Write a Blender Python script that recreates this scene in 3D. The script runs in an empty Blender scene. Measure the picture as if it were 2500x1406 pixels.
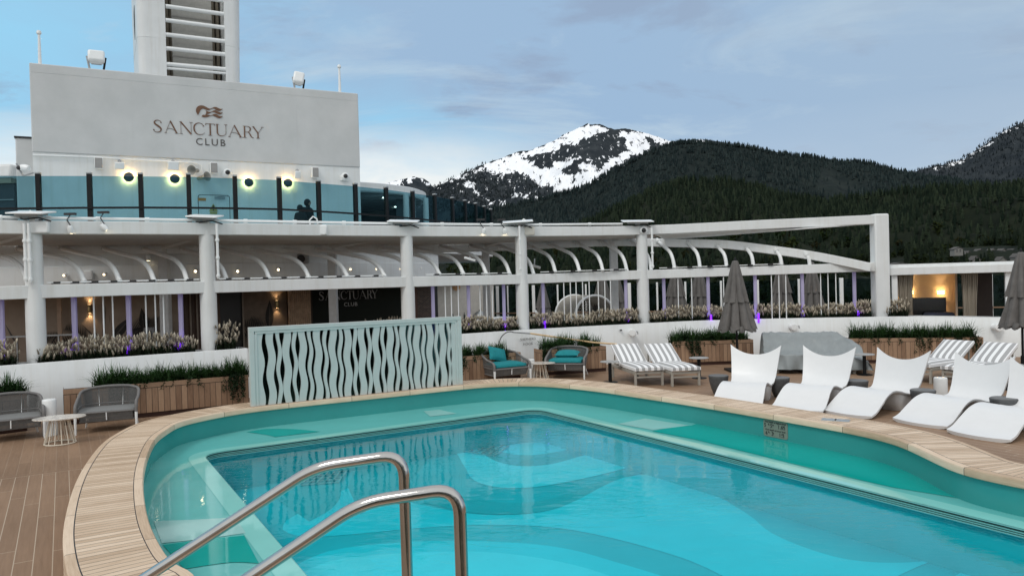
import bpy, math, random
import numpy as np
from mathutils import Vector, Matrix, geometry, noise
random.seed(7)
SC = bpy.context.scene
COL = SC.collection
R = math.radians
# ------------------------------------------------------------------ camera model
H, FPX, CX, CY = 2.7, 1850.0, 1250.0, 703.0
PITCH, ROLL = R(0.65), R(1.52)
Fv = Vector((0, math.cos(PITCH), -math.sin(PITCH)))
U0 = Vector((0, math.sin(PITCH), math.cos(PITCH)))
Rv = Vector((math.cos(ROLL), 0, 0)) - U0*math.sin(ROLL)
Uv = Vector((math.sin(ROLL), 0, 0)) + U0*math.cos(ROLL)
EYE = Vector((0, 0, H))
def ray(px, py): return Fv + Rv*((px-CX)/FPX) - Uv*((py-CY)/FPX)
def at(px, py, Y):                       # point seen at a pixel, at depth Y
    d = ray(px, py); return EYE + d*(Y/d.y)
def gr(px, py, z=0.0):                   # point seen at a pixel, on the level z
    d = ray(px, py); return EYE + d*((z-H)/d.z)
def pl(px, py, o, n):                    # point seen at a pixel, on a plane
    d = ray(px, py); return EYE + d*((Vector(o)-EYE).dot(n)/d.dot(n))
# ------------------------------------------------------------------ materials
MATS = {}
def nt(name):
    m = bpy.data.materials.new(name); m.use_nodes = True
    t = m.node_tree
    return m, t, t.nodes, t.links, t.nodes['Principled BSDF']
def N(t, typ, **kw):
    n = t.nodes.new(typ)
    for k, v in kw.items():
        if k in n.inputs: n.inputs[k].default_value = v
        else: setattr(n, k, v)
    return n
def c4(c): return (c[0], c[1], c[2], 1)
def mat(name, col, rough=.5, metal=0., var=.08, scale=6., bump=0., bscale=60., spec=.5, coat=0., col2=None, emit=None, estr=0., stretch=None):
    if name in MATS: return MATS[name]
    m, t, ns, L, b = nt(name)
    b.inputs['Roughness'].default_value = rough; b.inputs['Metallic'].default_value = metal
    b.inputs['Specular IOR Level'].default_value = spec; b.inputs['Coat Weight'].default_value = coat
    tc = N(t, 'ShaderNodeTexCoord'); src = tc.outputs['Object']
    if stretch:
        mp = N(t, 'ShaderNodeMapping'); mp.inputs['Scale'].default_value = stretch
        L.new(src, mp.inputs['Vector']); src = mp.outputs['Vector']
    nz = N(t, 'ShaderNodeTexNoise', Scale=scale, Detail=5.0, Roughness=.6)
    L.new(src, nz.inputs['Vector'])
    r = N(t, 'ShaderNodeValToRGB')
    a = [x*(1-var) for x in col] if col2 is None else col2
    z = [min(1, x*(1+var)) for x in col] if col2 is None else col
    r.color_ramp.elements[0].color = c4(a); r.color_ramp.elements[1].color = c4(z)
    r.color_ramp.elements[0].position = .32; r.color_ramp.elements[1].position = .68
    L.new(nz.outputs['Fac'], r.inputs['Fac']); L.new(r.outputs['Color'], b.inputs['Base Color'])
    if bump:
        n2 = N(t, 'ShaderNodeTexNoise', Scale=bscale, Detail=4.0); L.new(src, n2.inputs['Vector'])
        bp = N(t, 'ShaderNodeBump', Strength=bump, Distance=.02); L.new(n2.outputs['Fac'], bp.inputs['Height'])
        L.new(bp.outputs['Normal'], b.inputs['Normal'])
    if emit:
        b.inputs['Emission Color'].default_value = c4(emit); b.inputs['Emission Strength'].default_value = estr
    MATS[name] = m; return m
def glass(name, tint, gloss=.10, rough=.02):
    m, t, ns, L, b = nt(name); ns.remove(b)
    tr = N(t, 'ShaderNodeBsdfTransparent'); tr.inputs['Color'].default_value = c4(tint)
    gl = N(t, 'ShaderNodeBsdfGlossy'); gl.inputs['Roughness'].default_value = rough
    fr = N(t, 'ShaderNodeFresnel', IOR=1.5)
    ml = N(t, 'ShaderNodeMath', operation='MULTIPLY'); ml.inputs[1].default_value = gloss*10
    mx = N(t, 'ShaderNodeMixShader'); ge = N(t, 'ShaderNodeNewGeometry'); bf = N(t, 'ShaderNodeMath', operation='SUBTRACT'); bf.inputs[0].default_value = 1.0; L.new(ge.outputs['Backfacing'], bf.inputs[1]); m2 = N(t, 'ShaderNodeMath', operation='MULTIPLY')
    L.new(fr.outputs[0], ml.inputs[0]); L.new(ml.outputs[0], m2.inputs[0]); L.new(bf.outputs[0], m2.inputs[1]); L.new(m2.outputs[0], mx.inputs[0])
    L.new(tr.outputs[0], mx.inputs[1]); L.new(gl.outputs[0], mx.inputs[2])
    L.new(mx.outputs[0], ns['Material Output'].inputs['Surface'])
    MATS[name] = m; return m
# ------------------------------------------------------------------ mesh builder
class MB:
    def __init__(s): s.v, s.f, s.m, s.uv, s.k = [], [], [], None, 0
    def add(s, vs, fs):
        o = len(s.v); s.v += [tuple(p) for p in vs]
        for q in fs: s.f.append(tuple(i+o for i in q)); s.m.append(s.k)
        return s
    def box(s, c, d, rz=0., M=None):
        x, y, z = d[0]/2, d[1]/2, d[2]/2
        vs = [Vector((i, j, k)) for k in (-z, z) for j in (-y, y) for i in (-x, x)]
        Q = M if M is not None else Matrix.Rotation(rz, 3, 'Z')
        c = Vector(c)
        return s.add([c+Q@p for p in vs], [(0,2,3,1),(4,5,7,6),(0,1,5,4),(2,6,7,3),(0,4,6,2),(1,3,7,5)])
    def bar(s, p0, p1, w, h, up=(0,0,1)):
        return s.sweep([p0, p1], w, h, up)
    def sweep(s, P, w, h, up=(0,0,1), closed=False):      # rectangular section along a path; w across, h along up
        P = [Vector(p) for p in P]; n = len(P); up = Vector(up); vs = []
        for i, p in enumerate(P):
            if closed: a, b = P[i-1], P[(i+1) % n]
            else: a, b = P[max(0, i-1)], P[min(n-1, i+1)]
            t = (b-a).normalized()
            sd = t.cross(up).normalized(); u = sd.cross(t).normalized()
            k = 1.0
            if 0 < i < n-1 or closed:
                t1 = (P[i]-P[i-1]).normalized(); c = max(.5, t1.dot(t)); k = 1/c
            for a_, b_ in ((-1,-1),(1,-1),(1,1),(-1,1)): vs.append(p + sd*(a_*w/2*k) + u*(b_*h/2))
        fs = []
        for i in range(n if closed else n-1):
            o, q = i*4, ((i+1) % n)*4
            for j in range(4): fs.append((o+j, o+(j+1)%4, q+(j+1)%4, q+j))
        if not closed: fs += [(3,2,1,0), (n*4-4, n*4-3, n*4-2, n*4-1)]
        return s.add(vs, fs)
    def tube(s, P, r, n=8, caps=True, closed=False):
        P = [Vector(p) for p in P]; m = len(P); vs = []
        rr = r if isinstance(r, (list, tuple)) else [r]*m
        ref = None
        for i, p in enumerate(P):
            a, b = (P[i-1], P[(i+1)%m]) if closed else (P[max(0,i-1)], P[min(m-1,i+1)])
            t = (b-a).normalized()
            if ref is None:
                ref = t.orthogonal().normalized()
            ref = (ref - t*ref.dot(t))
            ref = ref.normalized() if ref.length > 1e-6 else t.orthogonal().normalized()
            bi = t.cross(ref)
            for j in range(n):
                g = 2*math.pi*j/n; vs.append(p + (ref*math.cos(g) + bi*math.sin(g))*rr[i])
        fs = []
        for i in range(m if closed else m-1):
            o, q = i*n, ((i+1)%m)*n
            for j in range(n): fs.append((o+j, o+(j+1)%n, q+(j+1)%n, q+j))
        if caps and not closed: fs += [tuple(range(n-1,-1,-1)), tuple((m-1)*n+j for j in range(n))]
        return s.add(vs, fs)
    def lathe(s, prof, c=(0,0,0), n=24, M=None, sx=1., sy=1.):
        vs, fs = [], []; c = Vector(c); m = len(prof)
        for r, z in prof:
            for j in range(n):
                g = 2*math.pi*j/n; p = Vector((r*math.cos(g)*sx, r*math.sin(g)*sy, z))
                vs.append(c + (M@p if M is not None else p))
        for i in range(m-1):
            for j in range(n): fs.append((i*n+j, i*n+(j+1)%n, (i+1)*n+(j+1)%n, (i+1)*n+j))
        if prof[0][0] > 1e-5: fs.append(tuple(range(n-1,-1,-1)))
        if prof[-1][0] > 1e-5: fs.append(tuple((m-1)*n+j for j in range(n)))
        return s.add(vs, fs)
    def extr(s, pts, d):                                   # polygon of 3-D points extruded by vector d
        n = len(pts); d = Vector(d); P = [Vector(p) for p in pts]
        return s.add(P + [p+d for p in P], [tuple(range(n-1,-1,-1)), tuple(range(n,2*n))] + [(i,(i+1)%n,n+(i+1)%n,n+i) for i in range(n)])
    def poly(s, pts): return s.add(pts, [tuple(range(len(pts)))])
    def grid(s, G, closed=False):
        a, b = len(G), len(G[0]); vs = [p for r_ in G for p in r_]; fs = []
        for i in range(a-1):
            for j in range(b if closed else b-1):
                fs.append((i*b+j, i*b+(j+1)%b, (i+1)*b+(j+1)%b, (i+1)*b+j))
        return s.add(vs, fs)
    def shell(s, A, B):                                    # closed slab between two equal grids
        a, b = len(A), len(A[0]); n = a*b
        vs = [p for r_ in A for p in r_] + [p for r_ in B for p in r_]; fs = []
        for i in range(a-1):
            for j in range(b-1):
                q = (i*b+j, i*b+j+1, (i+1)*b+j+1, (i+1)*b+j)
                fs.append(q); fs.append(tuple(n+k for k in reversed(q)))
        rim = [j for j in range(b)] + [i*b+b-1 for i in range(1,a)] + [(a-1)*b+j for j in range(b-2,-1,-1)] + [i*b for i in range(a-2,0,-1)]
        for i in range(len(rim)):
            p, q = rim[i], rim[(i+1)%len(rim)]; fs.append((q, p, n+p, n+q))
        return s.add(vs, fs)
    def ball(s, c, r, n=10, m=7, sc=(1,1,1), M=None):
        pr = [(math.sin(math.pi*i/m)*r, -math.cos(math.pi*i/m)*r) for i in range(m+1)]
        pr[0] = (1e-4*r, -r); pr[-1] = (1e-4*r, r)
        Q = Matrix.Diagonal(Vector(sc)); Q = M@Q if M is not None else Q
        return s.lathe(pr, c, n, Q)
    def build(s, name, mats, parent=None, smooth=True, ang=35, bevel=0., seg=2, sub=0):
        me = bpy.data.meshes.new(name)
        org, q = Vector((0,0,0)), parent
        while q is not None:
            if q.get('_local') is None: org = org + q.location
            q = q.parent
        if org.length: s.v = [(x-org.x, y-org.y, z-org.z) for x, y, z in s.v]
        me.from_pydata(s.v, [], s.f)
        if not isinstance(mats, (list, tuple)): mats = [mats]
        for m in mats: me.materials.append(m)
        if len(mats) > 1: me.polygons.foreach_set('material_index', s.m)
        if s.uv is not None:
            u = me.uv_layers.new(name='UVMap'); idx = np.empty(len(me.loops), np.int32); me.loops.foreach_get('vertex_index', idx)
            u.data.foreach_set('uv', np.array(s.uv, np.float32)[idx].ravel())
        me.update()
        if smooth:
            me.polygons.foreach_set('use_smooth', [True]*len(me.polygons)); me.set_sharp_from_angle(angle=R(ang))
        o = bpy.data.objects.new(name, me); COL.objects.link(o)
        if parent is not None: o.parent = parent
        if bevel:
            b = o.modifiers.new('Bevel', 'BEVEL'); b.width = bevel; b.segments = seg; b.limit_method = 'ANGLE'; b.angle_limit = R(40); b.harden_normals = False
        if sub:
            b = o.modifiers.new('Subsurf', 'SUBSURF'); b.levels = sub; b.render_levels = sub
        return o
def tag(o, label=None, cat=None, group=None, kind=None):
    if label: o['label'] = label
    if cat: o['category'] = cat
    if group: o['group'] = group
    if kind: o['kind'] = kind
    return o
def thing(name, label, cat, loc=(0,0,0), group=None, kind=None):
    o = bpy.data.objects.new(name, None); COL.objects.link(o); o.location = loc; o.empty_display_size = .2
    return tag(o, label, cat, group, kind)
KIDS = {}
def kids(o): return [c for c in bpy.data.objects if c.parent == o]
def copy_tree(o, parent=None, loc=None, rz=None, label=None):
    c = o.copy(); COL.objects.link(c)
    if parent is not None: c.parent = parent
    if loc is not None: c.location = loc
    if rz is not None: c.rotation_euler = (0, 0, rz)
    if label: c['label'] = label
    for k in kids(o): copy_tree(k, c)
    return c
def bez(a, b, c, n=8):
    a, b, c = Vector(a), Vector(b), Vector(c)
    return [a*(1-t)**2 + b*2*t*(1-t) + c*t*t for t in [i/n for i in range(n+1)]]
def rounded(P, rad, n=5):                                  # polyline with rounded inner corners
    P = [Vector(p) for p in P]; out = [P[0]]
    for i in range(1, len(P)-1):
        a, b, c = P[i-1], P[i], P[i+1]
        k1 = min(rad, (a-b).length*.49); k2 = min(rad, (c-b).length*.49)
        out += bez(b+(a-b).normalized()*k1, b, b+(c-b).normalized()*k2, n)
    return out + [P[-1]]
def catmull(P, n=8, closed=False):
    P = [Vector(p) for p in P]; m = len(P); out = []
    for i in range(m if closed else m-1):
        g = (lambda k: P[k % m]) if closed else (lambda k: P[max(0, min(m-1, k))])
        p0, p1, p2, p3 = g(i-1), g(i), g(i+1), g(i+2)
        for j in range(n):
            t = j/n
            out.append(.5*((2*p1) + (p2-p0)*t + (2*p0-5*p1+4*p2-p3)*t*t + (3*p1-p0-3*p2+p3)*t**3))
    if not closed: out.append(P[-1])
    return out
def interp(x, T):                                          # piecewise linear table
    return float(np.interp(x, [a for a, b in T], [b for a, b in T]))
def text_mesh(mb, txt, size, M, depth=.004, space=1., align='CENTER'):
    cu = bpy.data.curves.new('lettering', 'FONT'); cu.body = txt; cu.size = size; cu.extrude = depth/2
    cu.space_character = space; cu.align_x = align; cu.align_y = 'CENTER'; cu.resolution_u = 3
    o = bpy.data.objects.new('lettering', cu); COL.objects.link(o)
    dg = bpy.context.evaluated_depsgraph_get(); dg.update()
    me = bpy.data.meshes.new_from_object(o.evaluated_get(dg))
    mb.add([M @ v.co for v in me.vertices], [tuple(p.vertices) for p in me.polygons])
    bpy.data.objects.remove(o); bpy.data.curves.remove(cu); bpy.data.meshes.remove(me)
def frame(o, x, y, z):                                     # matrix from origin and axes
    M = Matrix.Identity(4)
    for i, a in enumerate((x, y, z)):
        a = Vector(a).normalized()
        for j in range(3): M[j][i] = a[j]
    for j in range(3): M[j][3] = o[j]
    return M
WHITE = mat('white ship paint', (.76,.78,.78), .45, var=.05, scale=1.2, bump=.04, bscale=7, col2=(.69,.71,.71))
WHITE2 = mat('white gloss paint', (.80,.82,.82), .3, var=.03)
BLACK = mat('black metal', (.008,.009,.010), .45, spec=.2)
BLACKP = mat('black plastic', (.02,.02,.022), .5)
GREYP = mat('grey plastic', (.33,.34,.35), .5)
STEEL = mat('polished steel', (.50,.49,.47), .09, 1., var=.06, scale=9, bump=.015, bscale=25)

def streaks(m, lo=.93):                                    # faint rain streaks and grime on painted steel
    t = m.node_tree; L = t.links; b = t.nodes['Principled BSDF']; src = b.inputs['Base Color'].links[0].from_socket
    tc = N(t, 'ShaderNodeTexCoord'); mp = N(t, 'ShaderNodeMapping'); mp.inputs['Scale'].default_value = (4.2, 4.2, .22); L.new(tc.outputs['Object'], mp.inputs[0])
    n = N(t, 'ShaderNodeTexNoise', Scale=1.6, Detail=5.0, Roughness=.7); L.new(mp.outputs[0], n.inputs[0])
    r = N(t, 'ShaderNodeValToRGB'); r.color_ramp.elements[0].position = .30; r.color_ramp.elements[1].position = .52; r.color_ramp.elements[0].color = (lo, lo*.985, lo*.96, 1); r.color_ramp.elements[1].color = (1,1,1,1); L.new(n.outputs['Fac'], r.inputs[0])
    x = N(t, 'ShaderNodeMix', data_type='RGBA', blend_type='MULTIPLY'); x.inputs[0].default_value = 1.; L.new(src, x.inputs[6]); L.new(r.outputs[0], x.inputs[7]); L.new(x.outputs[2], b.inputs['Base Color'])
streaks(WHITE)
# ------------------------------------------------------------------ sky and light
SUN_EL, SUN_AZ = 48.0, 215.0                               # degrees; azimuth clockwise from +Y (behind the camera, to its left)
W = bpy.data.worlds.new('World'); SC.world = W; W.use_nodes = True
t = W.node_tree; L = t.links; bg = t.nodes['Background']; bg.inputs['Strength'].default_value = .1
sky = N(t, 'ShaderNodeTexSky'); sky.sky_type = 'NISHITA'; sky.sun_disc = False
sky.sun_elevation = R(SUN_EL); sky.sun_rotation = R(SUN_AZ); sky.altitude = 50; sky.air_density = 1.0; sky.dust_density = .6; sky.ozone_density = 1.2
tc = N(t, 'ShaderNodeTexCoord'); sep = N(t, 'ShaderNodeSeparateXYZ'); L.new(tc.outputs['Generated'], sep.inputs[0])
def mth(op, a, b=None, clamp=False):
    n = N(t, 'ShaderNodeMath', operation=op); n.use_clamp = clamp
    for i, q in enumerate((a, b)):
        if q is None: continue
        if isinstance(q, (int, float)): n.inputs[i].default_value = q
        else: L.new(q, n.inputs[i])
    return n.outputs[0]
zc = mth('MAXIMUM', sep.outputs['Z'], 0.0)
den = mth('ADD', zc, .16)
cx_ = mth('DIVIDE', sep.outputs['X'], den); cy_ = mth('DIVIDE', sep.outputs['Y'], den)
cmb = N(t, 'ShaderNodeCombineXYZ'); L.new(cx_, cmb.inputs[0]); L.new(cy_, cmb.inputs[1])
mp = N(t, 'ShaderNodeMapping'); mp.inputs['Scale'].default_value = (1.0, .85, 1); mp.inputs['Location'].default_value = (3.1, 1.7, 0); mp.inputs['Rotation'].default_value = (0, 0, R(-18)); L.new(cmb.outputs[0], mp.inputs['Vector'])
n1 = N(t, 'ShaderNodeTexNoise', Scale=.55, Detail=3.0, Roughness=.5); L.new(mp.outputs[0], n1.inputs['Vector'])
n2 = N(t, 'ShaderNodeTexNoise', Scale=2.2, Detail=7.0, Roughness=.58, Distortion=.5); L.new(mp.outputs[0], n2.inputs['Vector'])
# high veil: thicker towards the right, thinner (blue gaps) at the left
veil = mth('ADD', mth('MULTIPLY', n1.outputs['Fac'], 1.5), mth('MULTIPLY', sep.outputs['X'], .9))
veil = mth('ADD', mth('ADD', veil, mth('MULTIPLY', n2.outputs['Fac'], .6)), mth('MULTIPLY', mth('SUBTRACT', zc, .17), 1.6))
vr = N(t, 'ShaderNodeMapRange'); vr.inputs[1].default_value = .58; vr.inputs[2].default_value = 1.18; L.new(veil, vr.inputs[0])
blue = N(t, 'ShaderNodeMix', data_type='RGBA'); blue.inputs[0].default_value = .93
L.new(sky.outputs[0], blue.inputs[6]); blue.inputs[7].default_value = (3.3, 6.9, 9.4, 1)
m1 = N(t, 'ShaderNodeMix', data_type='RGBA'); L.new(vr.outputs[0], m1.inputs[0]); L.new(blue.outputs[2], m1.inputs[6]); m1.inputs[7].default_value = (3.4, 4.95, 6.9, 1)
# darker low cloud patches
mp2 = N(t, 'ShaderNodeMapping'); mp2.inputs['Scale'].default_value = (1.2, 1.5, 1); mp2.inputs['Location'].default_value = (7.3, 4.1, 0); L.new(cmb.outputs[0], mp2.inputs['Vector'])
n3 = N(t, 'ShaderNodeTexNoise', Scale=1.5, Detail=8.0, Roughness=.6, Distortion=.3); L.new(mp2.outputs[0], n3.inputs['Vector'])
r3 = N(t, 'ShaderNodeMapRange'); r3.inputs[1].default_value = .54; r3.inputs[2].default_value = .66; L.new(n3.outputs['Fac'], r3.inputs[0])
m2 = N(t, 'ShaderNodeMix', data_type='RGBA'); L.new(mth('MULTIPLY', r3.outputs[0], .75), m2.inputs[0]); L.new(m1.outputs[2], m2.inputs[6]); m2.inputs[7].default_value = (3.0, 3.9, 5.4, 1)
# thin bright wisps and the greyer veil on the right
n5 = N(t, 'ShaderNodeTexNoise', Scale=1.1, Detail=9.0, Roughness=.66, Distortion=.8); mp5 = N(t, 'ShaderNodeMapping'); mp5.inputs['Scale'].default_value = (.9, 1.3, 1); mp5.inputs['Location'].default_value = (1.9, 9.2, 0); L.new(cmb.outputs[0], mp5.inputs[0]); L.new(mp5.outputs[0], n5.inputs[0])
r5 = N(t, 'ShaderNodeMapRange'); r5.inputs[1].default_value = .49; r5.inputs[2].default_value = .68; r5.inputs[4].default_value = .8; L.new(n5.outputs['Fac'], r5.inputs[0])
m2b = N(t, 'ShaderNodeMix', data_type='RGBA'); L.new(r5.outputs[0], m2b.inputs[0]); L.new(m2.outputs[2], m2b.inputs[6]); m2b.inputs[7].default_value = (5.0, 6.4, 7.6, 1)
rx = N(t, 'ShaderNodeMapRange'); rx.inputs[1].default_value = .15; rx.inputs[2].default_value = .6; rx.inputs[4].default_value = .7; L.new(sep.outputs['X'], rx.inputs[0])
m2c = N(t, 'ShaderNodeMix', data_type='RGBA'); L.new(rx.outputs[0], m2c.inputs[0]); L.new(m2b.outputs[2], m2c.inputs[6]); m2c.inputs[7].default_value = (3.95, 5.1, 6.45, 1); m2 = m2c
# pale light along the horizon
hz = N(t, 'ShaderNodeMapRange'); hz.inputs[1].default_value = .125; hz.inputs[2].default_value = .20; hz.inputs[3].default_value = 1.; hz.inputs[4].default_value = 0.; L.new(sep.outputs['Z'], hz.inputs[0])
ax = N(t, 'ShaderNodeMapRange'); ax.inputs[1].default_value = .10; ax.inputs[2].default_value = -.08; ax.inputs[3].default_value = .12; ax.inputs[4].default_value = 1.; L.new(sep.outputs['X'], ax.inputs[0])
hzf = mth('MULTIPLY', mth('MULTIPLY', mth('POWER', hz.outputs[0], .8), ax.outputs[0]), mth('ADD', mth('MULTIPLY', n2.outputs['Fac'], 1.3), .35), True)
m3 = N(t, 'ShaderNodeMix', data_type='RGBA'); L.new(hzf, m3.inputs[0]); L.new(m2.outputs[2], m3.inputs[6]); m3.inputs[7].default_value = (8.7, 9.1, 9.1, 1)
# bright overcast overhead and behind the camera
zr = N(t, 'ShaderNodeMapRange'); zr.inputs[1].default_value = .36; zr.inputs[2].default_value = .75; L.new(sep.outputs['Z'], zr.inputs[0])
m4 = N(t, 'ShaderNodeMix', data_type='RGBA'); L.new(zr.outputs[0], m4.inputs[0]); L.new(m3.outputs[2], m4.inputs[6]); m4.inputs[7].default_value = (8.0, 8.1, 8.3, 1)
yr = N(t, 'ShaderNodeMapRange'); yr.inputs[1].default_value = .15; yr.inputs[2].default_value = -.3; L.new(sep.outputs['Y'], yr.inputs[0])
m5 = N(t, 'ShaderNodeMix', data_type='RGBA'); L.new(yr.outputs[0], m5.inputs[0]); L.new(m4.outputs[2], m5.inputs[6]); m5.inputs[7].default_value = (9.3, 9.6, 9.8, 1)
L.new(m5.outputs[2], bg.inputs['Color'])
sl = bpy.data.lights.new('sun', 'SUN'); sl.energy = 1.0; sl.angle = R(16); sl.color = (1, .96, .9)
so = bpy.data.objects.new('sun', sl); COL.objects.link(so)
sd = Vector((math.sin(R(SUN_AZ))*math.cos(R(SUN_EL)), math.cos(R(SUN_AZ))*math.cos(R(SUN_EL)), math.sin(R(SUN_EL))))
so.rotation_euler = (-sd).to_track_quat('-Z', 'Y').to_euler(); so.location = sd*60
# ------------------------------------------------------------------ sea, hills, forest
SEA = -45.0
ms, ts, ns, Ls, b = nt('sea water')
b.inputs['Base Color'].default_value = (.012, .03, .035, 1); b.inputs['Roughness'].default_value = .12
nz = N(ts, 'ShaderNodeTexNoise', Scale=.09, Detail=8.0); tcs = N(ts, 'ShaderNodeTexCoord'); Ls.new(tcs.outputs['Object'], nz.inputs['Vector'])
bp = N(ts, 'ShaderNodeBump', Strength=.35, Distance=3.0); Ls.new(nz.outputs['Fac'], bp.inputs['Height']); Ls.new(bp.outputs['Normal'], b.inputs['Normal'])
tag(MB().poly([(-16000,-9000,SEA),(16000,-9000,SEA),(16000,16000,SEA),(-16000,16000,SEA)]).build('sea', ms, smooth=False), 'dark channel water around the ship', 'water', kind='structure')

SNOWT = [  # snow fields of the high mountain, as outlines in the photograph
 [(1062,462),(1100,440),(1150,417),(1200,397),(1240,381),(1300,364),(1350,345),(1395,322),(1440,302),(1470,306),(1484,314),(1460,327),(1440,338),(1412,345),(1380,350),(1350,365),(1330,372),(1300,378),(1260,390),(1225,396),(1190,412),(1150,425),(1100,445)],
 [(1225,392),(1270,385),(1305,398),(1330,412),(1350,406),(1365,395),(1385,388),(1410,372),(1398,395),(1375,420),(1382,430),(1405,425),(1420,420),(1425,400),(1445,385),(1438,410),(1460,412),(1480,395),(1500,385),(1520,372),(1545,362),(1520,395),(1490,418),(1470,432),(1440,450),(1410,462),(1370,475),(1345,462),(1315,445),(1290,430),(1258,418),(1235,405)],
 [(1515,326),(1540,318),(1570,322),(1610,336),(1650,347),(1630,352),(1600,345),(1575,336),(1560,338),(1575,352),(1585,362),(1560,385),(1540,380),(1535,362),(1522,342)],
 [(1195,405),(1222,399),(1245,405),(1255,418),(1230,428),(1205,420),(1190,414)],
 [(1140,440),(1152,446),(1150,458),(1162,470),(1174,479),(1168,482),(1148,470),(1134,455)],
 [(1262,456),(1269,462),(1262,478),(1254,488),(1254,478)],[(1185,480),(1195,495),(1192,506),(1184,495)],
 [(1222,493),(1234,490),(1228,508),(1224,520),(1220,510)],[(1212,492),(1218,496),(1214,510),(1210,502)],
 [(1680,342),(1700,341),(1728,344),(1715,349),(1690,348)],[(1270,466),(1290,480),(1300,494),(1285,488)]]
def inside(x, y, P):
    c = np.zeros(x.shape, bool); n = len(P); j = n-1
    for i in range(n):
        xi, yi = P[i]; xj, yj = P[j]
        c ^= ((yi > y) != (yj > y)) & (x < (xj-xi)*(y-yi)/((yj-yi)+1e-9)+xi)
        j = i
    return c
def fbm(seed, X, Y, octv=5):                                # value noise on arrays
    out = np.zeros(X.shape); amp = 1.; rng = np.random.RandomState(seed); tab = rng.rand(256, 256)
    for o in range(octv):
        xi, yi = np.floor(X).astype(int), np.floor(Y).astype(int); fx, fy = X-xi, Y-yi
        fx, fy = fx*fx*(3-2*fx), fy*fy*(3-2*fy)
        g = lambda a, b_: tab[a % 256, b_ % 256]
        out += amp*((g(xi,yi)*(1-fx)+g(xi+1,yi)*fx)*(1-fy)+(g(xi,yi+1)*(1-fx)+g(xi+1,yi+1)*fx)*fy - .5)
        X, Y, amp = X*2.03+7.7, Y*2.03+3.1, amp*.5
    return out
DV = np.array([[*Fv], [*Rv], [*Uv]])
def project(P):                                             # arrays of points to pixels
    q = P - np.array([0, 0, H]); d = q@DV[0]
    return CX + FPX*(q@DV[1])/d, CY - FPX*(q@DV[2])/d
def terrain(name, sil, Dr, Ds, nx, ny, seed, rough, m, label, fall=1.0, x0=None, x1=None, back=.25, gully=0., shape=1.25):
    """hill whose crest follows a silhouette at distance Dr and runs down to the shore at Ds"""
    px = np.linspace(x0 if x0 is not None else sil[0][0], x1 if x1 is not None else sil[-1][0], nx)
    py = np.interp(px, [a for a, b_ in sil], [b_ for a, b_ in sil])
    vv = np.concatenate([np.linspace(0, 1, ny), 1+np.linspace(.04, 1, max(4, ny//6))*back])
    top = [at(a, b_, Dr) for a, b_ in zip(px, py)]
    tx = np.array([p.x/p.y for p in top]); tz = np.array([p.z for p in top])
    V, TX = np.meshgrid(vv, tx, indexing='ij'); TZ = np.broadcast_to(tz, V.shape)
    D = Ds + (Dr-Ds)*V
    hgt = np.where(V <= 1, np.clip(V, 0, 1)**shape, 1-(V-1)*1.3)
    X = TX*D; Z = SEA-3 + (TZ-SEA+3)*hgt
    env = np.clip(np.sin(np.pi*np.clip(V, 0, 1)), 0, 1)**.7
    Z += rough*env*fbm(seed, X/rough/3.2, D/rough/4.5)*1.6
    if gully: Z -= gully*env*np.abs(fbm(seed+5, X/gully/4.0+D/gully/14, D/gully/22, 4))*2.4
    Z += rough*.07*fbm(seed+3, X/rough*4, D/rough*4, 3)
    P = np.stack([X, D, Z], -1).reshape(-1, 3)
    n, k = V.shape; i = np.arange((n-1)*(k-1)); a = (i//(k-1))*k + i % (k-1)
    F = np.stack([a, a+1, a+k+1, a+k], -1)
    me = bpy.data.meshes.new(name); me.vertices.add(len(P)); me.vertices.foreach_set('co', P.ravel())
    me.loops.add(F.size); me.loops.foreach_set('vertex_index', F.ravel().astype(np.int32))
    me.polygons.add(len(F)); me.polygons.foreach_set('loop_start', np.arange(0, F.size, 4, dtype=np.int32)); me.polygons.foreach_set('loop_total', np.full(len(F), 4, np.int32))
    me.update(calc_edges=True); me.validate()
    me.polygons.foreach_set('use_smooth', [True]*len(me.polygons))
    me.materials.append(m)
    o = bpy.data.objects.new(name, me); COL.objects.link(o); tag(o, label, 'hill', kind='structure')
    return o, P, V.ravel()
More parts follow.
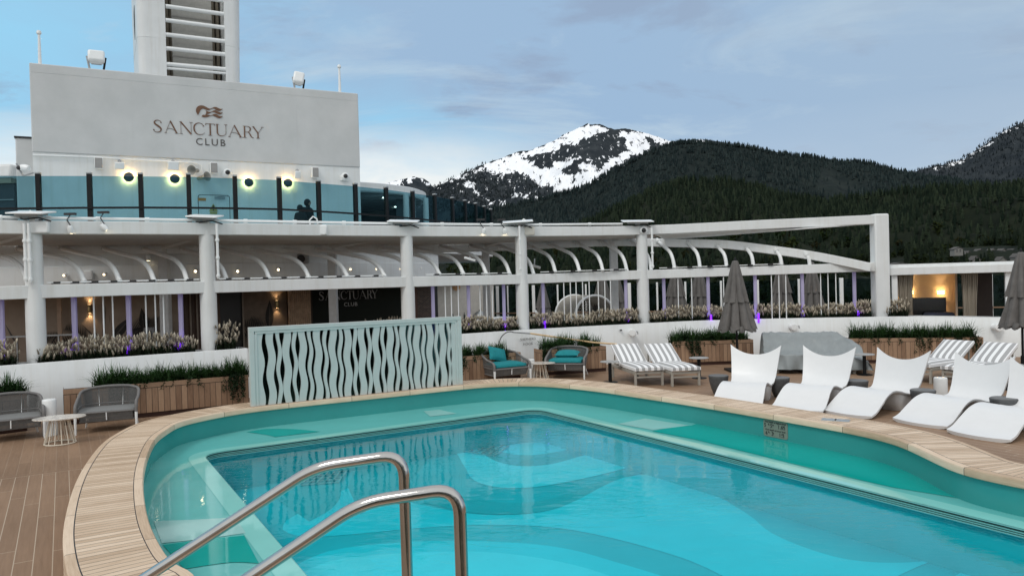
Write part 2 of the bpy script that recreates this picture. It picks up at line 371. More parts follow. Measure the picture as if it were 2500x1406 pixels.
def earth(name, lo, hi, scale, attr=False):
    m, t_, ns_, L_, b_ = nt(name); b_.inputs['Roughness'].default_value = .95; b_.inputs['Specular IOR Level'].default_value = .1
    tc_ = N(t_, 'ShaderNodeTexCoord'); nz_ = N(t_, 'ShaderNodeTexNoise', Scale=scale, Detail=9.0, Roughness=.65); L_.new(tc_.outputs['Object'], nz_.inputs['Vector'])
    r_ = N(t_, 'ShaderNodeValToRGB'); r_.color_ramp.elements[0].color = c4(lo); r_.color_ramp.elements[1].color = c4(hi)
    r_.color_ramp.elements[0].position = .35; r_.color_ramp.elements[1].position = .68
    L_.new(nz_.outputs['Fac'], r_.inputs['Fac']); out = r_.outputs['Color']
    if attr:
        at_ = N(t_, 'ShaderNodeAttribute'); at_.attribute_name = 'snow'
        n2_ = N(t_, 'ShaderNodeTexNoise', Scale=.022, Detail=8.0, Roughness=.7); mp_ = N(t_, 'ShaderNodeMapping'); mp_.inputs['Scale'].default_value = (1.7, .5, .55)
        L_.new(tc_.outputs['Object'], mp_.inputs['Vector']); L_.new(mp_.outputs[0], n2_.inputs['Vector'])
        a1 = N(t_, 'ShaderNodeMath', operation='MULTIPLY_ADD'); L_.new(n2_.outputs['Fac'], a1.inputs[0]); a1.inputs[1].default_value = 2.6; a1.inputs[2].default_value = -1.3
        a2 = N(t_, 'ShaderNodeMath', operation='ADD'); L_.new(a1.outputs[0], a2.inputs[0]); L_.new(at_.outputs['Fac'], a2.inputs[1])
        mr = N(t_, 'ShaderNodeMapRange'); mr.inputs[1].default_value = .46; mr.inputs[2].default_value = .54; L_.new(a2.outputs[0], mr.inputs[0])
        mx = N(t_, 'ShaderNodeMix', data_type='RGBA'); L_.new(mr.outputs[0], mx.inputs[0]); L_.new(out, mx.inputs[6]); mx.inputs[7].default_value = (.88, .90, .93, 1); out = mx.outputs[2]
    L_.new(out, b_.inputs['Base Color']); return m
ROCK = earth('mountain rock and snow', (.016,.022,.028), (.042,.05,.055), .012, True)  # bluish rock tone has the distance haze put into the colour
DUFF = earth('forest floor far', (.010,.016,.017), (.022,.030,.028), .02)  # distance haze baked into this bluish grey
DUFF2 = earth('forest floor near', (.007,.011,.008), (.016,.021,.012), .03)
def snowmask(o, P, polys, soft, seed, base=0.):
    x, y = project(P)
    x = x + fbm(seed, x/16, y/11, 5)*24; y = y + fbm(seed+9, x/9, y/16, 5)*15
    s = np.full(x.shape, base)
    s[(y < 500) & (x > 1100)] = max(base, .20)
    for q in polys: s[inside(x, y, q)] = .76
    a = o.data.attributes.new('snow', 'FLOAT', 'POINT'); a.data.foreach_set('value', s.astype(np.float32)); return s
SIL_M = [(700,560),(800,545),(900,520),(1000,480),(1060,458),(1100,438),(1150,415),(1200,395),(1240,380),(1262,371),(1300,365),(1350,345),(1390,322),(1420,310),(1436,301),(1448,304),(1465,303),(1484,313),(1500,318),(1530,315),(1560,320),(1600,332),(1640,346),(1680,342),(1710,340),(1760,347),(1900,372),(2100,420)]
o, P, V = terrain('snow_mountain', SIL_M, 5200, 2300, 620, 260, 3, 150, ROCK, 'tall dark mountain with snow fields and a white summit', gully=90, shape=1.15)
snowmask(o, P, SNOWT, 0, 21)
MOUNT = (P, V)
SIL_P = [(860,490),(900,468),(925,459),(945,447),(985,437),(1012,431),(1035,437),(1050,447),(1060,462),(1100,480),(1160,500)]
o, P, V = terrain('distant_peak', SIL_P, 7600, 5600, 160, 60, 8, 120, ROCK, 'small far peak streaked with snow beside the deck house wall', gully=60)
snowmask(o, P, [[(935,450),(955,441),(990,434),(985,445),(960,455)],[(1000,432),(1015,430),(1020,440),(1005,452),(995,445)],[(1025,436),(1045,446),(1052,458),(1040,455)],[(960,460),(985,452),(975,466)]], 0, 31)
SIL_R = [(2150,440),(2200,428),(2230,420),(2260,412),(2300,403),(2350,390),(2380,370),(2400,356),(2440,328),(2470,312),(2500,298),(2600,240),(2750,190),(3000,150)]
o, P, V = terrain('right_mountain', SIL_R, 4600, 2600, 240, 110, 12, 130, ROCK, 'steep dark mountain rising at the right edge with thin snow along its ridge', gully=60)
x, y = project(P); cr = np.interp(x, [a for a, b_ in SIL_R], [b_ for a, b_ in SIL_R])
sn = np.where((y-cr < 12) & (x > 2280), .33+.5*fbm(5, x/16, y/9, 3), 0)
a = o.data.attributes.new('snow', 'FLOAT', 'POINT'); a.data.foreach_set('value', sn.astype(np.float32))
RIGHTM = (P, V)
SIL_F = [(1080,560),(1140,535),(1200,516),(1260,500),(1330,486),(1400,466),(1450,446),(1500,417),(1540,397),(1580,374),(1620,358),(1660,351),(1720,350),(1780,354),(1830,362),(1880,374),(1930,381),(1980,385),(2050,398),(2110,398),(2150,408),(2200,423),(2250,433),(2300,443),(2400,463),(2500,472),(2700,480)]
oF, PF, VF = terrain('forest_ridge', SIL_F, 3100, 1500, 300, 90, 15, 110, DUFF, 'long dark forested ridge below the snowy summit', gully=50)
SIL_N = [(1000,640),(1200,610),(1350,580),(1440,548),(1480,532),(1520,508),(1560,488),(1600,465),(1640,452),(1700,445),(1760,446),(1820,454),(1870,468),(1930,485),(2000,495),(2100,486),(2200,470),(2300,460),(2400,460),(2500,455),(2700,440),(3000,430)]
oN, PN, VN = terrain('near_forest_hill', SIL_N, 1750, 850, 300, 90, 18, 60, DUFF2, 'nearest dark green wooded hillside above the shore', gully=25, shape=1.0)
def tree_mesh(kind, seed):
    rng = random.Random(seed); mb = MB()
    if kind == 'fir':
        mb.lathe([(.035, 0), (.02, .5)], n=5); tiers = 7
        for i in range(tiers):
            z = .10 + .80*i/tiers; r = .20*(1-i/tiers)**.8*rng.uniform(.8, 1.15) + .015; n = 8
            vs = []; tip = (rng.uniform(-.01,.01), rng.uniform(-.01,.01), z+.24-.1*i/tiers)
            for j in range(n):
                g = 2*math.pi*(j+rng.random()*.6)/n; q = r*(1 if j % 2 else .55)*rng.uniform(.8, 1.2)
                vs.append((q*math.cos(g), q*math.sin(g), z - q*.25))
            mb.add(vs+[tip], [(j, (j+1) % n, n) for j in range(n)])
    else:
        mb.lathe([(.04, 0), (.02, .5)], n=5)
        for i in range(46):
            g, u = rng.random()*6.283, rng.uniform(-1, 1); q = math.sqrt(1-u*u); rr = rng.uniform(.55, 1)
            c = Vector((q*math.cos(g)*.33*rr, q*math.sin(g)*.33*rr, .6+u*.36*rr)); s_ = rng.uniform(.09, .15)
            A, B = Vector((rng.uniform(-1,1), rng.uniform(-1,1), rng.uniform(-1,1))).normalized()*s_, Vector((rng.uniform(-1,1), rng.uniform(-1,1), rng.uniform(-1,1))).normalized()*s_
            mb.add([c-A, c+B, c+A, c-B], [(0,1,2,3)])
    return np.array(mb.v), mb.f
def forest(name, pts, hts, kinds, cols, label):
    """all the uncountable trees of one hillside in one mesh, each with its own tint"""
    protos = {k: [tree_mesh(k, s) for s in (1,2,3)] for k in set(kinds)}
    vs, ls, tot, cl, off = [], [], [], [], 0
    rng = np.random.RandomState(4)
    for p, h, k, c in zip(pts, hts, kinds, cols):
        tv, tf = protos[k][rng.randint(3)]; g = rng.rand()*6.28; w = h*rng.uniform(.8, 1.25)
        q = np.stack([(tv[:,0]*math.cos(g)-tv[:,1]*math.sin(g))*w+p[0], (tv[:,0]*math.sin(g)+tv[:,1]*math.cos(g))*w+p[1], tv[:,2]*h+p[2]], -1)
        vs.append(q)
        for f_ in tf: ls.append(np.array(f_)+off); tot.append(len(f_))
        cl.append(np.tile(c, (len(tv), 1))); off += len(tv)
    P_ = np.concatenate(vs); C_ = np.concatenate(cl); Lp = np.concatenate(ls).astype(np.int32); T = np.array(tot, np.int32)
    me = bpy.data.meshes.new(name); me.vertices.add(len(P_)); me.vertices.foreach_set('co', P_.ravel())
    me.loops.add(len(Lp)); me.loops.foreach_set('vertex_index', Lp); me.polygons.add(len(T))
    me.polygons.foreach_set('loop_start', np.concatenate([[0], np.cumsum(T)[:-1]]).astype(np.int32)); me.polygons.foreach_set('loop_total', T)
    me.update(calc_edges=True)
    a_ = me.attributes.new('tint', 'FLOAT_COLOR', 'POINT'); a_.data.foreach_set('color', np.concatenate([C_, np.ones((len(C_),1))], 1).astype(np.float32).ravel())
    me.materials.append(LEAFM); o_ = bpy.data.objects.new(name, me); COL.objects.link(o_)
    tag(o_, label, 'forest', kind='stuff'); return o_
LEAFM, tl, nl, Ll, bl = nt('distant foliage'); bl.inputs['Roughness'].default_value = .95; bl.inputs['Specular IOR Level'].default_value = .05
al = N(tl, 'ShaderNodeAttribute'); al.attribute_name = 'tint'; Ll.new(al.outputs['Color'], bl.inputs['Base Color'])
def scatter(P, V, nx, n, seed, vmin, vmax, x0, x1, y1=2000, crest=.25):
    rng = np.random.RandomState(seed); x, y = project(P)
    ok = np.where((x > x0) & (x < x1) & (V >= vmin) & (V <= vmax) & (y < y1))[0]
    w = (.4+V[ok]**1.5)*P[ok,1]; w = w/w.sum()
    pick = rng.choice(ok, int(n*(1-crest)), p=w)
    cr = np.where((x > x0) & (x < x1) & (np.abs(V-1) < 1e-6))[0]
    pick = np.concatenate([pick, rng.choice(cr, int(n*crest))])
    Q = P[pick].copy()
    s_ = Q[:,1]*.0022; Q[:,0] += rng.randn(len(Q))*s_*1.5; Q[:,1] += rng.randn(len(Q))*s_*.8; Q[:,2] -= 3
    return Q, rng
def tints(rng, n, lo, hi, pw=1.4):
    u = rng.rand(n, 1)**pw; return np.array(lo)*(1-u) + np.array(hi)*u
Q, rng = scatter(PF, VF, 300, 21000, 1, .3, 1.0, 1080, 2600, crest=.09)
xx, yy = project(Q); keep = ~(inside(xx, yy, [(2005,420),(2040,418),(2080,440),(2110,462),(2070,478),(2020,480),(1975,470),(2000,445)]) & (rng.rand(len(Q)) < .93)); Q = Q[keep]
forest('ridge_forest', Q, rng.uniform(9, 25, len(Q)), ['fir']*len(Q), tints(rng, len(Q), (.012,.021,.023), (.040,.056,.054)), 'dense dark conifers covering the long ridge')  # bluish tints carry the ridge's distance haze in the tree colour
Q, rng = scatter(PN, VN, 300, 13000, 2, .15, 1.0, 1100, 2600, crest=.06)
xx, yy = project(Q); k = ['fir' if (rng.rand() < .93 or yv < 570) else 'leaf' for yv in yy]
colr = tints(rng, len(Q), (.008,.015,.010), (.030,.042,.025))
for i in range(len(Q)):
    if k[i] == 'leaf': colr[i] = (.014+.010*rng.rand(), .021+.012*rng.rand(), .009)
forest('hillside_forest', Q, rng.uniform(8, 25, len(Q)), k, colr, 'dark green spruces covering the nearest hillside')
P, V = MOUNT; x, y = project(P); 
mk = (V <= 1.0); Q, rng = scatter(P[mk], V[mk], 0, 9000, 3, .30, 1.0, 1040, 1500, crest=.03)
xx, yy = project(Q); ins = np.zeros(len(Q), bool)
for q in SNOWT: ins |= inside(xx, yy, q)
prob = np.clip((yy - 415 + (xx < 1240)*28 - (xx > 1420)*40)/60, 0, 1); keep = (~ins) & (rng.rand(len(Q)) < prob); Q = Q[keep]
forest('mountain_forest', Q, rng.uniform(10, 23, len(Q)), ['fir']*len(Q), tints(rng, len(Q), (.012,.018,.021), (.036,.045,.047)), 'conifers thinning out up the lower slopes of the snowy mountain')  # tree tints greyed towards blue, haze mixed into the colour
P, V = RIGHTM; Q, rng = scatter(P, V, 0, 3500, 5, .35, 1.0, 2180, 2560, crest=.06)
forest('right_slope_forest', Q, rng.uniform(11, 22, len(Q)), ['fir']*len(Q), tints(rng, len(Q), (.012,.018,.022), (.03,.038,.042)), 'conifers on the steep slope at the right edge')  # same bluish haze painted into the slope's tree tints
# low wooded shore with houses
sh = terrain('shore_bank', [(800,700),(1100,690),(1500,670),(1900,650),(2150,630),(2300,612),(2500,590),(2700,580),(3000,570)], 1000, 560, 120, 40, 25, 14, DUFF2, 'low wooded shore across the water', shape=.8)
PS, VS = sh[1], sh[2]
HOUSES = [(2335,600,8),(2378,630,9),(2442,632,9),(2480,622,8),(2388,613,9),(2420,612,9),(2445,612,9),(2468,613,9),(2360,616,8),(2190,640,12)]
Q, rng = scatter(PS, VS, 0, 2600, 6, .1, 1.05, 1250, 2600, crest=.2)
xx, yy = project(Q); ok = np.ones(len(Q), bool)
for hx, hy, hw in HOUSES: ok &= ~((np.abs(xx-hx) < hw*1.7) & (yy > hy-6) & (yy < hy+34))
Q = Q[ok]; yy = yy[ok]; k = ['leaf' if rng.rand() < .45 else 'fir' for _ in Q]
colr = tints(rng, len(Q), (.007,.012,.008), (.02,.028,.016))
for i in range(len(Q)):
    if k[i] == 'leaf': colr[i] = np.array((.019, .028, .010))*rng.uniform(.5, 1.3)
forest('shore_trees', Q, np.where(np.array(k) == 'leaf', rng.uniform(8, 13, len(Q)), rng.uniform(12, 24, len(Q))), k, colr, 'mixed light and dark trees along the far shore')
HW = mat('house siding', (.20,.195,.18), .8); HR = mat('house roof', (.09,.085,.08), .9); HG = mat('house window', (.02,.025,.03), .2)
HL = ['pale house highest in the woods across the water','grey gabled house with paired windows left of the tallest gable','tall pale gabled house with lit siding near the right umbrella','pale gabled house closest to the right umbrella','long roof behind the grey gabled house','small roof in the middle of the far row of houses','pale roof right of the middle of the far house row','roof at the right end of the far house row','low house left of the far house row','long pale shed on the shore beside the tall square post']
for i, (hx, hy, hw) in enumerate(HOUSES):
    Y = 800 - (i in (4,5,6,7,8))*-110; p = at(hx, hy+12, Y); s_ = hw/FPX*Y
    h = thing('shore_house', HL[i], 'house', p, 'houses on the far shore'); w2, hh, dp = s_*1.0, s_*1.0, s_*1.2
    if i == 9: w2, hh = s_*2.6, s_*.45
    if i == 0: w2, hh = s_*1.3, s_*.55
    p = Vector(p)
    MB().box(p+Vector((0,0,-2)), (2*w2, dp*2, hh*1.6+4)).extr([p+Vector((-w2,-dp,hh*.8)), p+Vector((w2,-dp,hh*.8)), p+Vector((0,-dp,hh*1.7))], (0,2*dp,0)).build('wall', HW, h, smooth=False)
    a, b2, c = p+Vector((-w2*1.2,-dp*1.15,hh*.66)), p+Vector((0,-dp*1.15,hh*1.82)), p+Vector((w2*1.2,-dp*1.15,hh*.66))
    rb = MB()
    for u_, v_ in ((a, b2), (b2, c)): rb.extr([u_, v_, v_+Vector((0,0,.5)), u_+Vector((0,0,.5))], (0,2.3*dp,0))
    rb.build('roof', HR, h, smooth=False)
    for dx in (-.4, .35):
        for dz in (.25, -.55): MB().box(p+Vector((dx*w2, -dp-.06, dz*hh)), (w2*.38, .1, hh*.42)).build('window', HG, h, smooth=False)
# ------------------------------------------------------------------ pool
ZC, ZL, ZW, ZF = .30, -.13, -.225, -.85                   # coping top, ledge, water, floor
IN = [(479,1406),(435,1381),(407,1359),(382,1319),(362,1275),(351,1226),(347,1174),(352,1130),(366,1090),(382,1065),(407,1047),(441,1028),(517,1011),(614,994.5),(804,974),(991,955),(1145,939),(1223,934),(1304,933),(1373,937),(1463,946),(1560,960),(1677,977),(1807,998),(1938,1020),(2087,1046),(2190,1071),(2261,1102),(2340,1137),(2444,1161),(2500,1172)]
inner = [gr(x, y, ZC) for x, y in IN]
inner += [Vector(p) for p in ((6.35,7.6,ZC),(7.3,6.4,ZC),(7.6,5.1,ZC),(7.0,3.9,ZC),(4.6,2.3,ZC),(2.0,1.1,ZC),(.4,1.0,ZC),(-.9,2.2,ZC),(-1.8,4.2,ZC),(-2.3,5.4,ZC))]
ring = catmull(inner, 6, True)
for _ in range(6):                                          # even out the tracing
    ring = [(ring[i-1]+ring[i]*2+ring[(i+1) % len(ring)])/4 for i in range(len(ring))]
def resample(P, step):
    out, acc = [P[0].copy()], 0.
    for i in range(len(P)):
        a, b = P[i], P[(i+1) % len(P)]; d = (b-a).length
        while acc + d >= step:
            k = (step-acc)/d; a = a+(b-a)*k; out.append(a.copy()); d = (b-a).length; acc = 0.
        acc += d
    return out
ring = resample(ring, .12)
if (ring[-1]-ring[0]).length < .06: ring.pop()
def normals(P):
    n = len(P); out = []
    for i in range(n):
        t_ = (P[(i+1) % n]-P[i-1]).normalized(); out.append(Vector((-t_.y, t_.x, 0)))
    return out
nrm = normals(ring)
for _ in range(12): nrm = [(nrm[i-1]+nrm[i]+nrm[(i+1) % len(nrm)]).normalized() for i in range(len(nrm))]
def off(d, z): return [Vector((p.x+n.x*d, p.y+n.y*d, z)) for p, n in zip(ring, nrm)]
arc = [0.]
for i in range(len(ring)): arc.append(arc[-1]+(ring[(i+1) % len(ring)]-ring[i]).length)
CW = .76
def wood_planks():
    m, t, ns, L, b = nt('teak coping planks'); b.inputs['Roughness'].default_value = .6
    uv = N(t, 'ShaderNodeUVMap'); sp = N(t, 'ShaderNodeSeparateXYZ'); L.new(uv.outputs[0], sp.inputs[0]); u, v = sp.outputs[0], sp.outputs[1]
    def M(op, a, b_=None, c=None):
        n = N(t, 'ShaderNodeMath', operation=op)
        for i, q in enumerate((a, b_, c)):
            if q is None: continue
            if isinstance(q, (int, float)): n.inputs[i].default_value = q
            else: L.new(q, n.inputs[i])
        return n.outputs[0]
    mid = M('MULTIPLY', M('GREATER_THAN', v, .095), M('LESS_THAN', v, .665))
    pu = M('MULTIPLY', u, 1/.088); ju = M('MULTIPLY', u, 1/1.32)
    cell = M('ADD', M('MULTIPLY', M('FLOOR', pu), mid), M('MULTIPLY', M('ADD', M('FLOOR', ju), M('MULTIPLY', M('GREATER_THAN', v, .4), 57.3)), M('SUBTRACT', 1.0, mid)))
    wn = N(t, 'ShaderNodeTexWhiteNoise'); wn.noise_dimensions = '1D'; L.new(cell, wn.inputs['W'])
    cb = N(t, 'ShaderNodeCombineXYZ'); L.new(M('ADD', M('MULTIPLY', M('MULTIPLY', u, M('ADD', M('MULTIPLY', mid, 7.), .6)), 6.), M('MULTIPLY', wn.outputs[0], 90.)), cb.inputs[0]); L.new(M('MULTIPLY', v, M('SUBTRACT', 45., M('MULTIPLY', mid, 41.))), cb.inputs[1])
    nz = N(t, 'ShaderNodeTexNoise', Scale=1.0, Detail=6.0, Roughness=.65); L.new(cb.outputs[0], nz.inputs['Vector'])
    tc = N(t, 'ShaderNodeTexCoord'); ng = N(t, 'ShaderNodeTexNoise', Scale=1.1, Detail=4.0); L.new(tc.outputs['Object'], ng.inputs['Vector'])
    f = M('ADD', M('MULTIPLY', nz.outputs['Fac'], .65), M('ADD', M('MULTIPLY', wn.outputs[0], .40), M('MULTIPLY', ng.outputs['Fac'], .35)))
    r = N(t, 'ShaderNodeValToRGB'); L.new(f, r.inputs['Fac'])
    for i, (p, c) in enumerate([(.35, (.38,.262,.166)), (.6, (.54,.398,.272)), (.95, (.72,.57,.425))]):
        e = r.color_ramp.elements[i] if i < 2 else r.color_ramp.elements.new(p); e.position = p; e.color = c4(c)
    fr = M('FRACT', pu); seam = M('MULTIPLY', M('LESS_THAN', fr, .085), mid)
    fj = M('FRACT', ju); js = M('MULTIPLY', M('LESS_THAN', fj, .006), M('SUBTRACT', 1.0, mid))
    l1 = M('LESS_THAN', M('ABSOLUTE', M('SUBTRACT', v, .095)), .0055); l2 = M('LESS_THAN', M('ABSOLUTE', M('SUBTRACT', v, .665)), .0055)
    blk = M('MAXIMUM', M('MAXIMUM', M('MULTIPLY', seam, .9), js), M('MAXIMUM', l1, l2))
    mx = N(t, 'ShaderNodeMix', data_type='RGBA'); L.new(blk, mx.inputs[0]); L.new(r.outputs[0], mx.inputs[6]); mx.inputs[7].default_value = (.02,.02,.022,1)
    L.new(mx.outputs[2], b.inputs['Base Color'])
    bp = N(t, 'ShaderNodeBump', Strength=.5, Distance=.004); L.new(M('SUBTRACT', M('MULTIPLY', nz.outputs['Fac'], .3), blk), bp.inputs['Height']); L.new(bp.outputs[0], b.inputs['Normal'])
    return m
TEAK = wood_planks()
POOL = thing('swimming_pool', 'turquoise ship swimming pool with curved teak coping', 'swimming pool', (0,0,0))
sec = [(.06,ZC-.10),(.0,ZC-.10),(-.012,ZC-.09),(-.012,ZC-.015),(.0,ZC),(.095,ZC+.002),(.665,ZC+.002),(CW-.015,ZC),(CW,ZC-.015),(CW,.0)]
vs_ = [.03,.0,-.02,-.06,-.08,.095,.665,.745,.76,.95]
mb = MB(); G = []; mb.uv = []
rows = [off(d, z) for d, z in sec]
n = len(ring)
for i in range(n+1):
    G.append([rows[k][i % n] for k in range(len(sec))]); mb.uv += [(arc[i], v) for v in vs_]
mb.grid(G); mb.build('coping', TEAK, POOL, ang=40)
def gloss(name, col, rough=.06, var=.04, bump=0.): return mat(name, col, rough, var=var, scale=1.5, spec=.5, bump=bump, bscale=3.5)
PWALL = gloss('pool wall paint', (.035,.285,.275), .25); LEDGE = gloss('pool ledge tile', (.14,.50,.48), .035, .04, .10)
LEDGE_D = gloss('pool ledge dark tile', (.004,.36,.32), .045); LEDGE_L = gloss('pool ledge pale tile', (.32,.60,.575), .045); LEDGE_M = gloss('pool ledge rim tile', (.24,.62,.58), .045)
a, b = off(.05, ZC-.10), off(.05, ZL-.01)
MB().grid([[p, q] for p, q in zip(a+[a[0]], b+[b[0]])]).build('pool_wall', PWALL, POOL)
# inner basin: a long rectangle with round corners
dA, dN = Vector((.51,-.86,0)).normalized(), Vector((.86,.51,0)).normalized()
A0 = gr(493,1108,ZL); B0 = A0 + dN*6.85
B0 += dA*((gr(1306,994,ZL)-B0).dot(dA))*.5
C0_, D0_ = A0 + dA*12.6 + dN*6.85, A0 + dA*12.6
def rrect(o=0., z=ZL, r=.42):
    P = [A0+(dN*-o)+(dA*-o), B0+(dN*o)+(dA*-o), C0_+(dN*o)+(dA*o), D0_+(dN*-o)+(dA*o)]; out = []
    for i in range(4):
        p, c, q = P[i-1], P[i], P[(i+1) % 4]; rr = max(.02, r+o)
        out += bez(c+(p-c).normalized()*rr, c, c+(q-c).normalized()*rr, 8)
    return [Vector((v.x, v.y, z)) for v in out]
rim = rrect()
def holed(outer, hole):
    tri = geometry.tessellate_polygon([outer, hole]); V_ = outer+hole
    out = []
    for q in tri:
        a_, b_, c_ = (V_[i] for i in q)
        out.append(q if (b_-a_).cross(c_-a_).z > 0 else (q[0], q[2], q[1]))
    return V_, out
V_, T_ = holed(off(.05, ZL), rim); MB().add(V_, T_).build('ledge', LEDGE, POOL, smooth=False)
lr = MB()
o1, o2 = rrect(.26, ZL+.004), rrect(.0, ZL+.004)
for i in range(len(o1)): lr.add([o1[i], o1[(i+1) % len(o1)], o2[(i+1) % len(o1)], o2[i]], [(0,3,2,1)])
lr.build('rim_tiles', LEDGE_M, POOL, smooth=False)
NPATCH = [0]
def patch(name, px, z, m, parent=POOL):
    NPATCH[0] += 1; z = z + .0003*NPATCH[0]
    P = [gr(x, y, z) for x, y in px]
    tri = geometry.tessellate_polygon([P]); mb = MB()
    mb.add(P, [q if (P[q[1]]-P[q[0]]).cross(P[q[2]]-P[q[0]]).z > 0 else (q[0],q[2],q[1]) for q in tri])
    return mb.build(name, m, parent, smooth=False)
def cm(P, k=5): return [(v.x, v.y) for v in catmull([(x, y, 0) for x, y in P], k)]
Z2 = ZL+.0045
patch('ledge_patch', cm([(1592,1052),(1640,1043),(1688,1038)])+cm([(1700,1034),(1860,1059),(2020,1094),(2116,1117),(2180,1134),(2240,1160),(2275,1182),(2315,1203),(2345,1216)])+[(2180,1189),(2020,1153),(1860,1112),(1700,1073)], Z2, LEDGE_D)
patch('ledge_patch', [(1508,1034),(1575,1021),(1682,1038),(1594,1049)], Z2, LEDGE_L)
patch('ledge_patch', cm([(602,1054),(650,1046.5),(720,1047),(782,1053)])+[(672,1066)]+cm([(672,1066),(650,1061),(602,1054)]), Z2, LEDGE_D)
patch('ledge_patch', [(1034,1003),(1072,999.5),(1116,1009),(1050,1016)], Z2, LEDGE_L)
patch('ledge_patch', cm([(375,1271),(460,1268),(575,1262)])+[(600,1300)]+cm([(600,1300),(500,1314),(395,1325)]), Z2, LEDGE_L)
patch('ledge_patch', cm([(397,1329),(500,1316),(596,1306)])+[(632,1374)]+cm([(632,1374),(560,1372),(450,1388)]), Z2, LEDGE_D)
# overflow slot under the rim
gb = MB(); g0 = rrect(.07, ZL-.008); g1 = rrect(.07, ZF)
gb.grid([[p, q] for p, q in zip(g0+[g0[0]], g1+[g1[0]])]).build('basin_wall', gloss('basin wall tile', (.02,.62,.70), .2), POOL)
for dz, w in ((.006,.012),(.042,.010),(.066,.010),(.09,.010)):
    gm = MB(); P = rrect(.012 if dz > .01 else .0, ZL-dz); gm.sweep(P, .03 if dz > .01 else .02, w, closed=True); gm.build('overflow_bar', gloss('overflow bar', (.05,.34,.34) if dz > .01 else (.2,.5,.47), .2), POOL)
P = rrect(.05, ZL-.012); Q = rrect(.05, ZW+.003); MB().grid([[p, q] for p, q in zip(P+[P[0]], Q+[Q[0]])]).build('overflow_channel', mat('overflow dark', (.012,.07,.07), .4), POOL)
# floor with its tile waves
F1 = gloss('pool floor tile', (.003,.52,.62), .3); F2 = gloss('pool floor light tile', (.006,.70,.84), .3); F3 = gloss('pool floor pale tile', (.05,.80,.94), .3); F4 = gloss('pool floor deep tile', (.002,.47,.55), .3)
MB().poly(rrect(.07, ZF)[::-1]).build('pool_floor', F1, POOL, smooth=False)
zf = ZF+.002
patch('floor_wave', cm([(690,1292),(700,1270),(760,1236),(830,1200),(900,1165),(950,1150)])+cm([(1000,1225),(1032,1232),(1144,1253),(1252,1256),(1342,1245),(1414,1217),(1468,1188),(1522,1165),(1594,1157),(1666,1168),(1738,1202),(1828,1256),(1879,1297),(1956,1332),(2052,1361),(2148,1372),(2244,1370),(2302,1359)])+[(2244,1381),(2202,1400)]+[(2100,1450),(1900,1450)]+cm([(1767,1406),(1684,1368),(1576,1334),(1468,1307),(1360,1288),(1252,1281),(1144,1281),(1000,1290),(900,1300),(800,1308),(740,1309),(706,1302)]), zf, F2)
patch('floor_wave', cm([(1000,1321),(1144,1319),(1288,1326),(1396,1341),(1504,1371),(1612,1404),(1700,1440)])+[(1700,1700),(600,1700)]+cm([(650,1420),(800,1345),(1000,1321)]), zf, F2)
patch('floor_wave', cm([(1000,1348),(1180,1346),(1324,1362),(1432,1386),(1500,1410),(1580,1450)])+[(1600,1800),(600,1800)]+cm([(650,1450),(800,1370),(1000,1348)]), zf, F3)
patch('floor_wave', cm([(1133,1209),(1180,1220),(1252,1227),(1342,1217),(1432,1188),(1522,1150),(1600,1134)])+cm([(1590,1150),(1522,1165),(1468,1188),(1414,1217),(1342,1244),(1252,1254),(1144,1250),(1032,1226)]), zf, F4)
patch('floor_wave', cm([(1065,1073),(1108,1098),(1133,1137),(1155,1170),(1198,1186),(1252,1191),(1324,1186),(1432,1166),(1540,1139),(1590,1122),(1560,1090),(1480,1062),(1380,1045),(1250,1040),(1130,1050)]), zf, F3)
patch('floor_wave', cm([(1130,1062),(1160,1090),(1200,1120),(1260,1136),(1340,1133),(1420,1112),(1500,1085),(1440,1065),(1330,1052),(1220,1052)]), zf, F4)
patch('floor_wave', cm([(1175,1078),(1230,1104),(1300,1110),(1380,1098),(1450,1080),(1380,1066),(1280,1060)]), zf, F2)
patch('floor_wave', cm([(755,1272),(810,1240),(832,1205),(822,1165),(790,1140),(700,1140),(640,1160),(680,1220)]), zf, F4)
patch('floor_wave', cm([(880,1255),(960,1205),(1020,1150),(1050,1105),(1058,1078),(980,1090),(880,1130),(850,1190)]), zf, F4)
patch('floor_wave', [(2330,1406),(2365,1384),(2420,1398),(2440,1420),(2380,1440)], zf, F2)
GRM = mat('floor drain grate', (.20,.50,.54), .6)
def grate(pts):
    mb = MB(); a_, b_, c_, d_ = (gr(x, y, zf+.03) for x, y in pts)
    for i in range(6):
        k = i/5
        mb.bar(a_+(b_-a_)*k, d_+(c_-d_)*k, .02, .015); mb.bar(a_+(d_-a_)*k+Vector((0,0,.01)), b_+(c_-b_)*k+Vector((0,0,.01)), .02, .012)
    mb.build('floor_grate', GRM, POOL, smooth=False)
grate([(735,1183),(782,1146),(852,1143),(828,1176)]); grate([(1128,1100),(1165,1082),(1243,1088),(1208,1112)])
JM = mat('inlet nozzle', (.05,.10,.10), .3)
for x, y in ((1512,1069),(1850,1168),(2418,1334),(527,1136),(1277,1026)):
    # nozzles sit in the basin walls just under the water
    p = gr(x, y, ZF+.35) if x > 1400 else gr(x, y, ZF+.45)
    MB().lathe([(.06,0),(.07,.02),(.05,.035),(.03,.03),(.028,.0)], p, 14, Matrix.Rotation(R(60), 3, 'X')).build('inlet_nozzle', JM, POOL)
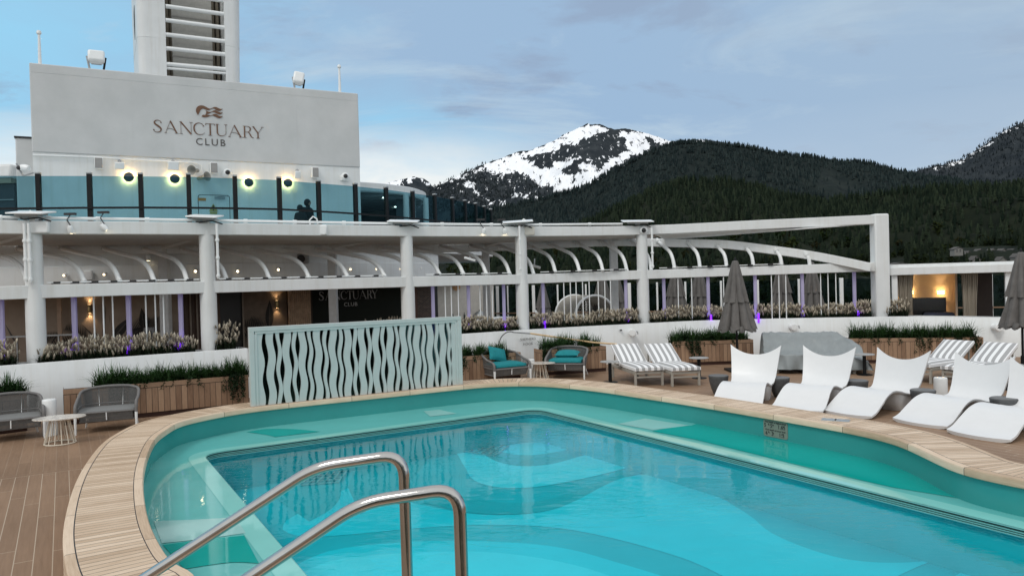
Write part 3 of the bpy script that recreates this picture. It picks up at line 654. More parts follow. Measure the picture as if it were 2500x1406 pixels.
# depth plate on the pool wall
def ringnear(px, d, z):
    best = min(range(n), key=lambda i: abs((lambda q: CX+FPX*q.dot(Rv)/q.dot(Fv))(ring[i]-EYE)-px) if ring[i].y > 7 and ring[i].x > -3 else 9e9)
    p = ring[best]; nn = nrm[best]; return Vector((p.x+nn.x*d, p.y+nn.y*d, z)), nn
pc, nn = ringnear(1893, .043, .045); tx = Vector((0,0,1)).cross(-nn).normalized()
M_ = frame(pc, tx, (0,0,1), -nn)
mb = MB(); hw, hh, rr = .25, .142, .04; pr = []
for cx2, cy2, a0 in ((hw-rr,hh-rr,0),(-hw+rr,hh-rr,90),(-hw+rr,-hh+rr,180),(hw-rr,-hh+rr,270)):
    for k in range(5): g = R(a0+k*22.5); pr.append((cx2+rr*math.cos(g), cy2+rr*math.sin(g)))
plate = MB().extr([M_@Vector((x, y, -.006)) for x, y in pr], nn*-.008).build('depth_plate', mat('depth plate', (.20,.215,.18), .4), POOL, smooth=False)
mb = MB()
for tx_, s_, y_ in (('Pool depth at highest level',.04,.108),('5   5    1.65 ',.095,.045),('Pool depth at lower level',.04,-.025),('4   3    1.3 ',.095,-.09)):
    text_mesh(mb, tx_, s_, M_ @ Matrix.Translation((0, y_, .004)))
for y_ in (.065,-.07):
    for tx_, x_ in (('ft',-.135),('in',-.045),('m',.17 if y_ > 0 else .14)): text_mesh(mb, tx_, .05, M_ @ Matrix.Translation((x_, y_, .004)))
tl_ = mb.build('depth_lettering', mat('black lettering', (.015,.02,.02), .5), plate, smooth=False)
# water
mw, tw, nw, Lw, bw = nt('pool water'); nw.remove(bw)
tr = N(tw, 'ShaderNodeBsdfTransparent'); tr.inputs[0].default_value = (.80,.99,1,1); gl = N(tw, 'ShaderNodeBsdfGlossy'); gl.inputs['Roughness'].default_value = .015; gl.inputs['Color'].default_value = (.95,1,1,1)
fr = N(tw, 'ShaderNodeFresnel', IOR=1.25); mx = N(tw, 'ShaderNodeMixShader')
tcw = N(tw, 'ShaderNodeTexCoord'); mpw = N(tw, 'ShaderNodeMapping'); mpw.inputs['Rotation'].default_value = (0,0,R(12)); mpw.inputs['Scale'].default_value = (.75,1.5,1)
Lw.new(tcw.outputs['Object'], mpw.inputs[0])
nA = N(tw, 'ShaderNodeTexNoise', Scale=5.5, Detail=3.0, Distortion=.6); nB = N(tw, 'ShaderNodeTexNoise', Scale=.55, Detail=2.0); nC = N(tw, 'ShaderNodeTexNoise', Scale=1.3, Detail=2.0)
for q in (nA, nC): Lw.new(mpw.outputs[0], q.inputs[0])
Lw.new(tcw.outputs['Object'], nB.inputs[0])
mrw = N(tw, 'ShaderNodeMapRange'); mrw.inputs[1].default_value = .42; mrw.inputs[2].default_value = .66; mrw.inputs[3].default_value = .22; mrw.inputs[4].default_value = 1.; Lw.new(nB.outputs[0], mrw.inputs[0])
mul = N(tw, 'ShaderNodeMath', operation='MULTIPLY'); Lw.new(nA.outputs[0], mul.inputs[0]); Lw.new(mrw.outputs[0], mul.inputs[1])
ad = N(tw, 'ShaderNodeMath', operation='ADD'); Lw.new(mul.outputs[0], ad.inputs[0]); Lw.new(nC.outputs[0], ad.inputs[1])
bpw = N(tw, 'ShaderNodeBump', Strength=1.0, Distance=.006); Lw.new(ad.outputs[0], bpw.inputs['Height'])
Lw.new(bpw.outputs[0], fr.inputs['Normal']); Lw.new(bpw.outputs[0], gl.inputs['Normal'])
Lw.new(fr.outputs[0], mx.inputs[0]); Lw.new(tr.outputs[0], mx.inputs[1]); Lw.new(gl.outputs[0], mx.inputs[2]); Lw.new(mx.outputs[0], nw['Material Output'].inputs[0])
tag(MB().poly(rrect(.045, ZW)[::-1]).build('pool_water', mw, smooth=False), 'clear turquoise water in the swimming pool', 'water', kind='structure')
# coping hatch
hp = gr(2040,1025,ZC+.003)
hatch = MB().box(hp, (.42,.2,.012), R(-30)).build('coping_hatch', mat('hatch steel', (.34,.38,.40), .35, .6), POOL, bevel=.003)
MB().box(hp+Vector((0,0,.01)), (.02,.10,.012), R(-30)).build('hatch_handle', BLACKP, hatch)
# ------------------------------------------------------------------ deck
md, td, nd, Ld, bd = nt('brown deck planking'); bd.inputs['Roughness'].default_value = .6; bd.inputs['Specular IOR Level'].default_value = .2
def Md(op, a_, b_=None, c_=None):
    q = N(td, 'ShaderNodeMath', operation=op)
    for i, v in enumerate((a_, b_, c_)):
        if v is None: continue
        if isinstance(v, (int, float)): q.inputs[i].default_value = v
        else: Ld.new(v, q.inputs[i])
    return q.outputs[0]
tcd = N(td, 'ShaderNodeTexCoord'); mpd = N(td, 'ShaderNodeMapping'); mpd.inputs['Rotation'].default_value = (0,0,-math.atan2(dN.y, dN.x)); Ld.new(tcd.outputs['Object'], mpd.inputs[0])
spd = N(td, 'ShaderNodeSeparateXYZ'); Ld.new(mpd.outputs[0], spd.inputs[0]); U_, V2_ = spd.outputs[0], spd.outputs[1]
bp0 = gr(110,1153,0); bl_ = Vector((-dN.y, dN.x, 0)).dot(bp0)   # border board across the planks
near = Md('LESS_THAN', V2_, bl_); onb = Md('LESS_THAN', Md('ABSOLUTE', Md('SUBTRACT', V2_, bl_)), .07)
pu = Md('MULTIPLY', U_, 1/.168); col_ = Md('FLOOR', pu)
w1 = N(td, 'ShaderNodeTexWhiteNoise'); w1.noise_dimensions = '1D'; Ld.new(col_, w1.inputs['W'])
pv = Md('ADD', Md('MULTIPLY', V2_, 1/2.4), Md('MULTIPLY', w1.outputs[0], 7.)); row_ = Md('FLOOR', pv)
w2 = N(td, 'ShaderNodeTexWhiteNoise'); w2.noise_dimensions = '2D'; cb2 = N(td, 'ShaderNodeCombineXYZ'); Ld.new(col_, cb2.inputs[0]); Ld.new(row_, cb2.inputs[1]); Ld.new(cb2.outputs[0], w2.inputs['Vector'])
ln = Md('MAXIMUM', Md('LESS_THAN', Md('FRACT', pu), .055), Md('LESS_THAN', Md('FRACT', pv), .004))
ln = Md('MULTIPLY', ln, Md('SUBTRACT', 1., onb))
ln = Md('MAXIMUM', ln, Md('LESS_THAN', Md('ABSOLUTE', Md('SUBTRACT', Md('ABSOLUTE', Md('SUBTRACT', V2_, bl_)), .075)), .006))
cbg = N(td, 'ShaderNodeCombineXYZ'); Ld.new(Md('MULTIPLY', U_, 30.), cbg.inputs[0]); Ld.new(Md('ADD', Md('MULTIPLY', V2_, 1.6), Md('MULTIPLY', w1.outputs[0], 40.)), cbg.inputs[1])
ngd = N(td, 'ShaderNodeTexNoise', Scale=1.0, Detail=5.0, Roughness=.6); Ld.new(cbg.outputs[0], ngd.inputs[0]); nl2 = N(td, 'ShaderNodeTexNoise', Scale=.5, Detail=4.0); Ld.new(tcd.outputs['Object'], nl2.inputs[0])
fd = Md('ADD', Md('ADD', Md('MULTIPLY', ngd.outputs[0], .5), Md('MULTIPLY', w2.outputs[0], .22)), Md('MULTIPLY', nl2.outputs[0], .6))
rd = N(td, 'ShaderNodeValToRGB'); Ld.new(fd, rd.inputs[0]); rd.color_ramp.elements[0].position = .35; rd.color_ramp.elements[1].position = .85
rd.color_ramp.elements[0].color = (.185,.116,.072,1); rd.color_ramp.elements[1].color = (.30,.197,.128,1)
mxd = N(td, 'ShaderNodeMix', data_type='RGBA'); Ld.new(Md('MULTIPLY', ln, Md('ADD', Md('MULTIPLY', near, .55), .2)), mxd.inputs[0]); Ld.new(rd.outputs[0], mxd.inputs[6]); mxd.inputs[7].default_value = (.50,.42,.33,1); Ld.new(mxd.outputs[2], bd.inputs['Base Color'])
bpd = N(td, 'ShaderNodeBump', Strength=.4, Distance=.003); Ld.new(Md('SUBTRACT', Md('MULTIPLY', ngd.outputs[0], .4), ln), bpd.inputs['Height']); Ld.new(bpd.outputs[0], bd.inputs['Normal'])
DECK = [Vector(p) for p in ((-26,-6,0),(24,-6,0),(25.5,20,0),(21,33,0),(10,40,0),(-6,44,0),(-26,44,0))]
V_, T_ = holed(DECK, off(CW-.05, 0)); deck = MB().add(V_, T_).build('deck', md, smooth=False)
tag(deck, 'brown planked ship deck around the pool', 'deck', kind='structure')
hull = MB()
for i in range(len(DECK)):
    p, q = DECK[i], DECK[(i+1) % len(DECK)]; hull.add([p+Vector((0,0,-.01)), q+Vector((0,0,-.01)), Vector((q.x,q.y,SEA-2)), Vector((p.x,p.y,SEA-2))], [(0,3,2,1)])
tag(hull.build('ship_hull', WHITE, smooth=False), 'white side of the ship under the deck', 'hull', kind='structure')
# ------------------------------------------------------------------ stainless handrails
def handrail(pts, Y, r, label):
    P = [at(x, y, Y) for x, y in pts]
    foot = Vector((P[0].x, P[0].y, ZL)); P = [foot]+P[1:]
    d = (P[-1]-P[-2]).normalized(); e = P[-1]+d*1.1; P[-1] = e; P.append(Vector((e.x, e.y, .3 if e.x < -1.5 else ZC)))
    h = thing('handrail', label, 'handrail', foot, 'pool handrails')
    MB().tube(rounded(P, .085, 7), r, 20).build('rail', STEEL, h, ang=60)
    for q in (P[0], P[-1]): MB().lathe([(r*2.2,0),(r*2.2,.012),(r*1.3,.03)], q, 20).build('base_flange', STEEL, h)
handrail([(999,1404),(985,1108),(770,1139),(357,1408)], 2.75, .0205, 'polished steel handrail over the pool edge, the farther of the pair')
handrail([(1134,1404),(1121,1190),(880,1227),(614,1406)], 2.35, .0205, 'polished steel handrail over the pool edge, nearer one with its post further right')
# ------------------------------------------------------------------ wave screen
S0, S1 = gr(620,993,ZC+.003), gr(1127,939,ZC+.003); sx_ = (S1-S0); LS = sx_.length; sx_.normalize(); sn_ = Vector((sx_.y,-sx_.x,0))
if sn_.y > 0: sn_ = -sn_
S0 = S0 - sn_*.07; HS = 1.58
SCR = thing('wave_screen', 'pale green screen of wavy upright slats on the pool edge', 'screen', S0)
GRN = mat('pale green paint', (.50,.53,.515), .4, var=.03)
def sp(u, z, d=0.): return S0 + sx_*u + Vector((0,0,z)) + sn_*d
fm = MB()
fm.bar(sp(-.05,HS-.045), sp(LS+.05,HS-.045), .1, .09).bar(sp(.0,.0), sp(.0,HS-.09), .1, .1, up=sx_).bar(sp(LS,.0), sp(LS,HS-.09), .1, .1, up=sx_)
fm.build('frame', GRN, SCR, bevel=.008)
fm = MB().bar(sp(.065,HS-.115,.01), sp(LS-.065,HS-.115,.01), .06, .05).bar(sp(.078,.0,.01), sp(.078,HS-.14,.01), .06, .055, up=sx_).bar(sp(LS-.078,.0,.01), sp(LS-.078,HS-.14,.01), .06, .055, up=sx_)
fm.build('inner_frame', GRN, SCR, bevel=.005)
MB().extr([sp(.05,.005,-.03), sp(LS-.05,.005,-.03), sp(LS-.05,HS-.09,-.03), sp(.05,HS-.09,-.03)], sn_*-.012).build('glass_panel', glass('dark green glass', (.16,.26,.27), .12), SCR, smooth=False)
rs = random.Random(3); pitch = (LS-.30)/13.55; u = .105
def slat(u0, w, ph, amp=.026, lam=.74, lo=None, hi=None):
    L_, R_ = [], []
    for i in range(25):
        z = .004+(HS-.14)*i/24; o = amp*math.sin(2*math.pi*z/lam+ph); q = .004*math.sin(2*math.pi*z/lam*1.0+ph+1.6)
        a_, b_ = u0-w/2+o-q, u0+w/2+o+q
        if lo is not None: a_ = lo
        if hi is not None: b_ = hi
        L_.append((a_, z)); R_.append((b_, z))
    P = [sp(x, z, .025) for x, z in L_]+[sp(x, z, .025) for x, z in reversed(R_)]
    MB().extr(P, sn_*-.045).build('slat', GRN, SCR, ang=50)
slat(.17, .10, .4, lo=.106); slat(LS-.17, .10, 2.0, hi=LS-.106)
for i in range(13):
    c = .26+pitch*(i+.35); ph_ = i*2.1+rs.uniform(-.5,.5); slat(c, .140, ph_, .025); slat(c+pitch*.505, .072, ph_+rs.choice((-1,1))*rs.uniform(.5,1.5), .025)
# ------------------------------------------------------------------ curved planter wall (inner ring of the pool terrace)
WZ = 1.2
WL = [(-420,14.3),(-150,15.0),(0,15.6),(300,16.9),(603,18.35)]
WR = [(1010,20.7),(1125,21.3),(1340,22.8),(1559,23.75),(1700,24.1),(1900,24.2),(2132,23.9),(2222,23.7),(2458,22.6),(2640,21.8)]
WYL = [(-420,913),(-150,902),(0,893),(300,871),(603,850)]
WYR = [(1010,824),(1125,815.5),(1340,801.5),(1559,790),(1700,783),(1900,777.5),(2132,773.5),(2222,772.5),(2458,776),(2640,779)]
def wallpath(T, Y): return [at(x, interp(x, Y), d) for x, d in T]
def along(T, Y, x, back=0., z=None):
    p = at(x, interp(x, Y), interp(x, T)); p = p + Vector((p.x-1.5, p.y-8, 0)).normalized()*back
    if z is not None: p.z = z
    return p
def wallmesh(name, P, label, trough=.62, cat='wall'):
    P = catmull(P, 6) if len(P) > 2 else P
    w = thing(name, label, cat, P[0].copy()*1.0)
    out = [Vector((p.x-1.5, p.y-8, 0)).normalized() for p in P]
    A = [[Vector((p.x, p.y, -.02)), Vector((p.x, p.y, p.z-.012)), p+o*.012, p+o*.09, Vector((p.x+o.x*.10, p.y+o.y*.10, p.z-.25))] for p, o in zip(P, out)]
    MB().grid(A).build('wall', WHITE, w, ang=50)
    MB().grid([[p+o*.09+Vector((0,0,-.06)), p+o*trough+Vector((0,0,-.06))] for p, o in zip(P, out)]).build('soil', mat('dark soil', (.012,.012,.010), .9), w)
    MB().grid([[Vector((p.x+o.x*trough, p.y+o.y*trough, p.z)), Vector((p.x+o.x*trough, p.y+o.y*trough, -.02))] for p, o in zip(P, out)]).build('back_wall', WHITE, w)
    for i in (0, -1):
        p, o = P[i], out[i]; MB().extr([Vector((p.x,p.y,-.02)), Vector((p.x+o.x*trough,p.y+o.y*trough,-.02)), Vector((p.x+o.x*trough,p.y+o.y*trough,p.z-.002)), Vector((p.x,p.y,p.z-.002))], (P[1]-P[0]).normalized()*(.03 if i else -.03)).build('end_cap', WHITE, w, smooth=False)
    return w
wallmesh('planter_wall', wallpath(WL, WYL), 'long low white planter wall behind the grey woven loveseats')
wallmesh('planter_wall', wallpath(WR, WYR), 'long low white planter wall behind the sun loungers and umbrella')
# ------------------------------------------------------------------ pergola
PG = thing('pergola', 'curved white steel pergola with bent ribs around the pool terrace', 'pergola', at(998,770,21.1))
CO = [(-440,14.6),(88,16.4),(511,18.3),(998,21.1),(1277,22.8),(1572,24.3),(2144,24.25)]
UB = [(-440,548),(88,556),(300,557.5),(511,559.5),(998,565),(1277,566),(1572,562.5),(1860,549),(2144,536)]
LB = [(-440,733),(88,712.5),(511,701),(998,688),(1277,681.5),(1572,670.5),(2144,651)]
def cdep(x): return interp(x, CO)
def beam(T, h, w, name):
    P = [at(x, y, cdep(x)) for x, y in T]; P = catmull(P, 4); MB().sweep(P, w, h).build(name, WHITE, PG, bevel=.012, ang=30)
beam(UB, .29, .30, 'upper_beam'); beam(LB, .285, .30, 'lower_beam')
def colm(x, Y, r0, r1, yb, yt, name='column'):
    b_, t_ = at(x, yb, Y), at(x, yt, Y)
    MB().lathe([(r1, .6), (r1, at(x, interp(x, LB)+14, Y).z), (r0, at(x, interp(x, LB)-14, Y).z), (r0, t_.z)], (b_.x, b_.y, 0), 28).build(name, WHITE, PG, ang=40)
for x, Y in CO[1:6]: colm(x, Y-.02, .175, .192, 800, interp(x, UB)+4)
q = at(2145, 523, 24.25); MB().box((q.x, q.y-.02, q.z/2+.3), (.46, .40, q.z-.6)).build('column', WHITE, PG, bevel=.05, seg=3)
RB = [(-440,600,17.6),(-60,599,19.4),(150,598,20.4),(400,598,21.4),(810,596,23.7),(1005,597,24.8),(1185,594,25.5),(1340,587,25.6),(1497,581,25.5),(1620,583,25.2),(1745,586,24.9)]
RT = [(a, b) for a, b, c in RB]; RD = [(a, c) for a, b, c in RB]
arm = [(1800,590,24.8),(1850,596,24.7),(1975,613,24.4),(2069,631,24.1),(2125,643,23.9)]
P = catmull([at(x, y+10, d) for x, y, d in RB+arm], 5); MB().sweep(P, .24, .27).build('rear_beam', WHITE, PG, bevel=.012)
for x in (400,810,1185,1497):
    Y = interp(x, RD); t_ = at(x, interp(x, RT)+10, Y); MB().box((t_.x, t_.y, t_.z/2), (.25, .25, t_.z)).build('rear_column', mat('grey column paint', (.60,.61,.61), .5), PG, bevel=.02)  # rear columns are painted greyer than the front ones
for xf, xr in ((88,-60),(511,400),(998,810),(1277,1185),(1572,1497)):
    a_, b_ = at(xf, interp(xf, UB)+4, cdep(xf)), at(xr, interp(xr, RT)+4, interp(xr, RD)); MB().bar(a_, b_, .2, .16).build('rafter', WHITE, PG, bevel=.01)
# canopy under the upper beam
CAN = mat('canopy fabric', (.58,.575,.56), .85, bump=.1, bscale=300)
xs = [-440+ (1620+440)*i/48 for i in range(49)]
top, bot = [], []
for x in xs:
    a_ = at(x, interp(x, UB)+13, cdep(x)+.1); xr = x - np.interp(x, [-440, 511, 1572], [60, 111, 75]); b_ = at(xr, interp(xr, RT)+1, interp(xr, RD)-.1)
    row = [a_+(b_-a_)*k + Vector((0,0,-.05*math.sin(math.pi*k))) for k in (0,.25,.5,.75,1)]; bot.append(row); top.append([p+Vector((0,0,.03)) for p in row])
MB().shell(bot, top).build('canopy', CAN, PG)
P = []
for i in range(0, 300):
    x = -380+i*6.3; P.append(at(x, interp(x, RT)+(4 if i % 2 else -1), interp(x, RD)-.17))
MB().tube(P, .016, 5).build('lacing', mat('lacing cord', (.75,.75,.74), .6), PG)
# plate that closes the corner beside the tall post
a_ = [at(1600,574,cdep(1600)), at(1860,563,cdep(1860)), at(2110,549,cdep(2110))]; b_ = [at(1622,585,25.1), at(1745,577,24.8), at(1990,557,24.0)]
MB().extr(a_+b_[::-1], (0,0,.04)).build('corner_plate', WHITE, PG, smooth=False)
TB = [(-190,607,-50,686),(-75,607,70,685),(44,607,207,684),(150,607,293,683),(252,607,377,682),(350,607,458,683),(441,607,555,683),(534,607,658,676),(611,607,755,674),(692,607,849,671),(770,607,941,672),(847,605,1008,668),(924,604,1074,666),(1005,604,1132,665),(1074,601,1188,665),(1148,600,1245,666),(1215,599,1303,665),(1285,598,1356,660),(1339,595,1415,658),(1403,591,1472,657),(1465,588,1531,658),(1537,586,1590,655),(1605,588,1647,652),(1678,591,1709,649),(1749,598,1774,646),(1821,604,1839,644),(1893,609,1908,643),(1965,618,1977,643)]
def reard(x): return interp(x, [(a, c) for a, b, c in RB+arm])
rb0 = None
for x0, y0, x1, y1 in TB:
    S = at(x0, y0, reard(x0)-.06); E = at(x1, y1+4, cdep(x1)); k = at(x0, y0, reard(x0))
    Q = S*.16+E*.84; Q.z = S.z + (E.z-S.z)*.46
    Pp = [S, S*.5+Q*.5] + bez(S*.24+Q*.76, Q + (Q-S)*.07, Q*.15+E*.85, 10) + [E]
    MB().tube(Pp, .056, 12).build('rib', WHITE2, PG, ang=60)
    d = (Pp[1]-S).normalized(); MB().tube([S+d*-.05, S+d*.10], .085, 12).build('rib_socket', WHITE, PG)
ROD = [228,251,274,355,378,398,1086,1101,1118,1171,1187,1201,1376,1392,1406,1422,1438,1460,1476,1490,1655,1688,1766,1883,1901,1918,2003,2021,2040]
for x in ROD:
    t_ = at(x, interp(x, LB)+12, cdep(x)); MB().tube([(t_.x, t_.y, t_.z), (t_.x, t_.y, 1.1)], .017, 8).build('rod', WHITE2, PG)
# things fixed to the pergola -------------------------------------------------
def bz(x, T, dy=0., fwd=0.): p = at(x, interp(x, T)+dy, cdep(x)-fwd); return p
TRK = [(115,487),(535,940),(1040,1245),(1320,1530),(1610,1905)]
for j, (xa, xb) in enumerate(TRK):
    t_ = thing('light_track', ['thin black-clipped light track on the beam left of the second round column','thin black-clipped light track on the long beam above the dark doorway and sign','thin black-clipped light track above the bar on the pergola beam','thin black-clipped light track above the wicker daybed on the pergola beam','thin black-clipped light track behind the closed umbrella tip on the pergola beam'][j], 'light track', bz(xa, LB, -14), 'light tracks on the lower pergola beam')
    n_ = max(2, int((xb-xa)/45)); P = [bz(xa+(xb-xa)*i/n_, LB, 0, .05)+Vector((0,0,.195)) for i in range(n_+1)]
    MB().sweep(P, .05, .025).build('rail', WHITE2, t_)
    for i in range(n_): p = (P[i]+P[i+1])/2; MB().box(p+Vector((0,-.02,-.01)), (.16,.07,.05)).build('clip', BLACKP, t_, smooth=False)
pm = thing('cable_pipe', 'long white cable pipe with couplings along the top of the pergola', 'pipe', bz(-440, UB, -20))
P = [bz(x, UB, 0, .05)+Vector((0,0,.21)) for x in range(-440, 1560, 40)]
MB().tube(P, .034, 8).build('pipe', WHITE2, pm)
for i in range(2, len(P)-1, 3):
    d = (P[i+1]-P[i]).normalized(); MB().tube([P[i]-d*.045, P[i]+d*.045], .05, 10).build('coupling', WHITE2, pm)
PANL = ['flat white antenna panel above the leftmost round column','flat white antenna panel above the second round column','flat white antenna panel above the middle column, right of the two people','flat white antenna panel above the fourth column, near the curved glass rail end','flat white antenna panel above the fifth column, alone against the dark forest']
for j, (x, yp, w, tl) in enumerate(((76,519,90,5),(500,528,74,8),(985,540,74,6),(1264,541,74,-5),(1556,540,75,2))):
    Y = cdep(x)-.12; c = at(x, yp, Y); t_ = thing('antenna_panel', PANL[j], 'antenna', Vector((c.x, c.y, c.z-.35)), 'flat antenna panels on the pergola')
    Mx = Matrix.Rotation(R(tl*.45), 3, 'Y') @ Matrix.Rotation(R(9), 3, 'X'); hw = w/FPX*Y/2
    MB().box(c, (hw*2, .52, .035), M=Mx).build('panel', WHITE2, t_, bevel=.012)
    MB().box(c+Vector((0,0,-.045)), (hw*1.3, .36, .05), M=Mx).build('back_shell', GREYP, t_, bevel=.01)
    b_ = bz(x, UB, -14).z; MB().box((c.x+.02, c.y+.05, (c.z-.07+b_)/2), (.14,.12,c.z-.07-b_)).build('mount', WHITE2, t_, bevel=.01)
    MB().tube([c+Vector((-.3,.02,-.1)), c+Vector((-.1,-.1,-.15)), c+Vector((.2,-.08,-.12)), c+Vector((.42,0,-.2))], .016, 6).build('cable', BLACKP, t_)
SPL = ['small white spotlight hanging from the left pergola beam, pointing straight down','small white spotlight tilted right on the left pergola beam','small white spotlight on the beam left of the fourth column, farther from that column','small white spotlight right next to the fourth column on the beam']
LAMP = mat('warm lamp face', (.9,.85,.7), .4, emit=(1,.82,.55), estr=6)
for j, (x, y, rt) in enumerate(((172,561,0),(254,556,35),(1182,565,-8),(1233,565,8))):
    Y = cdep(x)-.24; c = at(x, y, Y); Mx = Matrix.Rotation(R(-rt), 3, 'Y') @ Matrix.Rotation(R(20), 3, 'X')
    t_ = thing('spotlight', SPL[j], 'spotlight', c, 'spotlights on the pergola')
    MB().lathe([(.055,-.075),(.06,-.07),(.06,.05),(.035,.09)], c, 14, Mx).build('housing', WHITE2, t_)
    MB().lathe([(.045,-.079),(.001,-.078)], c, 14, Mx).build('lamp', LAMP, t_)
    MB().tube([c+Vector((0,.02,.08)), c+Vector((-.1,.05,.22)), c+Vector((-.12,.2,.33))], .012, 6).build('cable', BLACKP, t_)
    MB().box(c+Vector((-.1,.18,.36)), (.24,.08,.05)).build('bracket', BLACKP, t_)
BXL = ['rounded white box on the beam above the leftmost column','rounded white box on the beam below the two people','rounded cream box on the beam at the fourth column']
for j, (x, y, w, h) in enumerate(((97,555,46,30),(782,562,33,25),(1293,564,25,21))):
    Y = cdep(x)-.2; c = at(x, y, Y); k = Y/FPX; t_ = thing('junction_box', BXL[j], 'box', c, 'boxes on the upper pergola beam')
    MB().box(c, (w*k, .09, h*k)).build('case', WHITE2 if j < 2 else mat('cream plastic', (.70,.67,.60), .5), t_, bevel=.03)
    q = at(x-w*.5-6, y-2, Y); MB().box(q, (9*k,.08,24*k)).build('gland_box', WHITE2, t_, bevel=.01)
    q2 = at(x-w*.5-8, y-14, Y)
    MB().tube([q+Vector((-.02,0,.1)), q+Vector((-.03,0,.24)), q+Vector((.06,.0,.33)), q+Vector((.15,.02,.27)), q+Vector((.17,.05,.14))], .02, 8).build('conduit', WHITE2, t_)
c = at(1571,562,cdep(1571)-.22); t_ = thing('dome_camera', 'white dome camera with black eye on the fifth column', 'camera', c)
Mx = Matrix.Rotation(R(90), 3, 'X'); MB().lathe([(.13,-.06),(.13,.02),(.10,.06),(.075,.07)], c, 20, Mx).build('housing', WHITE2, t_); MB().ball(c+Vector((0,-.06,-.01)), .075, 16, 10).build('lens_dome', mat('black dome', (.01,.01,.012), .08), t_)
CPX = [(59,545,688,16.1),(70,545,690,16.1),(529,546,680,18.0),(1268,552,662,22.35),(1591,556,655,23.65)]
for j, (x, y0, y1, Y) in enumerate(CPX):
    p0_, p1_ = at(x, y0, Y), at(x, y1, Y); p1_.x, p1_.y = p0_.x, p0_.y
    t_ = thing('down_pipe', ['outer thin white conduit left of the leftmost column','inner thin white conduit left of the leftmost column','thin white conduit down the right side of the second column','thin white conduit on the front of the fourth column','thin white conduit right of the fifth column'][j], 'conduit', p1_, 'conduits down the pergola columns')
    MB().tube([p0_, p1_], .032, 8).build('pipe', WHITE2, t_)
    for k in (.3,.62,.95): q = p0_+(p1_-p0_)*k; MB().lathe([(.045,-.03),(.05,0),(.045,.03)], q, 10).build('coupling', WHITE2, t_)
# ------------------------------------------------------------------ violet lit posts
mv, tv_, nv, Lv, bv = nt('violet lit acrylic'); bv.inputs['Base Color'].default_value = (.40,.38,.50,1); bv.inputs['Roughness'].default_value = .25
tcv = N(tv_, 'ShaderNodeTexCoord'); nzv = N(tv_, 'ShaderNodeTexNoise', Scale=26.0, Detail=3.0); Lv.new(tcv.outputs['Object'], nzv.inputs[0])
spv = N(tv_, 'ShaderNodeSeparateXYZ'); Lv.new(tcv.outputs['Object'], spv.inputs[0])
mrv = N(tv_, 'ShaderNodeMapRange'); mrv.inputs[1].default_value = 0.; mrv.inputs[2].default_value = .55; mrv.inputs[3].default_value = .9; mrv.inputs[4].default_value = .10; Lv.new(spv.outputs['Z'], mrv.inputs[0])
mlv = N(tv_, 'ShaderNodeMath', operation='MULTIPLY'); Lv.new(mrv.outputs[0], mlv.inputs[0]); Lv.new(nzv.outputs[0], mlv.inputs[1]); bv.inputs['Emission Color'].default_value = (.28,.10,1,1); Lv.new(mlv.outputs[0], bv.inputs['Emission Strength'])
VBASE = mat('violet base lamp', (.2,.05,.6), .5, emit=(.20,.015,1.0), estr=1.6)
LEDX = [(2,735,892),(180,720,876),(313,716,866),(440,708,858),(1056,700,812),(1143,700,815),(1229,694,806),(1325,692,800),(1527,684,789),(1620,681,785),(1728,676,780),(1843,672,776),(1958,668,770),(2085,665,768)]
LEDL = ['violet lit post at the left edge of the photograph','violet lit post left of the wall lamps, nearest the leftmost column','violet lit post standing left of the grey reception stand','violet lit post just left of the second column','violet lit post behind the top right corner of the wave screen','violet lit post right of the wave screen in front of the bar','violet lit post just left of the fourth column','violet lit post in front of the small closed umbrella','violet lit post just left of the fifth column','violet lit post just right of the fifth column','violet lit post left of the large closed umbrella','violet lit post right of the large closed umbrella','faint violet post beside the rightmost background umbrella','violet lit post left of the tall square post']
for j, (x, y0, y1) in enumerate(LEDX):
    Y = cdep(x)+.12; t0 = at(x, interp(x, LB)+10, Y); b0 = Vector((t0.x, t0.y, 1.22))
    t_ = thing('light_post', LEDL[j], 'light post', b0, 'violet light posts in the planter wall')
    MB().box((t0.x, t0.y, (t0.z+1.22)/2), (.10,.09,t0.z-1.22)).build('tube', mv, t_, bevel=.02)
    if j in (1,2,3,6,7,8,10,11,13):
        MB().box((t0.x+.02, t0.y-.20, 1.26), (.06,.04,.30)).build('base_lamp', VBASE, t_, bevel=.01)
        l_ = bpy.data.lights.new('violet_light', 'POINT'); l_.energy = .5; l_.color = (.25,.03,1); l_.shadow_soft_size = .03
        lo = bpy.data.objects.new('violet_light', l_); COL.objects.link(lo); lo.parent = t_; lo.location = (.02,-.30,.10)
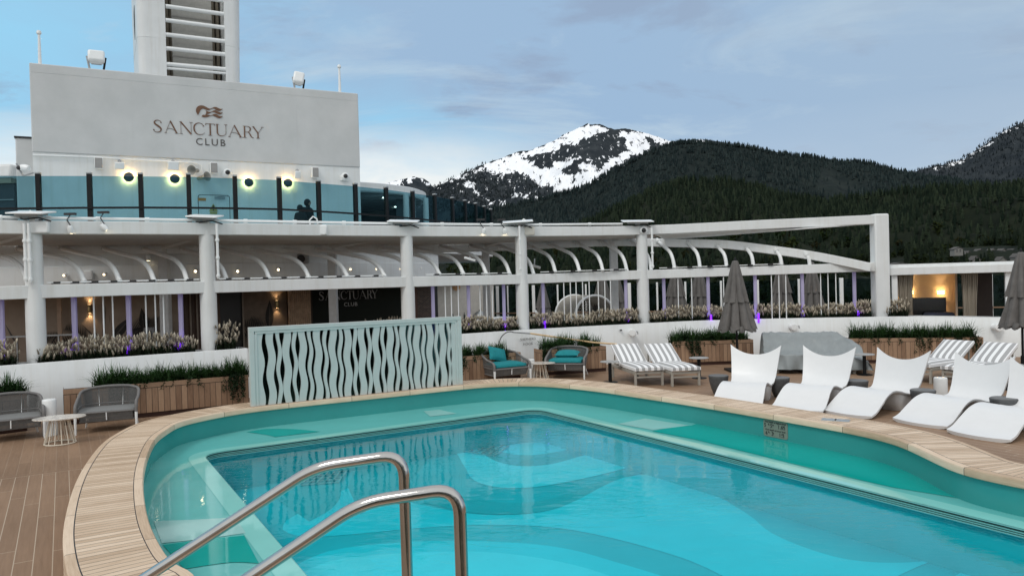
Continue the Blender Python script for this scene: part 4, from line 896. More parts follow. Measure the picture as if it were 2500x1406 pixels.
# ------------------------------------------------------------------ plants
def leafmat(name, base, tip, rough=.6):
    m, t, ns, L, b = nt(name); b.inputs['Roughness'].default_value = rough; b.inputs['Specular IOR Level'].default_value = .25
    a_ = N(t, 'ShaderNodeAttribute'); a_.attribute_name = 'tint'; L.new(a_.outputs['Color'], b.inputs['Base Color']); return m
GRASS = leafmat('grass blades', 0, 0); PLUME = leafmat('plume heads', 0, 0, .9)
def tinted(mb, cols, name, m, parent=None):
    o = mb.build(name, m, parent, smooth=False); a_ = o.data.attributes.new('tint', 'FLOAT_COLOR', 'POINT')
    a_.data.foreach_set('color', np.concatenate([np.array(cols, np.float32), np.ones((len(cols),1), np.float32)], 1).ravel()); return o
def blade(mb, cols, p, dirv, ln, w, lean, c, rg, droop=1.):
    sd = Vector((-dirv.y, dirv.x, 0))*w; P = []
    for k in (0,.4,.75,1.):
        q = p + Vector((0,0,1))*ln*(k - droop*lean*.55*k*k) + dirv*ln*lean*k*k*.9
        P.append(q)
    o = len(mb.v); mb.v += [tuple(P[0]-sd), tuple(P[0]+sd), tuple(P[1]-sd*.8), tuple(P[1]+sd*.8), tuple(P[2]-sd*.5), tuple(P[2]+sd*.5), tuple(P[3])]
    mb.f += [(o,o+1,o+3,o+2),(o+2,o+3,o+5,o+4),(o+4,o+5,o+6)]; mb.m += [0]*3
    k = rg.uniform(.6,1.5); b = [q*.55*k for q in c]; m_ = [q*k for q in c]; t_ = [q*1.5*k for q in c]; cols += [b,b,m_,m_,t_,t_,t_]
def plumes(name, label, path, wd, hgt, dens, seed):
    """row of plants with pale plume heads; pa, pb are the ends of the row at soil level"""
    rg = random.Random(seed); mb, cols = MB(), []; pm_, pc = MB(), []; pa = path[0].copy(); ln = sum((q-p).length for p, q in zip(path, path[1:]))
    def spot():
        k = rg.random()*(len(path)-1); i = min(int(k), len(path)-2); d = path[i+1]-path[i]; o_ = Vector((d.y,-d.x,0)).normalized()
        return path[i]+d*(k-i), (-o_ if o_.y > 0 else o_)
    for i in range(int(ln*dens*3.2)):
        p, out = spot(); p = p + out*rg.uniform(-wd, wd*.9); g = rg.random()*6.28
        blade(mb, cols, p, Vector((math.cos(g), math.sin(g), 0)), hgt*rg.uniform(.45,.8), .014, rg.uniform(.2,1.1), (.010,.019,.007), rg)
    for i in range(int(ln*dens)):
        p, out = spot(); p = p + out*rg.uniform(-wd*.8, wd*.85); h = hgt*rg.uniform(.45,1.12)*(1+.10*math.sin(p.x*2.3+seed)+.08*math.sin(p.x*5.1)); g = rg.random()*6.28; tilt = rg.uniform(.02,.45)
        ax_ = Vector((math.cos(g)*tilt, math.sin(g)*tilt, 1)).normalized(); L_ = rg.uniform(.10,.17); r = rg.uniform(.018,.030); q = p + Vector((ax_.x*h*.7, ax_.y*h*.7, h-L_))
        k = rg.uniform(.4,1.15); o = len(pm_.v); s1 = ax_.orthogonal().normalized(); s2 = ax_.cross(s1)
        for f_, rr, cc in ((0,.35,(.16,.12,.085)),(.3,1.,(.36,.31,.235)),(.65,.75,(.53,.47,.37)),(1.,.05,(.66,.60,.48))):
            for a3 in range(4):
                gg = a3*1.5708+f_*2; pm_.v.append(tuple(q + ax_*L_*f_ + (s1*math.cos(gg)+s2*math.sin(gg))*r*rr*rg.uniform(.7,1.3))); pc.append([u*k for u in cc])
        for s_ in range(3):
            for a3 in range(4): pm_.f.append((o+s_*4+a3, o+s_*4+(a3+1)%4, o+s_*4+4+(a3+1)%4, o+s_*4+4+a3)); pm_.m.append(0)
    t_ = thing(name, label, 'plants', pa, 'plume plants on the planter walls', 'stuff')
    tinted(mb, cols, 'leaves', GRASS, t_); tinted(pm_, pc, 'plume_heads', PLUME, t_)
WXL = [(-130,60),(112,487),(535,588)]; WXR = [(1128,1262),(1296,1556),(1592,2120),(2160,2208)]
LBP = ['pale plume plants left of the leftmost column','pale plume plants between the leftmost and second columns','short clump of pale plume plants at the end of the left wall','pale plume plants between the wave screen and fourth column','pale plume plants in front of the wicker daybed','long row of pale plume plants behind the large closed umbrella','tall clump of pale plume plants right of the square post']
for j, (xa, xb) in enumerate(WXL+WXR):
    T, Y_ = (WL, WYL) if j < 3 else (WR, WYR)
    seg_ = 1 if xb-xa < 200 else 3
    n_ = max(2, int((xb-xa)/25)); path = [along(T, Y_, xa+(xb-xa)*i/n_, .40)-Vector((0,0,.06)) for i in range(n_+1)]
    plumes('plume_plants', LBP[j], path, .24, (.49 if j != 2 else .60) if j != 6 else .66, 185 if j < 3 else 200, 40+j)
pa, pb = at(905,772,22.4), at(1000,772,22.4); pa.z = pb.z = 1.05
plumes('plume_plants', 'pale plume plants peeking over the wave screen', [pa, pb], .2, .55, 90, 61)
TEAKD = None
def slat_wood(name, cols, per=.115):
    m, t, ns, L, b = nt(name); b.inputs['Roughness'].default_value = .65
    uv = N(t, 'ShaderNodeUVMap'); sp = N(t, 'ShaderNodeSeparateXYZ'); L.new(uv.outputs[0], sp.inputs[0])
    def M(op, a, b_=None):
        n_ = N(t, 'ShaderNodeMath', operation=op)
        for i, q in enumerate((a, b_)):
            if q is None: continue
            if isinstance(q, (int, float)): n_.inputs[i].default_value = q
            else: L.new(q, n_.inputs[i])
        return n_.outputs[0]
    u, v = sp.outputs[0], sp.outputs[1]; pu = M('MULTIPLY', u, 1/per); cap = M('GREATER_THAN', v, .0)
    w = N(t, 'ShaderNodeTexWhiteNoise'); w.noise_dimensions = '1D'; L.new(M('MULTIPLY', M('FLOOR', pu), M('LESS_THAN', v, .62)), w.inputs['W'])
    cb = N(t, 'ShaderNodeCombineXYZ'); L.new(M('ADD', M('MULTIPLY', u, 35.), M('MULTIPLY', w.outputs[0], 50.)), cb.inputs[0]); L.new(M('MULTIPLY', v, 5.), cb.inputs[1])
    nz = N(t, 'ShaderNodeTexNoise', Scale=1.0, Detail=6.0, Roughness=.65); L.new(cb.outputs[0], nz.inputs[0])
    r = N(t, 'ShaderNodeValToRGB'); L.new(M('ADD', M('MULTIPLY', nz.outputs[0], .6), M('MULTIPLY', w.outputs[0], .5)), r.inputs[0])
    r.color_ramp.elements[0].position = .25; r.color_ramp.elements[1].position = .85; r.color_ramp.elements[0].color = c4(cols[0]); r.color_ramp.elements[1].color = c4(cols[1])
    sm = M('MULTIPLY', M('LESS_THAN', M('FRACT', pu), .07), M('LESS_THAN', v, .62)); sm = M('MAXIMUM', sm, M('LESS_THAN', M('ABSOLUTE', M('SUBTRACT', v, .62)), .006))
    mx = N(t, 'ShaderNodeMix', data_type='RGBA'); L.new(sm, mx.inputs[0]); L.new(r.outputs[0], mx.inputs[6]); mx.inputs[7].default_value = (.012,.008,.006,1); L.new(mx.outputs[2], b.inputs['Base Color'])
    bp = N(t, 'ShaderNodeBump', Strength=.6, Distance=.006); L.new(M('SUBTRACT', M('MULTIPLY', nz.outputs[0], .2), sm), bp.inputs['Height']); L.new(bp.outputs[0], b.inputs['Normal'])
    return m
BOXW = slat_wood('planter timber', ((.20,.115,.068),(.40,.26,.165)))
KICK = mat('dark red kick board', (.045,.014,.008), .6)
PH = .72
PB = [('timber planter box with spiky grass at the left edge behind a loveseat', (-190,13.7),(57,14.75), (0,1), 1.0),
      ('long timber planter box trailing ivy behind the left woven loveseats', (146,15.2),(600,16.95), (.18,1.0), 1.0),
      ('timber planter box behind the left teal cushioned armchair', (1100,19.55),(1267,20.55), (.0,.80), .8),
      ('timber planter box below the wooden pole beside the shepherd lettering', (1320,21.0),(1476,21.7), (.05,.9), 1.),
      ('timber planter box behind the large closed umbrella', (1640,22.5),(1836,22.55), (.0,.93), 1.0),
      ('long timber planter box behind the right striped loungers', (2072,22.0),(2398,21.3), (.03,.96), 1.1)]
for j, (lab, (xa, ya), (xb, yb), (f0, f1), gs) in enumerate(PB):
    a_ = Vector(((xa-CX)/FPX*ya, ya, 0)); b_ = Vector(((xb-CX)/FPX*yb, yb, 0)); d = b_-a_; ln = d.length; e = d.normalized(); nn = Vector((-e.y, e.x, 0)); dep = .62
    t_ = thing('planter_box', lab, 'planter', a_, 'timber planter boxes along the white wall')
    mb = MB(); mb.uv = []
    for p0_, p1_, ua in ((a_,b_,0.),(b_,b_+nn*dep,7.),(a_+nn*dep,a_,13.)):
        l_ = (p1_-p0_).length
        mb.add([p0_+Vector((0,0,.10)), p1_+Vector((0,0,.10)), p1_+Vector((0,0,PH)), p0_+Vector((0,0,PH))], [(0,1,2,3)]); mb.uv += [(ua,.1),(ua+l_,.1),(ua+l_,PH),(ua,PH)]
    mb.add([a_+Vector((0,0,PH)), b_+Vector((0,0,PH)), b_+nn*.06+Vector((0,0,PH+.001)), a_+nn*.06+Vector((0,0,PH+.001))], [(0,1,2,3)]); mb.uv += [(0,.7),(ln,.7),(ln,.71),(0,.71)]
    mb.build('timber_box', BOXW, t_, smooth=False)
    MB().extr([a_+nn*.04, b_+nn*.04, b_+nn*dep, a_+nn*dep], (0,0,.10)).build('kick_board', KICK, t_, smooth=False)
    MB().poly([a_+nn*.06+Vector((0,0,PH-.05)), b_+nn*.06+Vector((0,0,PH-.05)), b_+nn*dep+Vector((0,0,PH-.05)), a_+nn*dep+Vector((0,0,PH-.05))]).build('soil', mat('dark soil', (.012,.012,.010), .9), t_, smooth=False)
    rg = random.Random(90+j); mb, cols = MB(), []
    g0, g1 = f0*ln, f1*ln
    nc = max(3, int((g1-g0)/.20))
    for c in range(nc*2):
        ctr = a_ + e*(g0+(g1-g0)*(c+.5+rg.uniform(-.4,.4))/(nc*2)) + nn*rg.uniform(.10,.5); sc_ = gs*rg.uniform(.72,1.12)
        for i in range(130):
            g = rg.random()*6.28; p = ctr + Vector((rg.gauss(0,.06), rg.gauss(0,.06), PH-.06))
            blade(mb, cols, p, Vector((math.cos(g), math.sin(g), 0)), sc_*rg.uniform(.26,.62), .009, rg.uniform(.15,1.2), (.018,.050,.012), rg)
    gr_ = tinted(mb, cols, 'grass_tuft', GRASS); tag(gr_, ['spiky dark green grass at the left edge above a woven loveseat','long mass of spiky dark grass above the left planter box','spiky dark grass behind the left teal armchair','spiky dark grass crossed by the wooden pole','spiky dark grass behind the large closed umbrella','long mass of spiky dark grass behind the right striped loungers'][j], 'grass', 'grass in the timber planters', 'stuff')
    if j != 0:                                              # trailing ivy over the front of the box
        mb, cols = MB(), []; starts = [g0+(g1-g0)*rg.random() for _ in range(int(ln*4.5))]
        cl = [g0+(g1-g0)*rg.random() for _ in range(max(2, int(ln*.9)))]
        starts += [c+rg.gauss(0,.1) for c in cl for _ in range(9)]
        for s0 in starts:
            deep = max([math.exp(-((s0-c)/.16)**2) for c in cl]); L_ = rg.uniform(.08,.2)+deep*rg.uniform(.1,.42); x_ = s0; z_ = PH+.03; out_ = .03
            while z_ > PH-L_ and z_ > .14:
                p = a_ + e*min(max(x_,.02),ln) - nn*out_ + Vector((0,0,z_))
                for q in range(2):
                    A_ = Vector((rg.uniform(-1,1), rg.uniform(-1,1), rg.uniform(-1,1))).normalized()*rg.uniform(.015,.03); B_ = Vector((rg.uniform(-1,1), rg.uniform(-1,1), rg.uniform(-1,1))).normalized()*rg.uniform(.012,.022)
                    pp = p+Vector((rg.gauss(0,.02), rg.gauss(0,.015), rg.gauss(0,.015))); mb.add([pp-A_, pp+B_, pp+A_, pp-B_], [(0,1,2,3)]); k = rg.uniform(.5,1.5); cols += [[.012*k,.030*k,.010*k]]*4
                x_ += rg.gauss(0,.018); z_ -= .02; out_ = min(.07, max(.015, out_+rg.gauss(0,.008)))
        iv = tinted(mb, cols, 'trailing_ivy', GRASS); tag(iv, ['','dark ivy trailing down the left planter box','dark ivy trailing behind the left teal armchair','dark ivy trailing behind the right teal armchair','dark ivy trailing below the large closed umbrella','dark ivy trailing down the planter behind the right striped loungers'][j], 'ivy', 'ivy on the timber planters', 'stuff')
# ------------------------------------------------------------------ fittings on the planter wall
WFL = ['round white wall fixture left of the large closed umbrella','round white wall fixture above the grey covered furniture','round white wall fixture beside the umbrella at the right edge']
for j, (x, y) in enumerate(((1543,812),(1937,798),(2434,799))):
    p = at(x, y, interp(x, WR)-.16); t_ = thing('wall_fixture', WFL[j], 'wall fixture', p, 'round fixtures on the white wall'); Mx = Matrix.Rotation(R(90), 3, 'X')
    MB().lathe([(.10,-.16),(.085,-.06),(.09,.0),(.115,.01),(.115,.09),(.10,.11),(.05,.112)], p, 20, Mx).build('drum', WHITE2, t_)
    MB().tube([p+Vector((.1,-.03,.03)), p+Vector((.17,-.02,.03)), p+Vector((.18,-.02,-.05))], .018, 8).build('valve', GREYP, t_)
# shepherd hook: pole and loop on the wall
def onwall(x, y, f=.1): return at(x, y, interp(x, WR)-f)
t_ = thing('rescue_hook', 'long wooden rescue pole with black loop hooked on the white wall', 'rescue hook', onwall(1250,811))
P = [onwall(1252,810.5,.12), onwall(1295,814,.12), at(1400,829,21.6), at(1450,836,21.4), at(1506,840,21.3)]
MB().tube([P[0],P[1]], .022, 8).build('pole_socket', GREYP, t_); MB().tube(P[1:], .024, 8).build('pole', mat('pale wood pole', (.60,.42,.22), .5), t_)
MB().tube(catmull([onwall(1255,810,.12), onwall(1240,810,.12), onwall(1226,820,.12), onwall(1219,835,.12), onwall(1217,848,.2), onwall(1222,860,.5), onwall(1230,866,.6), onwall(1244,872,.7)], 5), .014, 8).build('hook_loop', BLACKP, t_)
pw = onwall(1287,833,.0); a_, b_ = onwall(1270,833,0), onwall(1304,833,0); ex = (b_-a_); ex.z = 0; ex.normalize(); nz_ = ex.cross(Vector((0,0,1)))
if nz_.y > 0: nz_ = -nz_
M_ = frame(pw+nz_*.05, ex, (0,0,1), nz_); mb = MB(); text_mesh(mb, 'SHEPHERD', .105, M_@Matrix.Translation((0,.065,0)), space=1.1); text_mesh(mb, 'HOOK', .105, M_@Matrix.Translation((0,-.075,0)), space=1.15)
tag(mb.build('hook_lettering', mat('stencil paint', (.10,.09,.085), .6), smooth=False), 'dark stencilled words SHEPHERD HOOK on the white wall', 'lettering')
p = onwall(1516,806,.04); MB().box(p, (.07,.05,.04)).build('wall_clip', BLACKP); tag(bpy.data.objects['wall_clip'], 'tiny black clip on the white wall left of a round fixture', 'clip')
# ------------------------------------------------------------------ deck house with the big lettered wall
WA, WB = at(77,300,24.0), at(875,300,29.0)
wx = Vector((WB.x-WA.x, WB.y-WA.y, 0)); WLn = wx.length; wx.normalize(); wn = Vector((wx.y, -wx.x, 0))    # wn faces the pool
ZT, ZD, ZS = 9.93, 4.0, 7.12
def wp(u, z, d=0.): return Vector((WA.x, WA.y, 0)) + wx*u + Vector((0,0,z)) + wn*d
def won(px, py, d=.02): return pl(px, py, wp(0,0,d), wn)
DHW = mat('weathered white paint', (.60,.61,.61), .5, var=.06, scale=.9, col2=(.52,.535,.535), bump=.05, bscale=5)
HS_ = thing('deck_house', 'big white deck house with brown SANCTUARY CLUB lettering', 'building', wp(0,ZD))
MB().extr([wp(-.01,ZS,.03), wp(WLn+.01,ZS,.03), wp(WLn+.01,ZT,.03), wp(-.01,ZT,.03)], wn*-4.).build('upper_wall', DHW, HS_, smooth=False, bevel=.03)
MB().extr([wp(0,ZD), wp(WLn,ZD), wp(WLn,ZS-.002), wp(0,ZS-.002)], wn*-3.9).build('lower_wall', WHITE, HS_, smooth=False)
q0 = at(22,340,25.2); MB().box((q0.x+1.6, q0.y+.9, (7.72+ZD)/2), (3.2, 1.6, 7.72-ZD), math.atan2(wx.y,wx.x)).build('side_block', DHW, HS_, bevel=.03)
MB().box((q0.x+1.6, q0.y+.9, 7.745), (3.26, 1.66, .05), math.atan2(wx.y,wx.x)).build('roof_edge', BLACKP, HS_)
for u_ in (WLn*.27, WLn*.52, WLn*.78): MB().box(wp(u_, (ZS+ZT)/2, .031), (.012,.006,ZT-ZS-.1), math.atan2(wx.y,wx.x)).build('plate_seam', DHW, HS_, smooth=False)
MB().box(wp(WLn/2, ZT-.28, .031), (WLn-.1,.008,.014), math.atan2(wx.y,wx.x)).build('plate_seam', DHW, HS_, smooth=False)
# door
dr = MB(); D0, D1 = won(477,500), won(567,500); u0, u1 = (D0-wp(0,0)).dot(wx), (D1-wp(0,0)).dot(wx); zt = won(520,470).z
def rrp(u0, u1, z0, z1, r, d): return [wp(u0,z0,d)] + [wp(u1,z0,d)] + [wp(u1-r+r*math.cos(R(a)), z1-r+r*math.sin(R(a)), d) for a in range(0,91,15)] + [wp(u0+r+r*math.cos(R(a)), z1-r+r*math.sin(R(a)), d) for a in range(90,181,15)]
door = MB().extr(rrp(u0, u1, ZD, zt, .16, .05), wn*-.06).build('door', WHITE, HS_, smooth=False)
MB().extr(rrp(u0+.08, u1-.08, ZD+.02, zt-.09, .09, .062), wn*-.02).build('door_leaf_seam', mat('door seam', (.10,.11,.11), .6), door, smooth=False)
MB().extr(rrp(u0+.105, u1-.105, ZD+.045, zt-.115, .07, .075), wn*-.02).build('door_leaf', WHITE, door, smooth=False)
MB().box(wp(u1-.42, zt-.19, .10), (.34,.07,.07), math.atan2(wx.y,wx.x)).tube([wp(u1-.5,zt-.16,.13), wp(u1-.2,zt-.12,.16), wp(u1-.15,zt-.13,.08)], .012).build('door_closer', GREYP, door)
c = won(493,487,.08); MB().extr([c-wx*.13-Vector((0,0,.05)), c+wx*.13-Vector((0,0,.05)), c+wx*.13+Vector((0,0,.05)), c-wx*.13+Vector((0,0,.05))], wn*.006).build('door_label', mat('orange label', (.55,.22,.06), .5), door, smooth=False)
c = won(521,508,.08); tri_ = MB().extr([c-wx*.15+Vector((0,0,-.12)), c+wx*.15+Vector((0,0,-.12)), c+Vector((0,0,.15))], wn*.006).build('warning_triangle', mat('dark yellow sign', (.45,.36,.12), .5), door, smooth=False)
MB().extr([c-wx*.12+Vector((0,0,-.21)), c+wx*.12+Vector((0,0,-.21)), c+wx*.12+Vector((0,0,-.135)), c-wx*.12+Vector((0,0,-.135))], wn*.006).build('sign_strip', mat('dark yellow sign', (.45,.36,.12), .5), door, smooth=False)
mb = MB(); mb.extr([c+wx*-.018+Vector((0,0,-.04)), c+wx*.018+Vector((0,0,-.04)), c+wx*.025+Vector((0,0,.085)), c+wx*-.025+Vector((0,0,.085))], wn*.012).box(c+Vector((0,0,-.075))+wn*.008, (.036,.012,.036), math.atan2(wx.y,wx.x)); mb.build('warning_mark', BLACKP, tri_, smooth=False)
# lettering: thick and thin ribbons
TK, TN = .105, .022
LET = {
 'S': (.62, [[(.55,.80,.03),(.52,.90,.03),(.42,.97,.035),(.30,.985,.05),(.17,.93,.07),(.10,.80,.10),(.17,.66,.13),(.34,.52,.14),(.50,.37,.13),(.54,.22,.10),(.47,.08,.07),(.33,.015,.05),(.18,.02,.035),(.08,.09,.03),(.05,.20,.03)]], [(.055,.19,.05),(.545,.81,.05)]),
 'A': (.80, [[(.06,.0,TN),(.37,1.0,TN)],[(.36,1.0,.10),(.74,.0,TK)],[(.17,.36,TN),(.35,.37,TN),(.50,.32,TN),(.60,.22,TN)],[(.0,.01,TN),(.14,.01,TN)],[(.62,.01,TN),(.84,.01,TN)]], []),
 'N': (.80, [[(.09,.0,TN),(.09,1.0,TN)],[(.08,1.0,TK),(.72,.0,TK)],[(.72,.0,TN),(.72,1.0,TN)],[(.0,.01,TN),(.19,.01,TN)],[(.62,.985,TN),(.82,.985,TN)],[(.0,.985,TN),(.12,.985,TN)]], []),
 'C': (.80, [[(.68,.75,.03),(.60,.90,.03),(.48,.97,.03),(.36,.98,.05),(.20,.90,.08),(.09,.72,.10),(.07,.50,.115),(.11,.28,.10),(.22,.10,.07),(.38,.02,.045),(.54,.04,.03),(.68,.13,TN),(.74,.2,TN)]], [(.67,.76,.055)]),
 'T': (.66, [[(.33,.0,TK),(.33,1.0,TK)],[(.04,.975,.03),(.62,.975,.03)],[(.06,.98,.05),(.02,.83,TN)],[(.60,.98,.05),(.64,.83,TN)],[(.21,.01,TN),(.45,.01,TN)]], []),
 'U': (.78, [[(.12,1.0,TK),(.12,.36,TK),(.15,.18,.09),(.24,.06,.06),(.38,.02,.045),(.52,.06,.03),(.62,.18,TN),(.655,.36,TN),(.655,1.0,TN)],[(.02,.985,TN),(.24,.985,TN)],[(.56,.985,TN),(.75,.985,TN)]], []),
 'R': (.72, [[(.13,.0,TK),(.13,1.0,TK)],[(.13,.98,TN),(.33,.98,.03),(.46,.92,.07),(.52,.77,.105),(.47,.60,.07),(.34,.50,.03),(.13,.49,TN)],[(.34,.49,.04),(.45,.40,.08),(.53,.20,.10),(.62,.05,.06),(.72,.03,TN)],[(.02,.01,TN),(.25,.01,TN)],[(.02,.985,TN),(.13,.985,TN)]], []),
 'Y': (.72, [[(.07,1.0,TK),(.37,.45,.10)],[(.66,1.0,TN),(.37,.43,TN)],[(.37,.47,TK),(.37,.0,TK)],[(.0,.985,TN),(.16,.985,TN)],[(.57,.985,TN),(.74,.985,TN)],[(.26,.01,TN),(.49,.01,TN)]], [])}
def serif_word(mb, word, xs, h, M, depth=.012):
    """xs: left edges and widths of the letters, in the local frame of M"""
    for ch, (x0, w) in zip(word, xs):
        adv, rib, balls = LET[ch]; sx = w/adv
        for r_ in rib:
            pts = [(a*sx, b*h, c*h) for a, b, c in r_]
            if len(pts) > 3:
                cmx = catmull([(a, b, c) for a, b, c in pts], 4); pts = [(v.x, v.y, v.z) for v in cmx]
            L_, R_ = [], []
            for i, (a, b, c) in enumerate(pts):
                p, q = pts[max(0,i-1)], pts[min(len(pts)-1,i+1)]; t_ = Vector((q[0]-p[0], q[1]-p[1])).normalized(); nn = Vector((-t_.y, t_.x))*c/2
                L_.append((x0+a+nn.x, b+nn.y)); R_.append((x0+a-nn.x, b-nn.y))
            for i in range(len(pts)-1):
                Q = [M@Vector((x, y, 0)) for x, y in (L_[i], R_[i], R_[i+1], L_[i+1])]; mb.extr(Q, (M.to_3x3()@Vector((0,0,1)))*depth)
        for a, b, r_ in balls:
            mb.extr([M@Vector((x0+a*sx+r_*h*math.cos(g*.5236), b*h+r_*h*math.sin(g*.5236), 0)) for g in range(12)], (M.to_3x3()@Vector((0,0,1)))*depth)
def wfr(px, py, d=.034):
    return frame(won(px, py, d), wx, (0,0,1), wn)
BRZ = mat('bronze lettering', (.15,.075,.042), .45, .2)
GRYL = mat('grey lettering', (.085,.075,.07), .5)
e0 = won(374,322.6,.034); hcap = won(374,292.7,.034).z - e0.z
def cu(x): return (won(x/2.511, 318, .034)-e0).dot(wx)
XS = [(a, b) for a, b in ((938,995),(1008,1090),(1100,1180),(1183,1260),(1257,1320),(1320,1397),(1398,1482),(1487,1553),(1545,1614))]
mb = MB(); serif_word(mb, 'SANCTUARY', [(cu(a), cu(b)-cu(a)) for a, b in XS], hcap, frame(e0, wx, (0,0,1), wn)); mb.build('sanctuary_lettering', BRZ, HS_, smooth=False)
mb = MB(); text_mesh(mb, 'CLUB', .34, wfr(514.5,348.5), .02, 1.28); mb.build('club_lettering', GRYL, HS_, smooth=False)
EM = [[(420,400),(395,370),(372,320),(368,280),(380,235),(410,198),(450,178),(500,172),(550,182),(600,205),(650,235),(695,252),(730,245),(770,222),(810,210),(850,215),(890,235),(930,252),(965,258),(998,250),(970,282),(940,298),(900,300),(860,290),(820,265),(790,248),(760,245),(730,258),(700,275),(665,288),(635,285),(600,272),(560,252),(530,247),(500,260),(475,285),(460,315),(440,360)],
 [(605,290),(650,318),(700,330),(740,318),(780,295),(820,288),(860,300),(900,325),(950,342),(998,338),(970,370),(930,385),(890,380),(850,360),(800,335),(760,325),(720,340),(680,362),(640,372),(600,368),(612,345),(605,330),(615,320)],
 [(610,372),(650,395),(700,408),(740,403),(780,380),(820,372),(860,385),(900,412),(950,430),(998,422),(970,455),(930,475),(890,472),(850,450),(800,425),(760,410),(720,415),(680,430),(640,445),(590,452),(540,448),(503,432),(515,405),(540,392),(570,397),(590,395),(600,370)]]
mb = MB()
for E_ in EM: mb.extr([won(440+x/9.615, 240+y/9.615, .034) for x, y in E_], wn*.015)
mb.build('emblem', BRZ, HS_, smooth=False)
# lamps, loudspeakers, cameras on that wall
HALO = mat('lamp halo ring', (1,.8,.45), .5, emit=(1,.62,.22), estr=42)
RLL = ['glowing round wall lamp, leftmost of four, below a white floodlight box','glowing round wall lamp left of the white steel door','glowing round wall lamp just right of the white steel door','glowing round wall lamp, rightmost, left of the two people']
AZW = math.atan2(wx.y, wx.x)
def wmat(): return frame((0,0,0), wx, (0,0,1), wn).to_3x3()
for j, (x, y) in enumerate(((314,434),(426,438),(606,447),(701,448))):
    c = won(x, y, .0); t_ = thing('wall_lamp', RLL[j], 'wall lamp', c, 'round glowing lamps on the deck house wall'); Q = wmat()
    MB().lathe([(.075,.005),(.075,.06)], c, 20, Q).build('stem', BLACK, t_)
    MB().lathe([(.14,.10),(.14,.118),(.09,.119)], c, 28, Q).build('glow_ring', HALO, t_)
    MB().lathe([(.06,.12),(.158,.12),(.158,.155),(.135,.17),(.001,.171)], c, 28, Q).build('disc', mat('lamp disc', (.06,.075,.085), .3), t_, ang=50)
    MB().lathe([(.062,.06),(.13,.1)], c, 28, Q).build('back_reflector', HALO, t_)
SPK = mat('loudspeaker grey', (.30,.29,.28), .6)
for j, (x, y, w, h) in enumerate(((241,399,18,27),(522,411,17,26),(769,422,16,25))):
    c = won(x, y, .14); t_ = thing('loudspeaker', ['grey box loudspeaker at the left end of the deck house wall','grey box loudspeaker above the white steel door','grey box loudspeaker above the two people'][j], 'loudspeaker', c, 'box loudspeakers on the deck house wall'); k = c.y/FPX
    MB().box(c, (w*k*1.05, .2, h*k), AZW).build('cabinet', WHITE2, t_, bevel=.02); MB().box(c+wn*.105, (w*k*.9, .02, h*k*.92), AZW).build('grille', SPK, t_, bevel=.01); MB().box(c-wn*.12, (.08,.06,.12), AZW).build('bracket', WHITE2, t_)
for j, (x, y, w, h) in enumerate(((292,405,22,17),(423,405,25,22),(727,427,14,18))):
    c = won(x, y, .2); k = c.y/FPX; t_ = thing('flood_box', ['white floodlight box above the leftmost round lamp','wide white box above the second round lamp','white floodlight box above the rightmost round lamp'][j], 'floodlight', c, 'white boxes on the deck house wall')
    MB().box(c, (w*k, .12, h*k), AZW, Matrix.Rotation(AZW,3,'Z')@Matrix.Rotation(R(12),3,'X')).build('case', WHITE2, t_, bevel=.03)
    MB().box(c-wn*.12+Vector((0,0,.16)), (.10,.2,.06), AZW).tube([c+Vector((0,0,.1)), c-wn*.05+Vector((0,0,.2)), c-wn*.18+Vector((0,0,.17))], .02, 8).build('arm', GREYP, t_)
HORN = mat('horn grey', (.30,.29,.26), .55)
for j, (x, y, yaw, pt) in enumerate(((474,416,-35,12),(497,433,40,-14))):
    c = won(x, y, .28); t_ = thing('horn_speaker', ['grey horn loudspeaker pointing left beside the box loudspeaker','grey horn loudspeaker pointing right and down above the door'][j], 'loudspeaker', c, 'horn loudspeakers')
    d = (wn + wx*math.tan(R(yaw)) + Vector((0,0,math.tan(R(pt))*-.6))).normalized(); Q = frame((0,0,0), d.orthogonal(), d.cross(d.orthogonal()), d).to_3x3()
    MB().lathe([(.05,-.26),(.07,-.22),(.075,-.08),(.10,.06),(.165,.17),(.155,.165),(.09,.05),(.03,.0)], c, 20, Q).build('horn', HORN, t_); MB().tube([c-d*.1, won(x,y,.02)], .02, 8).build('bracket', GREYP, t_)
for j, (x, y) in enumerate(((555,422),(842,431))):
    c = won(x, y, .10); t_ = thing('dome_camera', ['white dome camera above the right edge of the steel door','white dome camera at the right end of the deck house wall'][j], 'camera', c, 'dome cameras on the deck house'); Q = wmat()
    MB().box(c-wn*.04+Vector((0,0,-.06)), (.32,.12,.2), AZW).build('bracket', WHITE2, t_, bevel=.03); MB().lathe([(.14,-.05),(.14,.05),(.10,.10),(.08,.105)], c, 18, Q).build('housing', WHITE2, t_); MB().ball(c+wn*.10, .085, 14, 9).build('lens_dome', mat('black dome', (.01,.01,.012), .08), t_)
c = won(71,411,.2)-wx*.12; t_ = thing('bracket_camera', 'white camera on an angled bracket left of the deck house corner', 'camera', c); MB().lathe([(.10,-.14),(.12,.0),(.10,.1)], c, 14, Matrix.Rotation(R(-80),3,'Y')).build('housing', WHITE2, t_); MB().ball(c-wx*.15, .07, 12, 8).build('lens_dome', BLACKP, t_); MB().bar(c+Vector((-.25,0,.15)), c+Vector((-.05,0,-.25)), .04,.04).bar(c+Vector((-.05,0,-.25)), c+Vector((.25,.05,-.15)), .04, .04).build('bracket', GREYP, t_)
t_ = thing('wall_conduit', 'thin white conduit running along the deck house wall above the lamps', 'conduit', won(80,379))
MB().tube([won(80,379,.06), won(230,384,.06), won(300,389,.06), won(478,398,.06), won(491,403,.06), won(494,420,.06)], .022, 8).build('pipe', WHITE2, t_)
